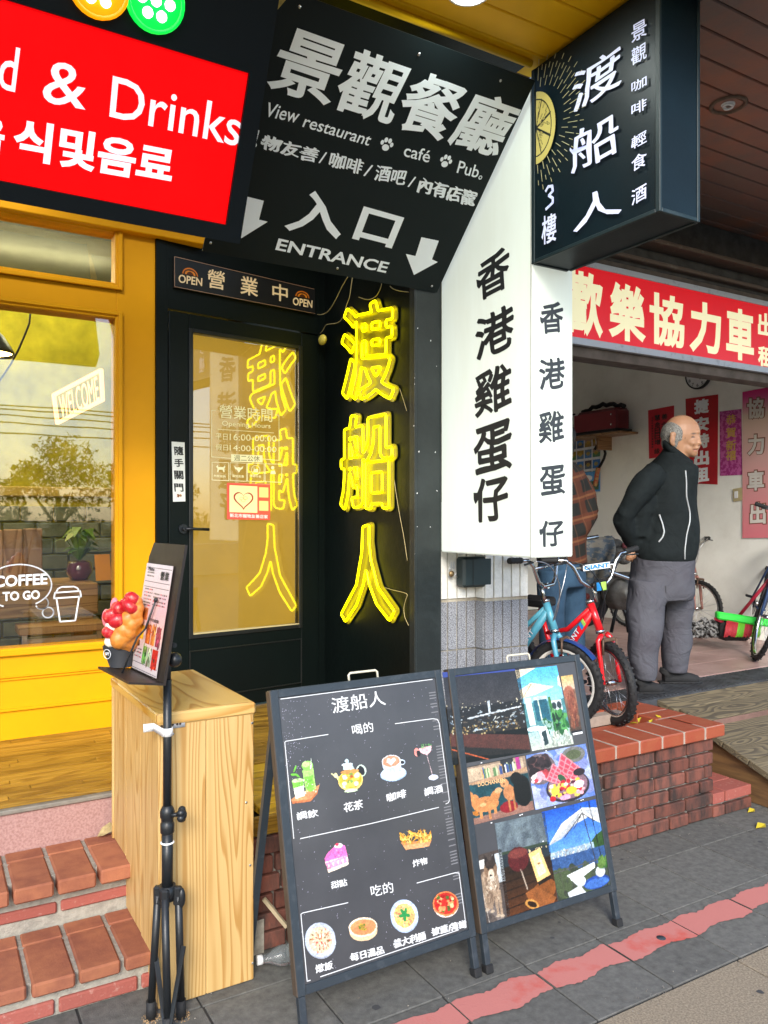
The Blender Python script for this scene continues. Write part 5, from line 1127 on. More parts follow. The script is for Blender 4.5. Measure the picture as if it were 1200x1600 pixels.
# ================================================================== bicycles
def Rz(a): return np.array(Matrix.Rotation(a, 3, 'Z'))
def Rx(a): return np.array(Matrix.Rotation(a, 3, 'X'))
def bicycle(name, lab, contact, heading, steer, lean, r=.225, c1=None, rimm=None, decal=True, group=None, bars='high', bell=None, tyr=.024, minimal=False):
    """heading: world direction angle of the front (radians); local x forward, y left, z up; origin at the front contact"""
    M = Rz(heading) @ Rx(lean); contact = np.array(contact, float)
    t_ = thing(name, lab, 'bicycle', contact, group)
    ax = np.array([0, 0, r])
    S = Rz(steer)
    def G(p): return contact + M @ np.array(p, float)
    def F_(p): return contact + M @ (S @ (np.array(p, float)))          # steered parts turn about the fork
    def wheel(o, T):
        sA = T((o[0], 1, r)) - T((o[0], 0, r)); c = T(o); 
        b = MB(); b.torus(c, sA, r - tyr, tyr, 48, 10, .9)
        fw = T((o[0] + 1, 0, r)) - c; up = T((o[0], 0, r + 1)) - T((o[0], 0, r))
        for k in range(44):
            a = k * 2 * math.pi / 44; d = fw * math.cos(a) + up * math.sin(a); tn = -fw * math.sin(a) + up * math.cos(a)
            for sd_ in (-.55, .55) if k % 2 else (-.95, 0, .95):
                b.obox(c + d * (r - .001 - .008 * abs(sd_)) + sA * tyr * .8 * sd_, (.007, .011, .012), np.column_stack([d, tn, sA]))
        w = b.build('tyre', m_rubber, t_)
        b = MB(); b.lathe([(r - 2 * tyr + .003, -.012), (r - 2 * tyr - .010, -.012), (r - 2 * tyr - .014, 0), (r - 2 * tyr - .010, .012), (r - 2 * tyr + .003, .012), (r - 2 * tyr + .003, -.012)], c, sA, 44); b.build('rim', rimm or m_chrome, t_)
        b = MB()
        for k in range(20):
            a = k * math.pi / 10; a2 = a + (.5 if k % 2 else -.5); d = fw * math.cos(a) + up * math.sin(a); d2 = fw * math.cos(a2) + up * math.sin(a2)
            b.tube([c + d2 * .018 + sA * (.025 if k % 4 < 2 else -.025), c + d * (r - 2 * tyr - .008)], .0014, 4)
        b.build('spokes', m_steel, t_)['kind'] = 'stuff'
        b = MB(); b.cyl(c - sA * .045, c + sA * .045, .008); b.cyl(c - sA * .03, c + sA * .03, .016); b.cyl(c - sA * .055, c - sA * .045, .009, seg=6); b.cyl(c + sA * .045, c + sA * .055, .009, seg=6); b.build('hub', m_chrome, t_)
    wheel((0, 0, r), F_)
    wb = .70 * r / .225; wheel((-wb, 0, r), G)
    k = r / .225
    crown = (-.035 * k, 0, r + .255 * k); hb = (-.045 * k, 0, r + .275 * k); ht_ = (-.095 * k, 0, r + .42 * k)
    b = MB()
    for sy in (-1, 1): b.tube([F_((.012, sy * .048, r)), F_((.0, sy * .048, r + .05)), F_((-.012 * k, sy * .046, r + .14 * k)), F_((-.03 * k, sy * .04, r + .225 * k)), F_((-.036 * k, sy * .014, r + .258 * k))], [.009, .011, .013, .015, .014], 10)
    b.build('fork', c1, t_)
    b = MB(); b.tube([G(hb), G(ht_)], .020 * k, 14); b.tube([G((-.085 * k, 0, r + .375 * k)), G((-.23 * k, 0, r + .20 * k)), G((-.36 * k, 0, r + .03))], [.021 * k, .022 * k, .02 * k], 12); b.tube([G((-.09 * k, 0, r + .40 * k)), G((-.26 * k, 0, r + .26 * k)), G((-.42 * k, 0, r + .22 * k))], .014 * k, 10)
    b.tube([G((-.36 * k, 0, r)), G((-.45 * k, 0, r + .36 * k))], .014 * k, 10)
    for sy in (-.05, .05): b.tube([G((-.37 * k, sy * .5, r)), G((-wb, sy, r))], .009, 8); b.tube([G((-.44 * k, sy * .3, r + .3 * k)), G((-wb, sy, r))], .008, 8)
    b.build('frame', c1, t_)
    b = MB(); b.cyl(G((hb[0], 0, hb[2] - .012)), G((hb[0] - .003, 0, hb[2] + .006)), .024 * k); b.build('headset', m_chrome, t_); b = MB(); b.cyl(G(ht_), G((ht_[0] - .006, 0, ht_[2] + .018)), .022 * k); b.build('headset', m_chrome, t_)
    # stem and bars
    top = (ht_[0] - .02, 0, ht_[2] + .085); b = MB(); b.tube([F_(ht_), F_((ht_[0] - .010, 0, ht_[2] + .06)), F_(top)], .012, 10); b.tube([F_(top), F_((top[0] + .045, 0, top[2] + .008))], .016, 10); b.build('stem', m_chrome, t_)
    o = np.array([top[0] + .045, 0, top[2] + .01]); b = MB()
    hh = .15 * k if bars == 'high' else .06
    prof = [(0, 0, 0), (0, .05, .0), (-.005, .09, .03), (-.012, .125, hh * .75), (-.02, .16, hh), (-.05, .27, hh + .01)]
    b.tube([F_(o + np.array(q)) for q in [(x, -y, z) for x, y, z in prof[::-1]][:-1] + prof], .0105, 10)
    if bars == 'high': b.tube([F_(o + (-.011, -.115, hh * .68)), F_(o + (-.011, .115, hh * .68))], .008, 8)
    HB_ = b.build('handlebar', m_chrome, t_)
    for sy in (-1, 1):
        b = MB(); a_, e_ = o + (-.034, sy * .20, hh + .005), o + (-.055, sy * .29, hh + .012); pts = [a_ + (e_ - a_) * q / 8 for q in range(9)]
        b.tube([F_(p) for p in pts], [.017 if i % 2 else .0145 for i in range(9)], 10); b.build('grip', m_rubber, t_)
        b = MB(); b.tube([F_(o + (-.02, sy * .175, hh)), F_(o + (.02, sy * .18, hh - .005)), F_(o + (.012, sy * .25, hh - .01))], .0055, 6); b.build('brake_lever', m_blackmetal, t_)
        b = MB(); P3 = [o + (.02, sy * .17, hh), o + (.07, sy * .10, hh * .9), o + (.085, sy * .02, .02), o + (.05, -sy * .015, -.12), o + (.01, 0, -.22)]
        Q = np.array([F_(P3[i] * (1 - q) + P3[i + 1] * q) for i in range(4) for q in np.linspace(0, 1, 6)[:-1]] + [F_(P3[-1])])
        for _ in range(6): Q[1:-1] = (Q[:-2] + 2 * Q[1:-1] + Q[2:]) / 4
        b.tube(Q, .0028, 6); b.build('brake_cable', m_blackmetal if c1 is m_redpaint else m_steel, t_)
    b = MB(); b.obox(F_((.01, 0, r + .235 * k)), (.02, .07, .02), M @ S, .004)
    for sy in (-1, 1): b.tube([F_((.018, sy * .038, r + .24 * k)), F_((.016, sy * .043, r + .16 * k))], .006, 6)
    b.build('brake_caliper', mat('rusty_caliper', (.16, .10, .07), .6, .6, var=.4, vs=50), t_)
    b = MB(); b.obox(G((-.47 * k, 0, r + .40 * k)), (.20, .11, .05), M, .022); b.build('saddle', m_rubber, t_)
    b = MB(); b.lathe([(.055, -.002), (.062, 0), (.055, .002)], G((-.36 * k, -.05, r)), M @ np.array([0, 1., 0]), 24)
    for s2 in (-1, 1): b.beam(G((-.36 * k, s2 * .06, r)), G((-.36 * k + s2 * .07, s2 * .06, r - s2 * .07)), .012, .012)
    b.build('crank', m_blackmetal, t_)
    if not minimal:
        for s2 in (-1, 1): MB().obox(G((-.36 * k + s2 * .07, s2 * .10, r - s2 * .07)), (.06, .07, .018), M, .004).build('pedal', m_rubber, t_)
    return t_, G, F_, M, S, o, hh
hd_ = lambda lat, dep: math.atan2((RT * lat + FW * dep)[1], (RT * lat + FW * dep)[0])
m_cyanp = mat('worn_sky_blue_paint', (.10, .36, .46), .35, c2=(.05, .22, .32), vs=5, coat=.3); m_whrim = mat('white_rim', (.62, .60, .55), .5, var=.2, vs=20)
m_decal = mat('white_decal', (.8, .82, .85), .4); m_bdecal = mat('blue_decal', (.02, .22, .55), .4); m_gdecal = mat('lime_decal', (.35, .6, .10), .4); m_navy = mat('navy_decal', (.02, .04, .2), .4)
def decal(Ft, body, s0, s1, t0, t1, t_, d):
    b = MB(); text(b, Ft, body, (s0, t0), (s1, t0), (s0, t1), .05, d=d, px=False); b.build('brand_outline', m_navy, t_)
    b = MB(); text(b, Ft, body, (s0, t0), (s1, t0), (s0, t1), .015, d=d + .001, px=False); b.build('brand_word', m_decal, t_)
CP = onz(959, 1131, .414)
rb_, G, F_, M, S, o, hh = bicycle('small_bicycle', 'small red bicycle with padded chrome handlebar in the brick planter', CP, hd_(.62, -.78), R(-23), R(6.5), .222, m_redpaint, m_chrome)
def tube_frame(p, q, up): p = np.array(p); q = np.array(q); return Frame(p, q - p, up)
k = .222 / .225; r_ = .222
pa, pb2 = G((-.30 * k, 0, r_ + .115 * k)), G((-.10 * k, 0, r_ + .357 * k)); side = -(M @ np.array([0, 1., 0])); ft = Frame(pa, pb2 - pa, np.cross(side, pb2 - pa)); 
if ft.N @ (CA - pa) < 0: ft = Frame(pa, pb2 - pa, -np.cross(side, pb2 - pa))
decal(ft, 'GIANT', .05, .20, -.014, .014, rb_, .0225)
b = MB(); b.prism([(.215, -.016), (.235, -.016), (.245, .016), (.225, .016)], ft, .02, .0225); b.build('blue_stripe', m_bdecal, rb_)
b = MB(); b.prism([(.24, -.016), (.26, -.016), (.27, .016), (.25, .016)], ft, .02, .0225); b.build('green_stripe', m_gdecal, rb_)
def padbox(t_, F_, o, hh, S, M):
    c = F_(o + (-.011, 0, hh * .68)); MB().obox(c, (.036, .17, .036), M @ S, .008).build('bar_pad', mat('pad_black', (.02, .02, .025), .5), t_)
    y_ = M @ S @ np.array([0, 1., 0]); f_ = M @ S @ np.array([1., 0, 0]); u_ = M @ S @ np.array([0, 0, 1.]); fr = Frame(c + f_ * .019, y_, u_)
    if fr.N @ f_ < 0: fr = Frame(c + f_ * .019, -y_, u_)
    b = MB(); b.prism([(-.08, -.016), (.08, -.016), (.08, .016), (-.08, .016)], fr, .0, .0008); b.build('pad_print', m_decal, t_)
    b = MB(); text(b, fr, 'GIANT', (-.075, -.012), (.075, -.012), (-.075, .012), .05, d=.0015, px=False); b.build('brand_word', m_bdecal, t_)
    c2 = F_(o + (.03, 0, .0)); MB().obox(c2, (.03, .07, .055), M @ S, .008).build('stem_pad', m_blackmetal, t_); fr2 = Frame(c2 + f_ * .0155, fr.U, u_)
    b = MB(); b.prism([(-.03, -.022), (-.004, -.022), (-.008, .022), (-.03, .022)], fr2, 0, .001); b.build('blue_panel', m_bdecal, t_)
    b = MB(); b.prism([(.0, -.022), (.026, -.022), (.026, .022), (-.004, .022)], fr2, 0, .001); b.build('green_panel', m_gdecal, t_)
padbox(rb_, F_, o, hh, S, M)
CP = onz(884, 1131, .414)
bb_, G, F_, M, S, o, hh = bicycle('small_bicycle', 'small sky blue bicycle with white front rim in the brick planter', CP, hd_(.66, -.75), R(8), R(4), .222, m_cyanp, m_whrim)
pa, pb2 = G((-.30 * k, 0, r_ + .115 * k)), G((-.10 * k, 0, r_ + .357 * k)); side = -(M @ np.array([0, 1., 0])); ft = Frame(pa, pb2 - pa, np.cross(side, pb2 - pa))
if ft.N @ (CA - pa) < 0: ft = Frame(pa, pb2 - pa, -np.cross(side, pb2 - pa))
decal(ft, 'GIANT', .04, .19, -.014, .014, bb_, .0225)
# blue mudguard
b = MB(); V = []; Fc = []
for i in range(25):
    a = R(38 + 125 * i / 24)
    for y_ in (-.026, -.016, 0, .016, .026): V.append(F_((math.cos(a) * (r_ + .012 - .25 * abs(y_) ), y_, r_ + math.sin(a) * (r_ + .012 - .25 * abs(y_)))))
for i in range(24):
    for j in range(4): Fc.append((i * 5 + j, i * 5 + j + 1, i * 5 + j + 6, i * 5 + j + 5))
b.add(V, Fc, True); b.build('mudguard', mat('royal_blue_plastic', (.012, .045, .17), .35), bb_)
b = MB(); b.tube([F_((-.12, .035, r_ + .20)), F_((0, .055, r_)), F_((-.22, .035, r_ + .02))], .0022, 6); b.build('mudguard_stay', m_steel, bb_)
# bicycle at the right frame edge, parked on the shop floor
CP = onz(1178, 1031, ZF + .002)
bicycle('rental_bicycle', 'full size dark bicycle cut off by the right edge of the photograph', CP, hd_(-.36, -.93), R(4), R(-16), .33, mat('navy_frame_paint', (.02, .05, .14), .35), m_chrome, bars='low', tyr=.02)
# bicycle leaning against the wall behind the man
CP = onz(1088, 996, ZF + .002)
bicycle('wall_bicycle', 'old bicycle against the wall with only its wheel showing behind the man\'s legs', CP, R(-90), R(0), R(-4), .25, mat('rusty_pink_paint', (.32, .14, .11), .6), m_chrome, bars='low', tyr=.017)

# old scooter hub and draped cloths between the two men
SC = thing('old_scooter', 'dusty grey scooter with a disc wheel standing behind the red bicycle', 'scooter', onz(915, 985, ZF))
wc = at(912, 935, 5.9); wn_ = -FW * .9 + RT * .25; wn_ /= np.linalg.norm(wn_)
MB().torus(wc, wn_, .17, .045, 40, 10).build('tyre', m_rubber, SC)
m_gm = mat('dusty_grey_metal', (.20, .19, .17), .55, .5, c2=(.10, .09, .08), vs=14)
b = MB(); b.lathe([(.135, .0), (.13, .02), (.08, .03), (.05, .04), (.02, .05), (0, .05)], wc, wn_, 36); b.build('disc_wheel', m_gm, SC)
MB().lathe([(.0, .058), (.022, .055), (.026, .03)], wc + np.array([0, 0, .02]), wn_, 16).build('red_cap', mat('dark_red_cap', (.2, .03, .02), .6), SC)
ec = at(970, 925, 5.9); b = MB(); b.lathe([(.0, .1), (.04, .11), (.05, .08), (.10, .07), (.13, .03), (.14, -.06)], ec, wn_, 28); b.obox(at(955, 905, 5.95), (.38, .22, .1), np.column_stack([RT, FW, np.array([0, 0, 1.])]), .03); b.tube([at(985, 960, 6), at(970, 915, 6), at(940, 890, 6)], .05); b.tube([at(992, 985, 6.0), at(985, 930, 6.0), at(1000, 895, 6)], .035); b.build('engine', m_gm, SC)
b = MB(); b.torus(ec, wn_, .075, .016, 30, 8); b.torus(ec, wn_, .03, .01, 20, 8); b.build('pulley', mat('bare_alloy', (.42, .40, .36), .4, .8), SC)
b = MB(); b.tube([at(955, 988, 5.9), at(962, 955, 5.9), at(968, 945, 5.9), at(978, 958, 5.9), at(982, 988, 5.9)], .013); b.build('centre_stand', m_blackmetal, SC)
b = MB(); b.tube([at(905, 880, 5.8), at(930, 885, 5.8), at(985, 905, 5.8), at(995, 870, 5.9)], .018); b.tube([at(870, 850, 5.7), at(935, 838, 5.7)], .014); b.build('handlebar', m_chrome, SC)
m_cl = mat('grey_blue_stripe_cloth', (.10, .13, .16), .9, c2=(.26, .24, .20), vs=4, stretch=(3, 3, 6), thr=(.47, .53), bump=.5, bs=18)
CLt = thing('draped_jacket', 'grey and blue striped cloth draped over the scooter handlebar', 'cloth', at(935, 930, 5.75))
V = []; Fc = []; nx, ny = 15, 13
for j in range(ny):
    for i in range(nx):
        fx, fy = i / (nx - 1), j / (ny - 1); u_ = 908 + 48 * fx + 6 * math.sin(fy * 5) - 10 * fy * (1 - fx); v_ = 838 + fy * (78 - 26 * abs(fx - .35)) + 5 * (1 - fx)
        V.append(at(u_, v_, 5.72 - .05 * math.sin(fx * 14 + fy * 2) * fy - .10 * math.sin(fy * 1.6)))
for j in range(ny - 1):
    for i in range(nx - 1): a = j * nx + i; Fc.append((a, a + 1, a + nx + 1, a + nx))
o_ = MB().add(V, Fc, True).build('cloth', m_cl, CLt); md = o_.modifiers.new('thick', 'SOLIDIFY'); md.thickness = .012
t_ = thing('bundle', 'black and grey bundle of rags piled beside the draped cloth', 'rags', at(968, 890, 5.9)); b = MB()
for u_, v_, r0 in ((950, 846, .055), (962, 850, .05), (968, 862, .06), (958, 872, .06), (975, 874, .05)): b.ball(at(u_, v_, 5.9), (r0 * 1.2, r0, r0 * .8), 12)
b.build('cloth_lump', mat('dark_rag', (.05, .05, .048), .9, c2=(.16, .15, .13), vs=12, bump=1, bs=25), t_)
b = MB(); b.ball(at(978, 852, 5.85), .03, 10); b.build('pink_knot', mat('dusty_pink', (.4, .12, .14), .8), t_)
b = MB(); b.cyl(at(972, 872, 5.7), at(985, 862, 5.7), .03, seg=16); b.build('wire_spool', mat('white_wire', (.6, .6, .56), .5), t_)
# ================================================================== pine box with stepped sides
PBX = {}
def from_img(u, v, z): p = onz(u, v, z); return p
zt = .9
fl_ = from_img(247.7, 1117, zt)
U1 = RT * .857 + FW * .515; U1 /= np.linalg.norm(U1); V1 = np.cross([0, 0, 1.], U1)
W_ = .308; D_ = .655; O_ = fl_ * (1, 1, 0)
FP1 = Frame(O_, U1, (0, 0, 1))
PX_ = thing('pine_box', 'tall varnished pine box standing on the pavement against the brick steps', 'wooden box', O_ + U1 * W_ / 2)
def BP(s, d, z): return O_ + U1 * s + V1 * d + np.array([0, 0, z])
Mb = np.column_stack([U1, V1, [0, 0, 1.]])
def pbox(mb, s0, s1, d0, d1, z0, z1, bev=.003): return mb.obox(BP((s0 + s1) / 2, (d0 + d1) / 2, (z0 + z1) / 2), (s1 - s0, d1 - d0, z1 - z0), Mb, bev)
pbox(MB(), 0, W_ * .485, 0, .02, 0.002, .868).build('front_board', m_pine, PX_); pbox(MB(), W_ * .488, W_, 0, .02, .002, .868).build('front_board', m_pine, PX_)
for k in range(3): pbox(MB(), .004 + .0, .022, .021 + .211 * k, .021 + .2095 * (k + 1), .002 if k == 0 else (.13 if k == 1 else .305), .868, .0015).build('side_board', m_pine, PX_)
for k in range(3): pbox(MB(), W_ - .022, W_ - .002, .021 + .211 * k, .021 + .2095 * (k + 1), .002, .868, .0015).build('side_board', m_pine, PX_)
m_pt = wood('pine_board_top', (.52, .34, .10), (.35, .17, .03), 'Y', 16, (5.5, 5.5, .8), .36, .04, .22, gap=.5)
pbox(MB(), -.004, W_ + .006, .024, D_, .869, .90, .004).build('top_board', m_pt, PX_)
m_px = wood('pine_board_across', (.56, .36, .125), (.42, .22, .05), 'X', 12, (8, 8, .8), .42, .05, .22)
pbox(MB(), -.004, W_ + .006, -.006, .0235, .863, .902, .007).build('front_lip', m_px, PX_)
pbox(MB(), 0, W_, D_ - .02, D_, .3, .868).build('back_board', m_pine, PX_)
b = MB()
for q in ((394, 1130), (385, 1254), (391, 1352), (395, 1505), (270, 1147)):
    s, t = FP1.st(*q); b.lathe([(0, .0006), (.0032, .0012), (.0042, .0002)], FP1.P(s, t, .0), FP1.N, 10)
b.build('screw_head', m_steel, PX_)['kind'] = 'stuff'

# ================================================================== tripod menu stand
DP = 2.335
def pz(v, d=DP): return 1.5 - (v - 809) / FPX * d
pc = at(261.5, 809, DP) * (1, 1, 0)
MS = thing('menu_stand', 'black tripod music stand strapped to the corner of the pine box', 'menu stand', pc)
def PP(z, dx=0, dy=0): return pc + RT * dx + FW * dy + np.array([0, 0, z])
b = MB(); b.cyl(PP(pz(1270)), PP(1.02), .0125); b.build('upper_pole', m_blackmetal, MS)
b = MB(); b.cyl(PP(pz(1390)), PP(pz(1300)), .0165); b.build('lower_pole', m_blackmetal, MS)
b = MB(); b.lathe([(.0168, 0), (.0205, .004), (.0205, .03), (.018, .033), (.018, .045), (.0215, .05), (.0215, .066), (.0185, .075), (.0135, .082), (.0125, .083)], PP(pz(1302)), seg=24); b.build('collar', m_blackmetal, MS)
b = MB(); b.cyl(PP(pz(1272), .012, -.01), PP(pz(1270), .035, -.012), .006)
for k in range(5): a = k * 1.2566; b.ball(PP(pz(1270), .046, -.014) + np.array([0, 0, math.sin(a) * .013]) + FW * math.cos(a) * .010, (.012, .012, .012), 10)
b.ball(PP(pz(1270), .047, -.014), (.015, .015, .017), 12); b.build('knob', m_blackmetal, MS)
b = MB(); b.torus(PP(pz(1316)), (0, 0, 1), .0175, .003, 20, 8); b.build('cable_tie', m_white, MS)
zh = pz(1392); b = MB(); b.cyl(PP(zh - .025), PP(zh + .018), .024)
for dx, dy in ((-.028, .0), (.032, -.004), (.0, -.024)):
    b.obox(PP(zh - .012, dx, dy), (.024, .02, .055), np.column_stack([RT, FW, [0, 0, 1.]]), .006)
b.ball(PP(zh - .018, .043, -.004), (.012, .012, .03), 12); b.build('hub', m_blackmetal, MS)
feet = []
for u_, v_, dep, top in ((236, 1592, 2.375, (-.028, .0)), (283, 1590, 2.37, (.034, -.004)), (262, 1618, 2.25, (.0, -.026))):
    f = onz(u_, v_, 0) * (1, 1, 0); b = MB(); tp = PP(zh - .01, *top); b.tube([tp, f + (0, 0, .03)], .0115, 12); b.build('leg', m_blackmetal, MS); b = MB(); b.tube([f + (0, 0, .055), f + (0, 0, .001)], [.0145, .016], 12); b.build('rubber_foot', m_rubber, MS); feet.append(f)
b = MB(); b.beam(at(287, 1478, 2.33), at(266, 1600, 2.27), .014, .004); b.beam(at(241, 1478, 2.36), at(258, 1600, 2.27), .014, .004); b.build('brace', m_blackmetal, MS)
m_ch = mat('wood_shavings', (.50, .34, .17), .9, c2=(.3, .17, .08), vs=90)
for f, lab in ((feet[0], 'small heap of wood shavings at the left tripod foot'), (feet[1], 'small heap of wood shavings at the right tripod foot')):
    b = MB()
    for _ in range(160):
        a = random.uniform(0, 6.28); r_ = random.uniform(0, 1) ** .5 * .028; q = f + np.array([math.cos(a) * r_, math.sin(a) * r_, random.uniform(.001, .012) * (1.4 - r_ / .028)]); e = np.array([random.uniform(-1, 1) for _ in range(3)]) * .005; g_ = np.array([random.uniform(-1, 1) for _ in range(3)]) * .004
        b.add([q, q + e, q + g_], [(0, 1, 2)])
    tag(b.build('sawdust', m_ch), lab, 'shavings', 'heaps of shavings round the tripod feet', 'stuff')
# strap bracket
zs = pz(1131); m_br = mat('white_perforated_strap', (.66, .66, .66), .45, var=.1); SB = thing('strap_bracket', 'white perforated plastic strap holding the stand to the pine box', 'bracket', PP(zs))
def SP(s, z, d): return FP1.P(s, z, d)
sp = (pc - FP1.O) @ FP1.U; s0 = max(sp - .05, -.0); s1_ = sp + .075; zb = FP1.st(275, 1131)[1]
dpole = (pc - FP1.O) @ FP1.N
arc = [(sp - .022, .004)] + [(sp + .016 * math.cos(a), dpole + .016 * math.sin(a)) for a in np.linspace(math.pi, 0, 9)] + [(sp + .022, .004)]
pts = [(sp - .052, .003), (sp - .03, .003)] + arc + [(sp + .03, .003), (s1_, .003)]
V = []; Fc = []
for i, (s, d) in enumerate(pts):
    for dz in (-.012, .012): V.append(SP(s, zb + dz, d))
for i in range(len(pts) - 1): Fc.append((2 * i, 2 * i + 2, 2 * i + 3, 2 * i + 1))
o_ = MB().add(V, Fc, True).build('strap', m_br, SB); md = o_.modifiers.new('t', 'SOLIDIFY'); md.thickness = .003
b = MB()
for q in (s0 + .008, s0 + .018, sp + .036, sp + .050, sp + .059): b.lathe([(0, .0015), (.0038, .001)], SP(q, zb, .0046), FP1.N, 12)
b.build('hole', mat('rusty_hole', (.06, .035, .02), .7), SB)['kind'] = 'stuff'
# desk, menu sheet
k_ = 1.10; d1 = 2.22 * k_
BL = ld(-.3211 * d1, d1, pz(1042, d1)); Wd = (RT * .59 - FW * .81); nb = RT * .81 + FW * .59; Vd = np.array([0, 0, 1.]) * math.cos(R(9)) + nb * math.sin(R(9))
FM = Frame(BL, Wd, Vd); Ws = .222; Hs = .325
if FM.N @ (CA - BL) < 0: FM.N = -FM.N
b = MB(); b.prism([(-.015, -.012), (Ws + .045, -.012), (Ws + .052, Hs + .065), (.02, Hs + .065), (-.005, Hs + .02)], FM, -.012, -.004); b.build('desk', mat('brown_black_board', (.022, .016, .013), .45, var=.3), MS)
b = MB(); b.prism([(-.02, -.012), (Ws + .045, -.012), (Ws + .045, -.006), (-.02, -.006)], FM, -.004, .095); b.build('ledge', mat('brown_black_board', 0), MS)
b = MB(); b.tube([PP(1.0), PP(1.06), FM.P(Ws * .7, .09, -.03)], .011); b.cyl(FM.P(Ws * .7, .06, -.012), FM.P(Ws * .7, .06, -.055), .016); b.ball(FM.P(Ws * .95, .055, -.05), (.022, .022, .022), 12); b.cyl(FM.P(Ws * .6, .10, -.03), FM.P(Ws * 1.1, .10, -.03), .007); b.build('tilt_clamp', m_blackmetal, MS)
b = MB(); b.tube([FM.P(.10, -.006, .06), FM.P(.095, .10, .03), FM.P(.105, .13, .012), FM.P(.15, .215, .012)], [.003, .003, .0035, .003], 8); b.ball(FM.P(.152, .22, .012), .007, 8); b.build('page_arm', m_blackmetal, MS)
MN = thing('menu_sheet', 'laminated white menu sheet with food pictures on the black stand', 'menu', BL)
cv = Canvas(110, 160, (.82, .77, .80)); cv.grad((.83, .80, .84), (.88, .72, .72), 0, .55); cv.grad((.88, .74, .72), (.84, .80, .80), .55, 1)
INK = (.12, .11, .12)
for y in (.04, .17, .22, .93, .985): cv.seg(.04, y, .96, y, .003, (.35, .33, .35))
for (x0, x1, y0, y1, n) in ((.08, .34, .08, .15, 2), (.08, .36, .24, .42, 6), (.45, .9, .27, .40, 4), (.45, .9, .62, .64, 1), (.06, .3, .80, .9, 3)):
    for i in range(n):
        y = y0 + (y1 - y0) * i / max(1, n)
        x = x0
        while x < x1: w_ = rng.uniform(.015, .05); cv.rect(x, y, x + w_, y + .012, INK if rng.random() < .75 else (.8, .2, .25)); x += w_ + .014
for (x0, y0, x1, y1, c_) in ((.12, .42, .34, .53, (.80, .42, .2)), (.10, .58, .30, .71, (.86, .58, .12)), (.38, .56, .56, .74, (.72, .33, .15)), (.58, .56, .74, .74, (.82, .45, .22)), (.76, .56, .93, .74, (.55, .18, .28)), (.08, .73, .2, .78, (.3, .15, .12)), (.36, .76, .52, .92, (.35, .5, .25)), (.54, .76, .70, .93, (.6, .62, .5)), (.72, .76, .93, .94, (.80, .16, .1))):
    cv.rect(x0, y0, x1, y1, c_)
    for _ in range(14): cv.ell(rng.uniform(x0 + .02, x1 - .02), rng.uniform(y0 + .01, y1 - .01), rng.uniform(.01, .04), rng.uniform(.01, .04), np.clip(np.array(c_) * rng.uniform(.5, 1.7) + rng.uniform(-.05, .1, 3), 0, 1), rng.uniform(0, 3), .8)
cv.a *= .9; cv.grain(.02); cv.build('printed_page', FM, (0, 0), (Ws, 0), (.0, Hs), .001, MN, px=False, m=print_mat('laminated_print', .18, .6))
words(FM, MN, 'lettering', m_blackink, [('營業', (Ws * .60, Hs * .86), (Ws * .92, Hs * .86), (Ws * .60, Hs * .94)), ('今日甜點', (Ws * .45, Hs * .47), (Ws * .8, Hs * .47), (Ws * .45, Hs * .50)), ('Menu', (Ws * .1, Hs * .93), (Ws * .34, Hs * .93), (Ws * .1, Hs * .97))], bold=.02, d=.0025, px=False)
# egg waffle in a black paper cup
cu = at(192, 1033, d1 + .02); cu = FM.P(-.028, -.004, .052) + RT * .030; WF = thing('egg_waffle_model', 'display model of an egg waffle with strawberries in a black paper cup', 'food model', cu)
ax_ = np.array([0, 0, 1.]) * .985 + FM.U * -.0 - RT * .09; ax_ /= np.linalg.norm(ax_)
b = MB(); n = 30; V = []
for (r_, h0, sl) in ((.034, 0, 0), (.050, .095, .035), (.047, .093, .035), (.032, .004, 0)):
    for k in range(n):
        a = 2 * math.pi * k / n; V.append(cu + ax_ * (h0 + sl * math.cos(a)) + RT * r_ * math.cos(a) + FW * r_ * math.sin(a))
F4 = [(i * n + k, i * n + (k + 1) % n, (i + 1) * n + (k + 1) % n, (i + 1) * n + k) for i in range(3) for k in range(n)]
b.add(V, F4, True); b.f.append(tuple(range(n))); b.sm.append(False); b.build('paper_cup', mat('black_paper', (.018, .020, .023), .6), WF)
fcv = Frame(cu + ax_ * .045 - FW * .0425 - RT * .022, RT * .9 - FW * .42, ax_)
if fcv.N @ (CA - cu) < 0: fcv.N = -fcv.N
b = MB(); b.line(fcv, [(.014 * math.cos(t), .014 * math.sin(t)) for t in np.linspace(0, 6.3, 20)], .0015, .003, .004); text(b, fcv, 'GFT', (-.008, -.004), (.008, -.004), (-.008, .005), .03, d=.003, px=False); b.build('logo_print', m_decal, WF)
mw = mat('golden_waffle', (.55, .21, .03), .45, c2=(.42, .13, .018), vs=35, coat=.15, bump=.3, bs=120)
wf = lambda u, v, dd=0: at(150 + u / 4.444, 840 + v / 4.444, d1 - .045 + dd)
b = MB()
for u_, v_, r0 in ((160, 705, .032), (195, 640, .028), (222, 565, .028), (250, 600, .026), (275, 530, .025), (290, 575, .02), (272, 480, .022), (300, 490, .018), (285, 450, .02), (235, 655, .024), (212, 690, .02), (270, 430, .018)): b.ball(wf(u_, v_), (r0 * .9, r0 * .9, r0), 14)
b.ball(wf(215, 610, .03), (.055, .045, .085), 16, None)
b.ball(wf(190, 700, .03), (.05, .045, .04), 16, None); organic('waffle', b, .0035, 2, mw, WF)
mst = mat('strawberry_red', (.40, .008, .015), .35, c2=(.55, .10, .07), vs=70, coat=.3, thr=(.52, .66), bump=.5, bs=150)
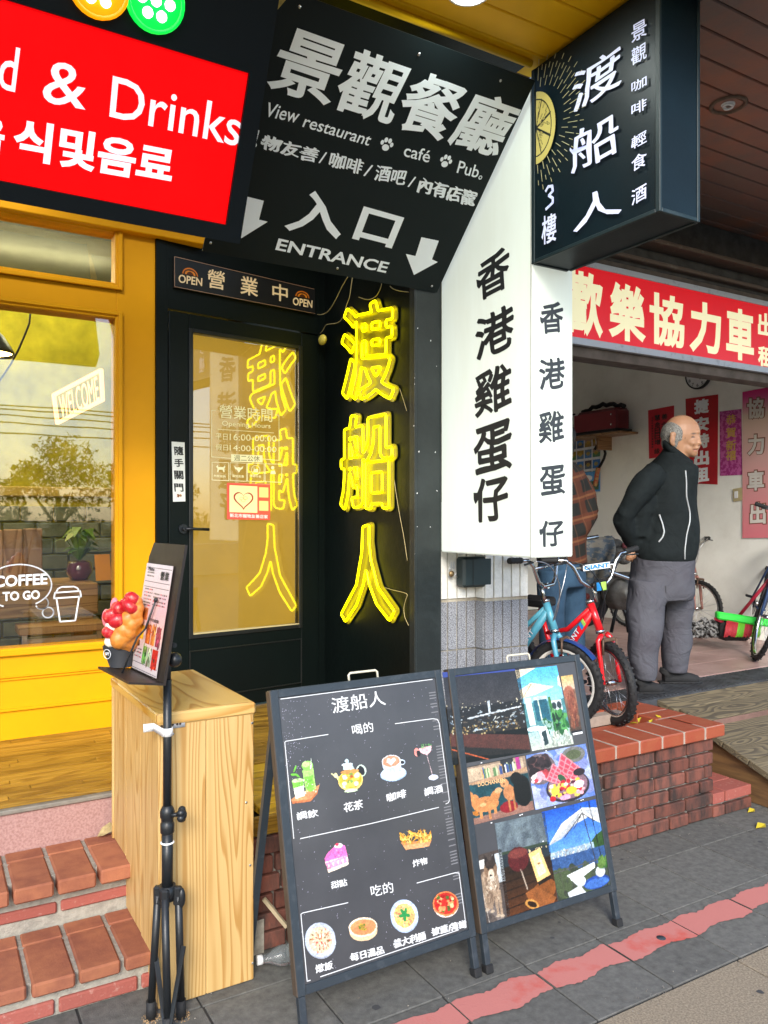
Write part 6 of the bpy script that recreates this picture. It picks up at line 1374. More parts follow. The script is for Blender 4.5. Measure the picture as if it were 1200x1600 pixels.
for u_, v_, r0 in ((98, 660, .026), (112, 545, .026), (150, 570, .027), (165, 495, .026), (235, 478, .030), (250, 430, .024), (205, 450, .018)):
    organic('strawberry', MB().ball(wf(u_, v_, -.006), (r0, r0 * .8, r0 * .85), 14), .003, 0, mst, WF, fold=.009, ff=90, seed=int(u_))
b = MB()
for u_, v_, r0 in ((120, 610, .024), (108, 720, .022), (185, 500, .018), (140, 640, .018), (130, 700, .02)): b.ball(wf(u_, v_, .004), (r0, r0, r0 * .9), 12)
b.build('cream', mat('whipped_cream', (.75, .72, .62), .5, bump=.6, bs=90), WF)
b = MB()
for u_, v_, r0 in ((72, 560, .022), (130, 480, .022)): b.ball(wf(u_, v_, .02), (r0 * .6, r0, r0 * 1.3), 12)
b.build('pink_petal', mat('pink_petal', (.78, .2, .26), .4), WF)

# ================================================================== menu boards (A-frames)
m_fr = mat('blue_black_frame', (.022, .030, .038), .42, c2=(.05, .06, .07), vs=30, thr=(.55, .8), bump=.2, bs=100)
m_side = mat('brown_frame_edge', (.07, .05, .035), .6, var=.3)
def aboard(lab, tl, tr, bl, br_, zb_, zt_, name='menu_board'):
    P_tl, P_bl, P_br = onz(*tl, zt_), onz(*bl, zb_), onz(*br_, zb_); P_tr = onz(*tr, zt_)
    mid_b = (P_bl + P_br) / 2; U = (P_br - P_bl) + (P_tr - P_tl); U[2] = 0; U /= np.linalg.norm(U); up = (P_tl + P_tr) / 2 - mid_b
    w = (np.linalg.norm(P_br - P_bl) + np.linalg.norm(P_tr - P_tl)) / 2; F = Frame(mid_b - U * w / 2, U, up); h = np.linalg.norm(up - U * (up @ U))
    t_ = thing(name, lab, 'menu board', (mid_b[0], mid_b[1], 0)); lk = F.O[2] / F.V[2]
    fw = .026; b = MB()
    for s0, s1 in ((0, fw), (w - fw, w)): fbox(b, F, s0, s1, -0.0, h, -.030, 0, .002)
    fbox(b, F, fw, w - fw, h - fw, h, -.03, -.0005, .002); fbox(b, F, fw, w - fw, 0, fw, -.03, -.0005, .002); b.build('frame', m_fr, t_)
    b = MB(); fbox(b, F, -.0035, -.0003, 0.002, h - .002, -.029, -.002); b.build('edge_band', m_side, t_)
    b = MB(); fbox(b, F, fw, w - fw, fw, h - fw, -.018, -.006); PN = b.build('panel', mat('charcoal_chalk_panel', (.040, .040, .044), .38, c2=(.055, .055, .060), vs=3, coat=.25, bump=.12, bs=18), t_)
    for s0 in (.002, w - .024): 
        b = MB(); fbox(b, F, s0, s0 + .022, -lk + .006, -.0005, -.026, -.004, .002); b.build('leg', m_fr, t_); b = MB(); fbox(b, F, s0 - .003, s0 + .026, -lk, -lk + .028, -.03, .002, .003); b.build('rubber_foot', m_rubber, t_)
    # back frame
    bk = -np.cross(F.U, [0, 0, 1.]) ; bk = -F.N * 1.0; bk[2] = 0; bk /= np.linalg.norm(bk)
    for s0 in (.012, w - .012):
        a_ = F.P(s0, h * .86, -.032); e_ = F.P(s0, -lk, -.03) + bk * .42; e_[2] = .004
        b = MB(); b.beam(a_, e_, .024, .018); b.build('rear_leg', m_fr, t_)
    b = MB(); b.tube([F.P(w * .44, h - .002, -.012), F.P(w * .44, h + .018, -.012), F.P(w * .45, h + .024, -.012), F.P(w * .60, h + .024, -.012), F.P(w * .61, h + .018, -.012), F.P(w * .61, h - .002, -.012)], .004, 8); b.build('handle', mat('cream_wire_handle', (.55, .52, .42), .4), t_)
    return t_, F, w, h
A1, FA, wA, hA = aboard('charcoal menu board with painted drinks and food, standing beside the pine box', (412.5, 1080), (681, 1047), (466, 1560), (745, 1462), .12, .966)
FA = Frame(FA.P(0, 0, -.0055), FA.U, FA.V)
a1 = lambda x, y: (400 + x / 2.808, 1030 + y / 2.808)
m_chalk = mat('white_chalk_print', (.60, .61, .62), .5, var=.05)
for s_, a, c_, u_, bo in (('渡船人', (337, 240), (571, 202), (326, 170), .006), ('喝的', (425, 335), (517, 318), (417, 289), .006), ('吃的', (507, 1043), (605, 1022), (499, 994), .006)): b = MB(); text(b, FA, s_, a1(*a), a1(*c_), a1(*u_), bo, d=.001); b.build('heading', m_chalk, A1)
for s_, a, c_, u_ in (('調飲', (181, 706), (273, 690), (175, 672)), ('花茶', (388, 672), (470, 654), (383, 632)), ('咖啡', (575, 627), (659, 606), (571, 590)), ('調酒', (740, 600), (819, 583), (735, 566)), ('甜點', (331, 1007), (400, 993), (327, 976)), ('炸物', (689, 912), (752, 898), (685, 881)), ('燉飯', (263, 1377), (338, 1358), (258, 1341)), ('每日湯品', (416, 1327), (561, 1291), (411, 1291)), ('義大利麵', (606, 1268), (743, 1230), (601, 1231)), ('披薩/薄餅', (773, 1214), (923, 1176), (768, 1180))):
    b = MB(); text(b, FA, s_, a1(*a), a1(*c_), a1(*u_), .0, d=.001, shear=.10, wob=.012, nib=.026); b.build('item_name', m_chalk, A1)
def rl(pts): MB().line(FA, [np.clip(FA.st(*a1(*q)), .034, [wA - .034, hA - .03]) for q in pts], .0024, .0004, .001).build('border_line', m_chalk, A1)
rl([(316, 330), (130, 360), (108, 368), (96, 384), (93, 405), (130, 755), (136, 773), (146, 783), (162, 787)]); rl([(195, 787), (500, 722), (801, 650)])
rl([(610, 283), (775, 261), (795, 264), (806, 280), (851, 600), (850, 620), (843, 630), (832, 635)])
rl([(403, 1068), (205, 1113), (186, 1122), (178, 1140), (205, 1395), (210, 1415), (220, 1427), (240, 1430)]); rl([(285, 1418), (600, 1328), (893, 1222)])
rl([(705, 982), (872, 937), (890, 938), (903, 950), (938, 1170), (936, 1190), (918, 1205)]); rl([(68, 150), (400, 108), (770, 62)])
# splashed chalk specks
b = MB()
for _ in range(620):
    if rng.random() < .45: x, y = rng.uniform(85, 260) , rng.uniform(180, 640); x = 85 + (x - 85) * rng.random()
    else: x, y = rng.uniform(100, 880), rng.uniform(120, 1380)
    if y > 150 + (x - 70) * -.12 and x > 75 + (y - 150) * .083 and x < 785 + (y - 60) * .125:
        s, t = FA.st(*a1(x, y)); q = rng.uniform(.0005, .0014)
        if .03 < s < wA - .03 and .03 < t < hA - .03: b.prism([(s - q, t - q), (s + q, t - q * .5), (s + q * .3, t + q)], FA, .0003, .0006)
b.build('chalk_speck', mat('lilac_speck', (.50, .48, .62), .6), A1)['kind'] = 'stuff'
b = MB()
for y in np.arange(.10, .80, .0095):
    if rng.random() < .62: b.prism([(wA - .06, y), (wA - .032, y), (wA - .032, y + .0035), (wA - .06, y + .0035)], FA, .0003, .0006)
b.build('smear_mark', mat('grey_smear', (.16, .16, .17), .6), A1)['kind'] = 'stuff'
def icon(name, x0, x1, y0, y1, fn, w=72):
    h = int(w * (y1 - y0) / (x1 - x0)); cv = Canvas(w, h).clear(); fn(cv); cv.photographic(.6, .9); sk = -.14 * (x1 - x0)
    lean = .12 * (y1 - y0)
    cv.build(name, FA, a1(x0 + lean * .5, y1 - sk * 0 + (x1 - x0) * .07), a1(x1 + lean * .5, y1 - (x1 - x0) * .07), a1(x0 - lean * .5, y0 + (x1 - x0) * .07), .0012, A1)
G1, G2 = (.45, .78, .22), (.75, .9, .6)
def ic_drinks(c):
    c.poly([(.0, .88), (.25, .78), (.98, .62), (.86, .82), (.62, .98), (.04, .99)], (.86, .55, .33)); c.poly([(.02, .93), (.6, .93), (.9, .75), (.86, .84), (.62, .99), (.04, .99)], (.78, .42, .22))
    c.poly([(.46, .25), (.84, .22), (.84, .70), (.50, .74)], (.62, .86, .40)); c.poly([(.50, .42), (.80, .40), (.78, .66), (.55, .70)], G1); c.ell(.65, .16, .19, .12, (.5, .8, .3)); c.ell(.6, .12, .12, .07, (.7, .9, .5)); c.seg(.80, .0, .74, .24, .015, (.9, .95, .9))
    c.poly([(.10, .48), (.47, .46), (.46, .84), (.16, .88)], (.88, .90, .82)); c.poly([(.10, .48), (.47, .46), (.46, .60), (.12, .64)], G1); c.ell(.29, .47, .19, .05, G2)
    for q in ((.25, .20, -.9), (.30, .36, .6), (.18, .33, .1)): c.ell(q[0], q[1], .10, .035, (.4, .75, .2), q[2])
    c.ell(.68, .72, .11, .045, (.5, .8, .25)); c.dots(26, (.12, .45, .8, .8), .016, [(.95, 1, .9), (.35, .65, .15)])
def ic_teapot(c):
    c.seg(.04, .40, .22, .62, .03, (.88, .86, .62)); c.seg(.14, .42, .25, .7, .04, (.9, .86, .6)); c.ell(.84, .42, .15, .18, (.78, .86, .80)); c.ell(.83, .42, .10, .13, (.13, .13, .14))
    c.ell(.52, .66, .34, .30, (.95, .82, .40)); c.ell(.52, .64, .30, .24, (.95, .66, .12)); c.ell(.52, .40, .26, .06, (.86, .55, .25)); c.poly([(.33, .35), (.37, .22), (.62, .22), (.68, .35)], (.72, .84, .86)); c.ell(.48, .10, .06, .07, (.72, .85, .9)); c.ell(.48, .2, .16, .05, (.85, .92, .94)); c.ell(.50, .94, .2, .05, (.80, .90, .72))
    c.dots(30, (.32, .5, .72, .85), .05, [(.98, .95, .75), (.7, .3, .1), (.95, .85, .3), (.5, .65, .25)], 1)
def ic_coffee(c):
    c.ell(.5, .72, .49, .26, (.62, .74, .90)); c.ell(.5, .68, .46, .23, (.78, .86, .96)); c.ell(.86, .34, .13, .11, (.80, .88, .96)); c.ell(.86, .34, .08, .065, (.13, .13, .14)); c.ell(.48, .48, .33, .32, (.72, .82, .93)); c.rect(.14, .28, .80, .46, (.74, .83, .94)); c.ell(.47, .26, .36, .24, (.92, .93, .95)); c.ell(.47, .26, .32, .20, (.85, .52, .38)); c.poly([(.47, .42), (.30, .26), (.34, .16), (.42, .16), (.47, .20), (.53, .14), (.62, .16), (.64, .25)], (.97, .88, .85))
def ic_cocktail(c):
    c.poly([(.22, .10), (.86, .06), (.80, .22), (.62, .30), (.45, .29), (.28, .22)], (.92, .70, .72)); c.ell(.12, .2, .13, .12, (.90, .52, .48)); c.ell(.2, .24, .1, .08, (.13, .13, .14)); c.seg(.57, .3, .72, .86, .022, (.90, .78, .80)); c.ell(.75, .90, .24, .075, (.80, .84, .94)); c.dots(14, (.35, .0, .85, .09), .05, [(.3, .55, .3), (.45, .65, .4)])
def ic_cake(c):
    c.poly([(.02, .60), (.60, .06), (.92, .18), (.98, .78), (.92, .82), (.12, .98)], (.95, .87, .78)); c.poly([(.02, .52), (.16, .36), (.60, .08), (.92, .18), (.97, .50), (.04, .62)], (.90, .38, .70)); c.poly([(.05, .66), (.97, .50), (.98, .70), (.09, .88)], (.92, .55, .72))
    for k in range(5): x = .12 + k * .19; c.poly([(x, .72 - k * .035), (x + .09, .70 - k * .035), (x + .06, .84 - k * .03)], (.97, .93, .90))
    c.ell(.66, .16, .17, .08, (.97, .94, .95)); c.ell(.60, .12, .08, .05, (.86, .15, .28)); c.seg(.7, .0, .74, .07, .012, (.3, .5, .3)); c.dots(10, (.2, .3, .8, .5), .04, [(.95, .6, .82), (.82, .28, .6)])
def ic_fries(c):
    c.poly([(.0, .55), (1, .62), (.88, .96), (.14, .99)], (.80, .50, .28))
    for _ in range(70):
        x = rng.uniform(.04, .96); c.seg(x, rng.uniform(.35, .75), x + rng.uniform(-.35, .35), rng.uniform(.02, .45), .022, [(.90, .66, .18), (.80, .50, .10), (.95, .78, .35)][rng.integers(3)])
    c.poly([(.06, .72), (.95, .74), (.88, .96), (.14, .99)], (.86, .58, .36))
def bowl(rim_, food, cols, leaf=False, tilt=0):
    def f(c):
        c.ell(.5, .53, .49, .47, tuple(x * .85 for x in rim_)); c.ell(.5, .49, .49, .46, rim_); c.ell(.5, .5, .37, .35, food)
        for _ in range(110):
            a = rng.uniform(0, 6.28); r_ = rng.uniform(0, .34) ; q = rng.uniform(.015, .045); c.ell(.5 + r_ * math.cos(a), .5 + r_ * math.sin(a), q, q * .6, cols[rng.integers(len(cols))], a)
        if leaf:
            for a in (.2, 1.6, 3.0, 4.2, 5.2): c.ell(.5 + .1 * math.cos(a), .48 + .1 * math.sin(a), .11, .05, (.12, .55, .25), a)
    return f
def ic_soup(c):
    c.ell(.5, .62, .47, .37, (.86, .72, .55)); c.ell(.5, .42, .49, .39, (.95, .85, .72)); c.ell(.51, .43, .43, .31, (.93, .52, .30)); c.dots(30, (.38, .3, .62, .55), .03, [(.75, .6, .15), (.4, .5, .15)])
def ic_pizza(c):
    c.ell(.5, .56, .48, .43, (.95, .85, .80)); c.ell(.5, .47, .49, .46, (.88, .45, .22)); c.ell(.5, .46, .42, .39, (.80, .12, .08)); c.dots(34, (.18, .18, .8, .75), .06, [(.92, .55, .3), (.7, .05, .05), (.95, .75, .5), (.3, .4, .12)])
icon('drinks_picture', 143, 280, 438, 628, ic_drinks); icon('teapot_picture', 328, 487, 430, 585, ic_teapot); icon('coffee_picture', 540, 658, 416, 537, ic_coffee, 60); icon('cocktail_picture', 700, 792, 370, 538, ic_cocktail, 50)
icon('cake_picture', 296, 404, 797, 935, ic_cake, 60); icon('fries_picture', 632, 770, 745, 832, ic_fries, 70)
icon('risotto_picture', 213, 351, 1148, 1314, bowl((.72, .76, .84), (.88, .74, .62), [(.85, .3, .2), (.96, .88, .8), (.5, .4, .2), (.9, .5, .35), (.95, .85, .6)])); icon('soup_picture', 405, 534, 1128, 1237, ic_soup, 64)
icon('pasta_picture', 588, 712, 1048, 1200, bowl((.70, .78, .92), (.90, .70, .38), [(.92, .78, .2), (.9, .4, .3), (.95, .7, .5), (.85, .55, .3)], True)); icon('pizza_picture', 774, 889, 1016, 1134, ic_pizza, 60)

A2, FQ, wB, hB = aboard('black board with eight glossy photographs, right of the painted menu board', (682.5, 1047), (892, 1024), (754, 1462), (964, 1390), .12, .966, 'photo_board')
FQ = Frame(FQ.P(0, 0, -.0055), FQ.U, FQ.V); a2 = lambda x, y: (670 + x / 3.2, 1020 + y / 3.2)
m_ph = print_mat('glossy_photo_print', .28, .4)
def photo(name, lab, LL, LR, UL, fn, w, h, asp=1.0):
    cv = Canvas(w, h); fn(cv); cv.photographic(); cv.grain(.02); o = cv.build(name, FQ, a2(*LL), a2(*LR), a2(*UL), .001, A2, m=m_ph); o['label'] = lab
def ph_night(c):
    c.grad((.10, .12, .26), (.16, .15, .17), 0, .06); c.grad((.15, .145, .165), (.20, .19, .20), .06, .40); c.grad((.10, .10, .11), (.13, .11, .10), .40, .72); c.poly([(0, .66), (1, .80), (1, 1), (0, .92)], (.10, .085, .08)); c.poly([(0, .66), (1, .80), (1, .97), (0, .80)], (.30, .14, .11)); c.rect(0, 0, .75, .04, (.15, .2, .45)); c.seg(0, .83, .45, 1.0, .006, (.75, .3, .12))
    c.dots(40, (.0, .36, 1, .45), .006, [(.7, .7, .72), (.9, .85, .7)]); 
    for _ in range(80): x, y = rng.uniform(.0, 1), rng.uniform(.48, .68); c.seg(x, y, x + rng.uniform(-.05, .05), y + rng.uniform(-.02, .02), .005, [(.65, .72, .76), (.4, .48, .55), (.8, .82, .8), (.35, .3, .25)][rng.integers(4)])
    c.seg(.25, .53, .95, .47, .008, (.75, .78, .8)); c.rect(.52, .36, .55, .5, (.7, .75, .78)); c.dots(110, (.0, .60, .9, .72), .008, [(.55, .42, .22), (.3, .25, .15), (.7, .62, .4)])
def ph_terrace(c):
    c.grad((.22, .66, .90), (.55, .82, .92), 0, .45); c.rect(0, .42, 1, .80, (.25, .50, .52)); c.grad((.55, .68, .68), (.72, .74, .68), .78, 1.0)
    c.poly([(0, 0), (.5, 0), (.08, .10), (0, .12)], (.88, .82, .68)); c.poly([(0, .26), (.30, .18), (.82, .26), (.35, .33), (.02, .36)], (.88, .83, .70)); c.seg(.3, .2, .05, .35, .006, (.6, .55, .45)); c.poly([(.95, .15), (1, .12), (1, .28), (.92, .25)], (.86, .8, .7))
    c.rect(.08, .36, .22, .70, (.80, .88, .90)); c.rect(.26, .40, .58, .66, (.08, .32, .40)); c.rect(.36, .40, .39, .66, (.75, .8, .7)); c.rect(.28, .36, .6, .40, (.7, .8, .82)); c.rect(.66, .43, .92, .56, (.80, .84, .86)); c.ell(.73, .495, .055, .045, (.15, .2, .22)); c.ell(.85, .495, .055, .045, (.15, .2, .22)); c.rect(.62, .38, .68, .8, (.2, .45, .2))
    c.dots(60, (.62, .58, .95, .84), .05, [(.10, .35, .16), (.2, .5, .2), (.05, .2, .12), (.3, .6, .3)]); c.dots(30, (.40, .66, .62, .82), .035, [(.1, .35, .16), (.5, .65, .6)])
    c.ell(.18, .74, .2, .03, (.9, .93, .92)); c.poly([(.24, .76), (.44, .72), (.48, .88), (.30, .92)], (.85, .9, .9)); c.seg(.3, .9, .26, 1, .012, (.9, .92, .9)); c.seg(.46, .88, .5, 1, .012, (.9, .92, .9)); c.poly([(.3, .80), (.42, .78), (.42, .95), (.32, .96)], (.12, .2, .22)); c.dots(50, (.5, .82, 1, 1), .03, [(.8, .82, .75), (.55, .6, .55)])
def ph_strip(c):
    c.grad((.82, .66, .35), (.80, .68, .60), 0, .25); c.grad((.55, .38, .28), (.25, .18, .14), .25, 1); c.ell(.45, .3, .4, .12, (.66, .36, .26)); c.ell(.55, .52, .36, .26, (.52, .25, .17)); c.rect(.3, .6, .5, .9, (.45, .22, .14)); c.rect(.6, .6, .8, .88, (.4, .18, .12)); c.dots(30, (.2, .25, .9, .8), .08, [(.62, .36, .24), (.42, .2, .14)]); c.rect(0, .93, 1, 1, (.1, .1, .12))
def ph_dogs(c):
    c.a[:] = (.55, .46, .38); c.rect(0, .05, .95, .27, (.72, .62, .50)); c.rect(.60, .0, .80, .25, (.16, .16, .18))
    for _ in range(26): x = rng.uniform(.05, .9); c.rect(x, rng.uniform(.06, .12), x + .022, .26, [(.75, .8, .6), (.35, .5, .3), (.85, .85, .85), (.2, .3, .55), (.8, .6, .3)][rng.integers(5)])
    c.rect(.84, .0, .9, .25, (.7, .15, .5)); c.poly([(0, .30), (1, .22), (1, .30), (0, .36)], (.72, .55, .40)); c.rect(0, .33, 1, 1, (.06, .24, .28)); c.dots(40, (0, .35, 1, .9), .04, [(.05, .20, .24), (.08, .28, .32)]); c.poly([(0, .90), (1, .84), (1, 1), (0, 1)], (.55, .38, .32)); c.ell(.62, .84, .14, .1, (.55, .05, .1)); c.dots(8, (.02, .6, .14, .85), .03, [(.8, .5, .15), (.7, .4, .1)])
    D = (.78, .48, .24); c.ell(.28, .70, .20, .13, D, .1); c.ell(.44, .60, .07, .12, D, .5); c.ell(.50, .52, .06, .05, (.85, .6, .38)); c.ell(.12, .58, .075, .09, D); c.poly([(.06, .5), (.09, .42), (.13, .52)], D); c.rect(.17, .75, .21, .93, D); c.rect(.30, .78, .34, .97, D); c.rect(.39, .72, .43, .9, D)
    c.ell(.66, .60, .09, .14, (.74, .46, .26)); c.ell(.61, .42, .065, .075, (.80, .54, .32)); c.poly([(.56, .36), (.57, .28), (.61, .35)], D); c.rect(.62, .68, .65, .92, (.7, .42, .22)); c.rect(.70, .68, .73, .92, (.7, .42, .22)); c.ell(.60, .43, .012, .015, (.1, .08, .06))
    c.ell(.87, .62, .14, .28, (.045, .045, .05)); c.ell(.80, .38, .09, .11, (.05, .05, .06)); c.ell(.24, .7, .05, .03, (.9, .65, .4)); c.rect(0, 0, 1, .015, (.1, .1, .1))
def ph_waffle(c):
    c.a[:] = (.35, .48, .78); c.dots(60, (0, 0, 1, 1), .12, [(.30, .42, .75), (.55, .62, .85), (.45, .5, .75), (.62, .66, .85)]); c.ell(.18, .30, .26, .28, (.42, .36, .38)); c.dots(60, (.02, .08, .34, .38), .045, [(.20, .14, .16), (.35, .22, .22), (.12, .08, .1)]); c.dots(24, (.02, .36, .32, .5), .04, [(.85, .6, .65), (.75, .2, .25), (.95, .9, .9)])
    c.ell(.76, .16, .2, .15, (.42, .42, .40)); c.ell(.76, .16, .13, .09, (.3, .34, .22)); c.ell(.58, .72, .36, .28, (.16, .13, .18)); c.ell(.58, .70, .33, .25, (.50, .36, .42))
    for P_ in ([(.42, .5), (.56, .10), (.86, .48), (.70, .62)], [(.26, .52), (.40, .26), (.62, .55), (.5, .68)]):
        c.poly(P_, (.80, .22, .32))
        for k in range(5):
            t = k / 4.; c.seg(P_[0][0] + (P_[3][0] - P_[0][0]) * t, P_[0][1] + (P_[3][1] - P_[0][1]) * t, P_[1][0] + (P_[2][0] - P_[1][0]) * t, P_[1][1] + (P_[2][1] - P_[1][1]) * t, .010, (.95, .50, .55)); c.seg(P_[0][0] + (P_[1][0] - P_[0][0]) * t, P_[0][1] + (P_[1][1] - P_[0][1]) * t, P_[3][0] + (P_[2][0] - P_[3][0]) * t, P_[3][1] + (P_[2][1] - P_[3][1]) * t, .010, (.93, .48, .52))
    c.ell(.50, .55, .05, .09, (.15, .32, .2), -.5); c.ell(.80, .50, .10, .07, (.15, .10, .14))
    for _ in range(50): x, y = rng.uniform(.3, .84), rng.uniform(.62, .9); c.ell(x, y, rng.uniform(.02, .05), rng.uniform(.02, .05), [(.95, .75, .15), (.9, .85, .75), (.75, .08, .15), (.95, .6, .65), (.3, .06, .15), (.85, .75, .3)][rng.integers(6)])
    c.ell(.62, .80, .09, .07, (.95, .74, .12)); c.ell(.36, .75, .07, .07, (.95, .80, .2)); c.ell(.76, .72, .09, .07, (.90, .85, .92)); c.ell(.5, .9, .09, .05, (.9, .6, .72)); c.ell(.30, .88, .05, .05, (.75, .05, .12))
def ph_umb(c):
    c.grad((.05, .28, .74), (.32, .58, .90), 0, .50); c.poly([(.72, .48), (.86, .40), (1, .36), (1, .58), (.72, .54)], (.16, .30, .12)); c.rect(0, .46, .8, .53, (.55, .66, .74)); c.dots(90, (0, .46, .72, .53), .010, [(.85, .86, .86), (.70, .65, .6), (.5, .55, .6)]); c.rect(0, .53, 1, .70, (.16, .30, .52)); c.dots(40, (0, .54, 1, .7), .05, [(.18, .33, .56), (.13, .26, .47)], .3); c.rect(0, .70, 1, 1, (.24, .28, .22)); c.dots(40, (0, .7, .6, 1), .08, [(.26, .32, .2), (.2, .24, .18)])
    c.poly([(.0, .38), (.30, .18), (.72, .06), (1, .10), (1, .28), (.80, .18), (.55, .22), (.25, .34)], (.86, .86, .84)); c.poly([(.0, .38), (.25, .34), (.55, .22), (.68, .10)], (.66, .68, .70)); c.poly([(.72, .08), (1, .28), (1, .12)], (.70, .72, .74)); c.seg(.70, .05, .80, .9, .008, (.18, .18, .2))
    for q in ((.3, .34), (.5, .27), (.9, .24)): c.seg(.70, .12, *q, .005, (.2, .2, .22))
    c.seg(.86, 0, .90, 1, .006, (.05, .05, .08)); c.seg(0, .68, 1, .66, .006, (.3, .3, .3))
    for x in (.12, .3, .48): c.seg(x, .68, x + .02, .92, .005, (.25, .25, .22))
    c.poly([(.22, .74), (.75, .68), (.74, .74), (.50, .80), (.35, .86)], (.88, .90, .92)); c.ell(.72, .90, .24, .07, (.10, .25, .62)); c.ell(.72, .91, .22, .05, (.2, .4, .75)); c.ell(.82, .80, .09, .06, (.75, .78, .82)); c.ell(.44, .84, .09, .06, (.80, .83, .86)); c.poly([(.18, .92), (.42, .88), (.5, .98), (.2, 1)], (.82, .84, .86)); c.dots(20, (.82, .66, 1, .74), .04, [(.2, .4, .15), (.35, .5, .2)])
def ph_wine(c):
    c.grad((.34, .40, .44), (.24, .29, .32), 0, .36); c.dots(40, (0, 0, 1, .3), .15, [(.38, .44, .47), (.30, .35, .39)], .5); c.a = (c.a + np.roll(c.a, 3, 1) + np.roll(c.a, -3, 1)) / 3; c.rect(0, .32, 1, .35, (.18, .24, .18)); c.rect(0, .35, 1, .48, (.13, .17, .20)); c.dots(14, (.05, .36, .95, .385), .012, [(.95, .85, .6)]); c.grad((.13, .09, .06), (.34, .17, .07), .48, 1)
    for k in range(6): c.seg(0, .55 + k * .09, 1, .50 + k * .09, .006, (.10, .06, .04))
    c.ell(.72, .85, .3, .12, (.50, .26, .09), -.2); c.ell(.36, .43, .20, .13, (.32, .08, .09)); c.ell(.36, .37, .19, .05, (.45, .18, .16)); c.seg(.38, .55, .45, .76, .012, (.62, .55, .48)); c.poly([(.56, .40), (.80, .37), (.93, .68), (.66, .72)], (.93, .74, .42)); c.poly([(.62, .44), (.77, .42), (.86, .64), (.70, .67)], (.98, .86, .60)); c.poly([(.66, .72), (.93, .68), (.94, .72), (.68, .76)], (.12, .09, .07))
    c.poly([(.40, .80), (.62, .76), (.98, .93), (.9, 1), (.62, 1), (.46, .9)], (.56, .30, .12)); c.ell(.5, .93, .13, .05, (.75, .5, .2), .3); c.ell(.5, .93, .09, .03, (.15, .09, .05), .3); c.ell(.74, .53, .03, .01, (.6, .4, .2))
def ph_husky(c):
    c.grad((.26, .22, .20), (.34, .30, .28), 0, 1); c.rect(.66, .05, 1, .45, (.72, .76, .78)); c.rect(0, .08, .4, .2, (.85, .85, .82)); c.dots(30, (0, .75, 1, 1), .1, [(.28, .25, .24), (.42, .38, .36)]); T_ = (.62, .52, .42)
    c.ell(.35, .50, .26, .26, (.55, .45, .36)); c.ell(.50, .42, .28, .22, T_); c.ell(.55, .24, .22, .13, (.50, .38, .28)); c.poly([(.36, .18), (.40, .02), (.54, .12)], (.16, .13, .12)); c.poly([(.60, .12), (.72, .02), (.76, .2)], (.16, .13, .12)); c.ell(.56, .17, .17, .06, (.2, .16, .14)); c.ell(.55, .31, .10, .07, (.82, .74, .64)); c.ell(.54, .33, .045, .022, (.06, .05, .05)); c.ell(.47, .23, .022, .012, (.05, .04, .04)); c.ell(.63, .23, .022, .012, (.05, .04, .04)); c.ell(.55, .43, .14, .1, (.80, .74, .66))
    for x, y in ((.26, .76), (.42, .80), (.60, .88), (.72, .90)): c.poly([(x - .06, .55), (x + .07, .55), (x + .05, y), (x - .02, y)], (.60, .50, .40)); c.ell(x + .02, y, .07, .02, (.7, .62, .52))
    c.seg(.12, .1, .30, .95, .008, (.75, .7, .65)); c.dots(50, (.3, .35, .7, .65), .04, [(.7, .62, .52), (.48, .38, .3), (.58, .48, .38)])
photo('photograph', 'night harbour photograph, top left of the board', (122, 562), (508, 497), (68, 100), ph_night, 170, 170)
photo('photograph', 'sunny terrace photograph with parasols', (515, 491), (724, 455), (430, 86), ph_terrace, 110, 180)
photo('photograph', 'narrow photograph of a brown dog', (708, 412), (767, 400), (659, 118), ph_strip, 24, 90)
photo('photograph', 'photograph of two tan dogs and a black dog at a bar', (205, 866), (525, 783), (160, 578), ph_dogs, 160, 130)
photo('photograph', 'photograph of pink waffles and fruit', (533, 785), (832, 712), (485, 513), ph_waffle, 150, 130)
photo('photograph', 'photograph of a white parasol by the sea', (651, 1252), (921, 1166), (563, 796), ph_umb, 130, 195)
photo('photograph', 'photograph of a wine glass and lit candle lamp at dusk', (392, 1328), (645, 1252), (328, 853), ph_wine, 120, 200)
photo('photograph', 'photograph of a standing husky dog', (262, 1388), (410, 1338), (215, 1020), ph_husky, 75, 160)
b = MB(); text(b, FQ, 'DOCHANREN', a2(245, 670), a2(381, 645), a2(243, 650), .01, d=.002); b.build('photo_lettering', mat('gold_letter', (.75, .45, .2), .5), A2)
b = MB()
for q in ((262, 550), (520, 488), (312, 850), (455, 812), (465, 808), (570, 942), (760, 737), (770, 734), (630, 771), (585, 490)): s, t = FQ.st(*a2(*q)); b.prism([(s - .003, t - .0015), (s + .003, t - .0015), (s + .003, t + .0015), (s - .003, t + .0015)], FQ, .0012, .0018)
b.quadpx(FQ, [a2(720, 412), a2(768, 403), a2(766, 393), a2(718, 402)], .0012, .0018); b.quadpx(FQ, [a2(490, 57), a2(540, 51), a2(538, 45), a2(488, 51)], .0012, .0018); b.build('white_tab', m_white, A2)['kind'] = 'stuff'
b = MB(); b.quadpx(FQ, [a2(70, 124), a2(430, 90), a2(428, 66), a2(66, 98)], .0013, .0018); b.build('blue_band', mat('blue_print_band', (.03, .05, .22), .3), A2)

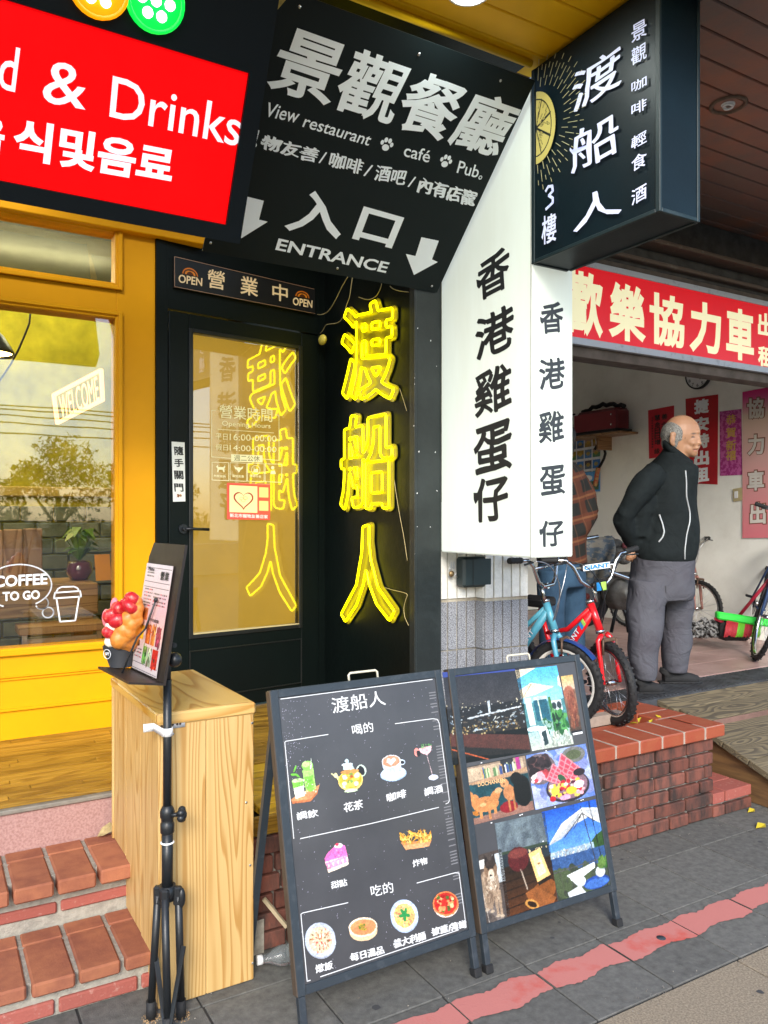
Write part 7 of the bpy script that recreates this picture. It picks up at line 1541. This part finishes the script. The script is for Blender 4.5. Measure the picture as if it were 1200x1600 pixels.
# bottle and stick behind the first board
c = onz(420, 1497, .035); BO = thing('plastic_bottle', 'empty clear plastic bottle with white cap lying behind the menu board', 'bottle', c * (1, 1, 0))
d_ = RT * .93 + FW * .36; d_ /= np.linalg.norm(d_); m_pet = mat('clear_plastic', (.75, .8, .82), .08, trans=.92, var=.02, ior=1.3)
b = MB(); b.lathe([(.013, -.0), (.014, .012), (.018, .03), (.031, .055), (.033, .075), (.031, .085), (.033, .095), (.033, .14), (.031, .15), (.033, .16), (.033, .19), (.028, .2), (0, .2)], c - d_ * .025, d_, 24); b.build('body', m_pet, BO)
b = MB(); b.cyl(c - d_ * .040, c - d_ * .022, .0155); b.build('cap', m_white, BO); b = MB(); b.lathe([(.0335, .10), (.0335, .14)], c - d_ * .025, d_, 24); b.build('wrapper', mat('pale_blue_label', (.5, .62, .66), .5), BO)
a_, e_ = ony(412, 1404, 2.54), ony(448, 1448, 2.5); tag(MB().beam(a_, e_, .014, .012).build('wooden_stick', mat('raw_stick', (.42, .34, .22), .8)), 'thin pale stick leaning on the brick plinth behind the menu board', 'stick')
# ================================================================== people
def projw(W):
    d = W - CA; D = d @ FW; return 600 + FPX * (d @ RT) / D, HOR - FPX * d[:, 2] / D, D
class Fig:
    """figure built in image-aligned axes at distance D; radii given in photo pixels"""
    def __init__(s, D): s.D = D; s.k = D / FPX
    def p(s, u, v, dd=0.): k = (s.D + dd) / FPX; return RT * ((u - 600) * k) + FW * (s.D + dd) + np.array([0, 0, 1.5 - (v - HOR) * k])
    def ball(s, mb, u, v, ru, rv, rd, dd=0, rot=0, seg=20):
        M = np.column_stack([RT, FW, [0, 0, 1.]]) @ np.array(Matrix.Rotation(rot, 3, 'Y')); return mb.ball(s.p(u, v, dd), (ru * s.k, rd, rv * s.k), seg, M)
    def loft(s, mb, secs, seg=26):
        """secs: (u, v, half width px, half depth m, depth offset m)"""
        V = []; n = len(secs)
        for (u, v, hw, hd, dd, *tl) in secs:
            tl = tl[0] if tl else 0
            for k in range(seg):
                a = 2 * math.pi * k / seg; e = .88; ca, sa = math.cos(a), math.sin(a); cc_ = np.sign(ca) * abs(ca) ** e; V.append(s.p(u, v + tl * cc_, dd) + RT * hw * s.k * cc_ + FW * hd * np.sign(sa) * abs(sa) ** e)
        F = [(i * seg + k, i * seg + (k + 1) % seg, (i + 1) * seg + (k + 1) % seg, (i + 1) * seg + k) for i in range(n - 1) for k in range(seg)] + [tuple(range(seg))[::-1], tuple(range((n - 1) * seg, n * seg))]
        return mb.add(V, F, True)
    def limb(s, mb, pts, r): return mb.tube([s.p(*q) for q in pts], [x * s.k for x in r], 16)
def hand(f, mb, u, v, dd, du, dv, scale=1.):
    """palm with four curled fingers and a thumb"""
    k = f.k; mb.ball(f.p(u, v, dd), (.038 * scale, .018 * scale, .045 * scale), 14, np.column_stack([RT, FW, [0, 0, 1.]]))
    for i in range(4):
        o = (i - 1.5) * .019 * scale / k; L_ = (.062, .072, .068, .054)[i] * scale / k
        mb.tube([f.p(u + o, v + 6, dd), f.p(u + o + du * L_ * .45, v + 6 + dv * L_ * .45, dd - .012), f.p(u + o + du * L_ * .8, v + 6 + dv * L_ * .8, dd + .004), f.p(u + o + du * L_, v + 6 + dv * L_ * .9, dd + .022)], np.array([.0105, .0095, .0088, .0075]) * scale, 8)
    mb.tube([f.p(u - 5, v - 3, dd), f.p(u - 11, v + 3, dd - .012), f.p(u - 10, v + 11, dd - .016)], np.array([.013, .011, .009]) * scale, 8)

m_skin = bpy.data.materials.new('skin'); m_skin.use_nodes = True; N = m_skin.node_tree.nodes; B_ = N['Principled BSDF']; A_ = N.new('ShaderNodeAttribute'); A_.attribute_name = 'ink'; m_skin.node_tree.links.new(A_.outputs['Color'], B_.inputs['Base Color']); B_.inputs['Roughness'].default_value = .5; B_.inputs['Subsurface Weight'].default_value = .08; B_.inputs['Subsurface Radius'].default_value = (.01, .004, .002)
m_fleece = mat('black_fleece', (.007, .010, .011), .92, c2=(.011, .015, .016), vs=30, bump=.5, bs=220, spec=.2)
m_trou = mat('grey_cotton', (.076, .078, .092), .9, c2=(.065, .063, .076), vs=7, bump=.3, bs=160, spec=.2)
for m_, sc_, ds_ in ((m_trou, 10, .022), (m_fleece, 9, .014)):
    for n_ in m_.node_tree.nodes:
        if n_.type == 'BUMP': n_.inputs['Distance'].default_value = ds_; n_.inputs['Strength'].default_value = .75; q_ = n_.inputs['Height'].links[0].from_node; q_.inputs['Scale'].default_value = sc_; q_.inputs['Detail'].default_value = 3; q_.inputs['Distortion'].default_value = 1.2
m_shoe = mat('black_cloth_shoe', (.012, .012, .013), .8, bump=.3, bs=90)

f = Fig(4.85)
MAN = thing('person', 'elderly balding man in black fleece jacket and grey trousers, hands clasped behind his back', 'person', (*(f.p(1040, 1070)[:2]), ZF))
# body: one continuous figure
b = MB()
f.ball(b, 1065, 676.5, 28.5, 28, .079, 0); f.ball(b, 1054, 683, 18, 20, .075, 0); f.ball(b, 1077, 690, 17, 22, .068, -.004); f.ball(b, 1073, 701, 15, 13.5, .062, -.006); f.ball(b, 1082, 708, 8, 6.5, .036, -.020)
f.ball(b, 1085.5, 676, 7.5, 4.6, .048, -.020); f.ball(b, 1090.8, 685.5, 3.0, 7, .012, -.052, -.22); f.ball(b, 1092.3, 692.3, 3.8, 3.2, .016, -.054); f.ball(b, 1080, 692.5, 9, 7.5, .040, -.040); f.ball(b, 1087, 700, 4.8, 3.4, .028, -.042); f.ball(b, 1086, 705, 4.2, 2.8, .024, -.040)
f.ball(b, 1050.5, 686, 4.6, 9.2, .013, -.086, .12); f.ball(b, 1051.5, 679, 5.2, 4.6, .013, -.087); f.ball(b, 1052, 694, 3.2, 3.8, .011, -.083); f.ball(b, 1052, 686, 4.2, 9, .012, .084, .12)
f.limb(b, [(1058, 690, .0), (1060, 706, .005), (1058, 722, .01), (1050, 740, .01)], [17, 15, 16, 24])
f.loft(b, [(1047, 728, 22, .10, .01), (1044, 745, 34, .17, .01), (1042, 790, 36, .155, .01), (1038, 850, 36, .14, .01), (1036, 900, 34, .13, .01), (1035, 920, 26, .10, .01)])
f.limb(b, [(1016, 900, -.05), (1008, 985, -.11), (1006, 1056, -.13)], [13, 11, 7]); f.limb(b, [(1054, 900, .08), (1056, 975, .13), (1053, 1044, .145)], [13, 11, 7])
f.limb(b, [(1022, 742, -.13), (1000, 772, -.17), (975, 806, -.15)], [15, 12, 8]); f.limb(b, [(975, 806, -.15), (980, 826, -.10), (990, 848, -.04)], [8, 7, 6.5])
f.limb(b, [(1062, 742, .17), (1040, 775, .22), (1012, 806, .2)], [15, 13, 10]); f.limb(b, [(1012, 806, .2), (1002, 832, .12), (994, 850, .03)], [9, 8, 6.5])
hand(f, b, 990, 856, -.02, -.35, .9, .95); hand(f, b, 996, 858, .02, -.2, .95, .95)
def skin_col(W):
    u, v, D = projw(W); c = np.ones((len(W), 3)) * np.array([.37, .195, .108]); D0 = D - 4.85
    n_ = nz(W, 60, 5); c *= (1 + .12 * n_)[:, None]
    def bl(k, col_, a=1.): k = np.clip(k, 0, 1)[:, None] * a; return c * (1 - k) + np.array(col_) * k
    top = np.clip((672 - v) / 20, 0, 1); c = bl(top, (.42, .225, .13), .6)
    def sp(u0, v0, ru, rv, rot=0): du, dv = u - u0, v - v0; ca, sa = math.cos(rot), math.sin(rot); return np.clip(1.6 - 1.6 * np.sqrt(((du * ca + dv * sa) / ru) ** 2 + ((-du * sa + dv * ca) / rv) ** 2), 0, 1) * (D0 < .02)
    c = bl(sp(1084, 677.4, 6.0, 1.5, -.06), (.06, .045, .035), .9); c = bl(sp(1083, 682.8, 4.4, 1.5, .03), (.035, .02, .015)); c = bl(sp(1095.5, 682.2, 1.6, 1.0), (.035, .02, .015)); c = bl(sp(1095, 677.6, 3, 1.0, .3), (.12, .08, .06), .6)
    c = bl(sp(1082, 685.4, 4.6, 1.0, .1), (.30, .14, .08), .6); c = bl(sp(1086, 702.2, 5.6, 1.6, .12), (.09, .025, .02)); c = bl(sp(1086, 704.8, 4.5, 1.2, .1), (.42, .15, .11), .7); c = bl(sp(1091.5, 695.8, 2.6, 1.0), (.14, .06, .04), .8); c = bl(sp(1083.5, 696, 1.0, 5.5, .45), (.17, .08, .045), .7); c = bl(sp(1070.5, 684.5, 1.1, 2.6), (.12, .06, .04), .7); c = bl(sp(1050.5, 687, 1.4, 5), (.26, .11, .07), .7); c = bl(sp(1074, 691, 2.2, 2.6), (.34, .17, .10), .4); c = bl(sp(1081, 672, 9, .7), (.36, .18, .10), .4)
    return np.clip(c, .01, .9)
organic('body', b, .0052, 2, m_skin, MAN, colour=skin_col)
# hair
b = MB(); f.ball(b, 1052, 679, 19, 22, .0835, .0); f.ball(b, 1047, 692, 12.5, 15, .076, .002)
m_hair = mat('greying_hair', (.085, .08, .072), .75, c2=(.32, .31, .28), vs=22, stretch=(14, 14, 3), thr=(.42, .6), bump=.8, bs=30)
organic('hair', b, .006, 1, m_hair, MAN, fold=.002, ff=170, seed=4)
# jacket
b = MB()
f.loft(b, [(1060, 713, 22.5, .085, .005, 16), (1058, 719, 25, .10, .006, 14), (1053, 726, 31, .15, .008, 6), (1049, 731, 36, .18, .01), (1045, 742, 40, .195, .01), (1043, 765, 41.5, .20, .01), (1042, 795, 43, .195, .01), (1041, 825, 45.5, .195, .01), (1038, 850, 48, .195, .01), (1036, 866, 47.5, .19, .01), (1036, 876, 44, .175, .01)])
f.limb(b, [(1026, 736, -.13), (1010, 752, -.17), (990, 782, -.19), (977, 803, -.17), (973, 812, -.13)], [19, 19.5, 17.5, 15.5, 14]); f.limb(b, [(973, 808, -.15), (979, 826, -.10), (988, 842, -.05), (993, 850, -.02)], [14.5, 14.5, 14, 12]); f.limb(b, [(1010, 775, -.10), (1002, 810, -.09), (1000, 838, -.07)], [17, 17, 15])
f.limb(b, [(1060, 738, .17), (1040, 772, .22), (1012, 806, .205), (1001, 832, .12), (994, 850, .03)], [20, 19, 16.5, 14.5, 12])
JK = organic('jacket', b, .011, 3, m_fleece, MAN, fold=.016, ff=24, seed=8)
V = []; Fc = []; rings = [(1060, 717, 23, .088), (1060, 707, 24, .090), (1060.5, 704.5, 23, .088), (1060, 711, 21, .08)]
b = MB(); seg = 30
for (u0, v0, hw, hd) in rings:
    for k in range(seg):
        a = R(20) + (2 * math.pi - R(40)) * k / (seg - 1); V.append(f.p(u0 + hw * math.cos(a), v0 + 17 * math.cos(a), hd * math.sin(a)))
for i in range(3):
    for k in range(seg - 1): Fc.append((i * seg + k, i * seg + k + 1, (i + 1) * seg + k + 1, (i + 1) * seg + k))
o_ = b.add(V, Fc, True).build('collar', m_fleece, MAN); md = o_.modifiers.new('t', 'SOLIDIFY'); md.thickness = .008; md.offset = 0
m_zip = mat('silver_zip', (.42, .44, .45), .4, .4); from mathutils.bvhtree import BVHTree
def onsurf(o, pts, off=.003):
    """drop image-aligned points onto the front of a garment"""
    me = o.data; org = WL[o.name]; bv = BVHTree.FromPolygons([v.co[:] for v in me.vertices], [p.vertices[:] for p in me.polygons]); out = []
    for u, v in pts:
        d = ray(u, v); d = d / np.linalg.norm(d); h = bv.ray_cast(Vector(CA - org), Vector(d)); 
        if h[0] is not None: out.append(np.array(h[0]) + org - d * off)
    return out
def garment_line(name, o, pts, r, m, parent, off=.003):
    P3 = []
    for (a, b_) in zip(pts[:-1], pts[1:]):
        for t in np.linspace(0, 1, 7)[:-1]: P3.append((a[0] + (b_[0] - a[0]) * t, a[1] + (b_[1] - a[1]) * t))
    P3.append(pts[-1]); q = onsurf(o, P3, off)
    if len(q) > 3:
        q = np.array(q)
        for _ in range(2): q[1:-1] = (q[:-2] + 2 * q[1:-1] + q[2:]) / 4
        return MB().tube(q, r, 6).build(name, m, parent)
garment_line('zip', JK, [(1071, 735), (1072.5, 752), (1072.5, 776), (1078, 800), (1078, 815), (1073, 835), (1070, 860), (1070, 874)], .0048, m_zip, MAN)
garment_line('pocket_trim', JK, [(1030, 804), (1035, 818), (1038, 831), (1035, 840), (1029, 847)], .0055, m_zip, MAN)
b = MB(); b.add([f.p(1068, 722, -.10), f.p(1075, 727, -.105), f.p(1076, 745, -.135), f.p(1071, 742, -.135), f.p(1063, 722, -.10)], [(0, 1, 2, 3, 4)]); o_ = b.build('shirt_collar', mat('pale_check_shirt', (.40, .44, .50), .8, c2=(.2, .24, .3), vs=70), MAN); md = o_.modifiers.new('t', 'SOLIDIFY'); md.thickness = .004
# trousers
b = MB(); f.loft(b, [(1036, 858, 45, .17, .01), (1036, 880, 46, .18, .01), (1034, 905, 48, .19, .01), (1033, 925, 48.5, .19, .01), (1033, 936, 46, .17, .01)])
f.loft(b, [(1013, 905, 28, .12, -.06), (1009, 940, 28, .115, -.09), (1008, 975, 26.5, .10, -.11), (1006, 1000, 24, .095, -.12), (1005, 1030, 21, .09, -.125), (1005.5, 1050, 18, .085, -.13), (1006, 1061, 16, .08, -.13)])
f.loft(b, [(1054, 905, 27, .12, .09), (1057, 940, 25.5, .115, .12), (1057, 975, 24, .10, .13), (1057, 1005, 22.5, .095, .14), (1056, 1030, 21.5, .09, .14), (1055, 1042, 20, .09, .145), (1054, 1050, 17.5, .085, .145)])
TR = organic('trousers', b, .011, 2, m_trou, MAN, fold=.013, ff=17, seed=17, zs=1.5)
garment_line('seam', TR, [(1040, 915), (1042, 950), (1040, 975)], .003, mat('dark_seam', (.04, .04, .045), .9), MAN, .001)
for k, (u0, v0, u1, dd, D_) in enumerate(((996, 1074, 1036, -.14, 0), (1036, 1056, 1092, .15, 0))):
    b = MB(); ff_ = Fig(4.85 + dd); zf_ = 1.5 - (ZF + .0) ; vs_ = 809 + (1.5 - ZF) / (4.85 + dd) * FPX
    ff_.limb(b, [(u0, vs_ - 9), (u0 + (u1 - u0) * .5, vs_ - 8.5), (u0 + (u1 - u0) * .8, vs_ - 6.5), (u1, vs_ - 5.5)], [9, 10, 8.5, 5.5]); ff_.limb(b, [(u0 + 3, vs_ - 12), (u0 + 7, vs_ - 20)], [11, 12])
    SHo = organic('shoe', b, .008, 2, m_shoe, MAN); me = SHo.data
    for v in me.vertices: v.co.z = max(v.co.z, .003)
    b = MB(); b.tube([ff_.p(u0 + (u1 - u0) * t, vs_ - 1.2) for t in (-.12, .3, .8, 1.06)], [.03, .035, .036, .022], 12, sq=.25); s_ = b.build('sole', m_rubber, MAN)

# second person in a plaid shirt, mostly hidden behind the white sign
g = Fig(5.15)
P2 = thing('person', 'person in dark orange plaid shirt and blue jeans, half hidden by the white sign', 'person', (*(g.p(876, 1060)[:2]), ZF))
b = MB(); g.ball(b, 872, 690, 23, 29, .085); g.ball(b, 866, 698, 16, 20, .07, -.01); g.limb(b, [(874, 700, 0), (876, 725, 0), (880, 745, 0)], [14, 14, 22])
g.loft(b, [(880, 735, 24, .1, 0), (880, 755, 34, .16, 0), (878, 830, 32, .14, 0), (877, 870, 34, .14, 0), (876, 900, 34, .14, 0)])
g.limb(b, [(866, 895, -.07), (864, 980, -.08), (862, 1054, -.08)], [18, 13, 9]); g.limb(b, [(892, 895, .07), (894, 980, .08), (896, 1048, .09)], [18, 13, 9])
g.limb(b, [(905, 758, -.04), (918, 795, -.08), (920, 806, -.08)], [13, 11, 9]); g.limb(b, [(920, 806, -.08), (900, 836, -.12), (884, 842, -.14)], [9, 8, 7]); g.limb(b, [(852, 758, .04), (842, 800, .02), (862, 838, -.10)], [13, 10, 7]); hand(g, b, 876, 842, -.15, -.3, .6, .9); hand(g, b, 868, 842, -.13, .2, .6, .9)
g.ball(b, 862, 702, 3.5, 3.5, .018, -.082); g.ball(b, 863, 695, 3, 7, .014, -.074); g.ball(b, 864, 711, 6, 3.4, .02, -.068)
def face2(W):
    u, v, D = projw(W); c = np.ones((len(W), 3)) * np.array([.37, .195, .108]); k = (D < 5.14) & ((((u - 856) / 4.2) ** 2 + ((v - 693) / 1.4) ** 2 < 1) | (((u - 870) / 4.2) ** 2 + ((v - 693) / 1.4) ** 2 < 1) | (((u - 856) / 5) ** 2 + ((v - 687.5) / 1.2) ** 2 < 1) | (((u - 870) / 5) ** 2 + ((v - 687.5) / 1.2) ** 2 < 1)); c[k] = (.03, .02, .018); k = (D < 5.14) & (((u - 864) / 6) ** 2 + ((v - 711) / 1.5) ** 2 < 1); c[k] = (.2, .06, .05); return c
organic('body', b, .007, 2, m_skin, P2, colour=face2)
b = MB(); g.ball(b, 875, 681, 25, 25, .088, .022); g.ball(b, 880, 702, 17, 22, .08, .02); organic('hair', b, .008, 1, mat('black_hair', (.012, .011, .010), .5, bump=.6, bs=60), P2, fold=.004, ff=120)
m_pl = bpy.data.materials.new('plaid_flannel'); m_pl.use_nodes = True; nt = m_pl.node_tree; N = nt.nodes; L = nt.links; PB_ = N['Principled BSDF']; PB_.inputs['Roughness'].default_value = .9
gg = N.new('ShaderNodeNewGeometry'); rot = N.new('ShaderNodeVectorRotate'); rot.inputs['Angle'].default_value = .25; L.new(gg.outputs['Position'], rot.inputs['Vector']); rot.rotation_type = 'Y_AXIS'
def stripes(axis, freq, lo, prev, colr):
    sx = N.new('ShaderNodeSeparateXYZ'); L.new(rot.outputs[0], sx.inputs[0]); mu = N.new('ShaderNodeMath'); mu.operation = 'MULTIPLY'; mu.inputs[1].default_value = freq; L.new(sx.outputs[axis], mu.inputs[0])
    sn = N.new('ShaderNodeMath'); sn.operation = 'SINE'; L.new(mu.outputs[0], sn.inputs[0]); mr = N.new('ShaderNodeMapRange'); mr.inputs[1].default_value = lo; mr.inputs[2].default_value = lo + .25; mr.inputs[4].default_value = .75; L.new(sn.outputs[0], mr.inputs[0])
    mx = N.new('ShaderNodeMix'); mx.data_type = 'RGBA'; L.new(mr.outputs[0], mx.inputs[0])
    if isinstance(prev, tuple): mx.inputs[6].default_value = (*prev, 1)
    else: L.new(prev, mx.inputs[6])
    mx.inputs[7].default_value = (*colr, 1); return mx.outputs[2]
c_ = stripes('Z', 48, .2, (.012, .013, .012), (.11, .028, .012)); c_ = stripes('X', 44, .3, c_, (.10, .028, .013)); c_ = stripes('Z', 48, .90, c_, (.36, .17, .07)); c_ = stripes('X', 88, .93, c_, (.26, .12, .05)); L.new(c_, PB_.inputs['Base Color'])
b = MB(); g.loft(b, [(878, 722, 20, .09, 0), (880, 735, 32, .15, 0), (880, 755, 38, .19, 0), (880, 800, 38, .185, 0), (878, 850, 37, .18, 0), (878, 880, 38, .17, 0)])
g.limb(b, [(902, 748, -.03), (916, 775, -.07), (921, 802, -.09)], [16, 15.5, 14]); g.limb(b, [(921, 800, -.09), (908, 826, -.12), (888, 840, -.14)], [14, 13, 11]); g.limb(b, [(856, 748, .03), (842, 790, .02), (850, 820, -.06), (870, 840, -.12)], [16, 15, 13, 11])
organic('shirt', b, .012, 3, m_pl, P2, fold=.011, ff=24, seed=21)
b = MB(); g.loft(b, [(877, 865, 36, .15, 0), (877, 900, 37, .16, 0), (877, 915, 35, .15, 0)]); g.loft(b, [(862, 890, 22, .12, -.07), (862, 980, 19, .10, -.08), (861, 1050, 15, .08, -.08)]); g.loft(b, [(892, 890, 22, .12, .07), (894, 980, 20, .10, .08), (895, 1046, 16, .08, .09)])
organic('jeans', b, .012, 2, mat('blue_denim', (.018, .050, .095), .9, c2=(.035, .085, .15), vs=9, bump=.4, bs=150), P2, fold=.010, ff=26, seed=22)
for u0, dd in ((862, -.08), (895, .09)):
    h_ = Fig(5.15 + dd); vs_ = 809 + (1.5 - ZF) / (5.15 + dd) * FPX; b = MB(); h_.limb(b, [(u0 + 4, vs_ - 9), (u0 - 6, vs_ - 8), (u0 - 16, vs_ - 6)], [10, 9, 7]); o_ = organic('shoe', b, .01, 2, m_shoe, P2)
    for v in o_.data.vertices: v.co.z = max(v.co.z, .003)
# ================================================================== what the window glass reflects: far side of the road
m_fol = mat('tree_foliage', (.055, .095, .022), .7, c2=(.10, .14, .03), vs=1.2, rnd=.2); m_bark = mat('tree_bark', (.10, .07, .05), .9, bump=.6, bs=20)
rt_ = random.Random(5)
def tree(x, y, h, w, lab):
    t_ = thing('street_tree', lab, 'tree', (x, y, -.14), 'trees across the road behind the photographer')
    b = MB(); b.tube([(x, y, -.14), (x + .1, y, h * .3), (x - .05, y + .1, h * .62)], [.16, .12, .06], 10)
    for k in range(5): a = k * 1.3; b.tube([(x, y, h * .32), (x + math.cos(a) * w * .4, y + math.sin(a) * w * .4, h * .6)], [.06, .02], 6)
    b.build('trunk', m_bark, t_); b = MB(); cl = [(x + rt_.uniform(-w, w) * .6, y + rt_.uniform(-w, w) * .6, h * rt_.uniform(.22, .95), rt_.uniform(.3, .65) * w * .55) for _ in range(24)]
    V = []; Fc = []
    for cx_, cy_, cz_, r0 in cl:
        for _ in range(170):
            a = rt_.uniform(0, 6.28); el = rt_.uniform(-1, 1); q = r0 * rt_.uniform(.5, 1.05); s_ = math.sqrt(1 - el * el); c = (cx_ + q * s_ * math.cos(a), cy_ + q * s_ * math.sin(a), cz_ + q * el * .8); z = rt_.uniform(.07, .14)
            d = [rt_.uniform(-z, z) for _ in range(6)]; n = len(V); V += [c, (c[0] + d[0], c[1] + d[1], c[2] + d[2]), (c[0] + d[3], c[1] + d[4], c[2] + d[5])]; Fc.append((n, n + 1, n + 2))
    b.add(V, Fc); b.build('crown', m_fol, t_)
for x, y, h, w, l in ((-3.6, -15.8, 3.0, 1.9, 'spreading tree'), (-1.0, -16.4, 3.4, 1.9, 'leaning tree'), (1.2, -15.4, 3.0, 1.9, 'broad low tree'), (3.4, -16.2, 3.7, 2.0, 'tall rounded tree'), (5.6, -15.2, 3.2, 1.9, 'squat tree'), (7.8, -16.4, 3.6, 2.0, 'dense tree'), (10.2, -15.5, 3.1, 1.9, 'bushy tree')): tree(x, y, h, w, l + ' across the road, seen only as a reflection in the window')
t_ = thing('power_lines', 'bundle of dark overhead cables over the road, reflected in the window', 'cables', (3, -9, 3.2)); b = MB()
for k, z in enumerate((3.15, 3.35, 3.5, 3.62, 3.7)): b.tube([(-30, -9, z + .5), (-10, -9, z + .08), (4, -9, z), (18, -9, z + .1), (40, -9, z + .6)], .015, 5)
b.build('cable', m_rubber, t_)
# parapet along the river
t_ = thing('river_wall', 'low pale riverside wall across the road, behind the photographer', 'wall', (0, -12.5, -.14)); MB().box((-40, -12.7, -.14), (40, -12.4, .75), .02).build('parapet', mat('pale_concrete', (.36, .35, .32), .9), t_)
scene.render.film_transparent = False
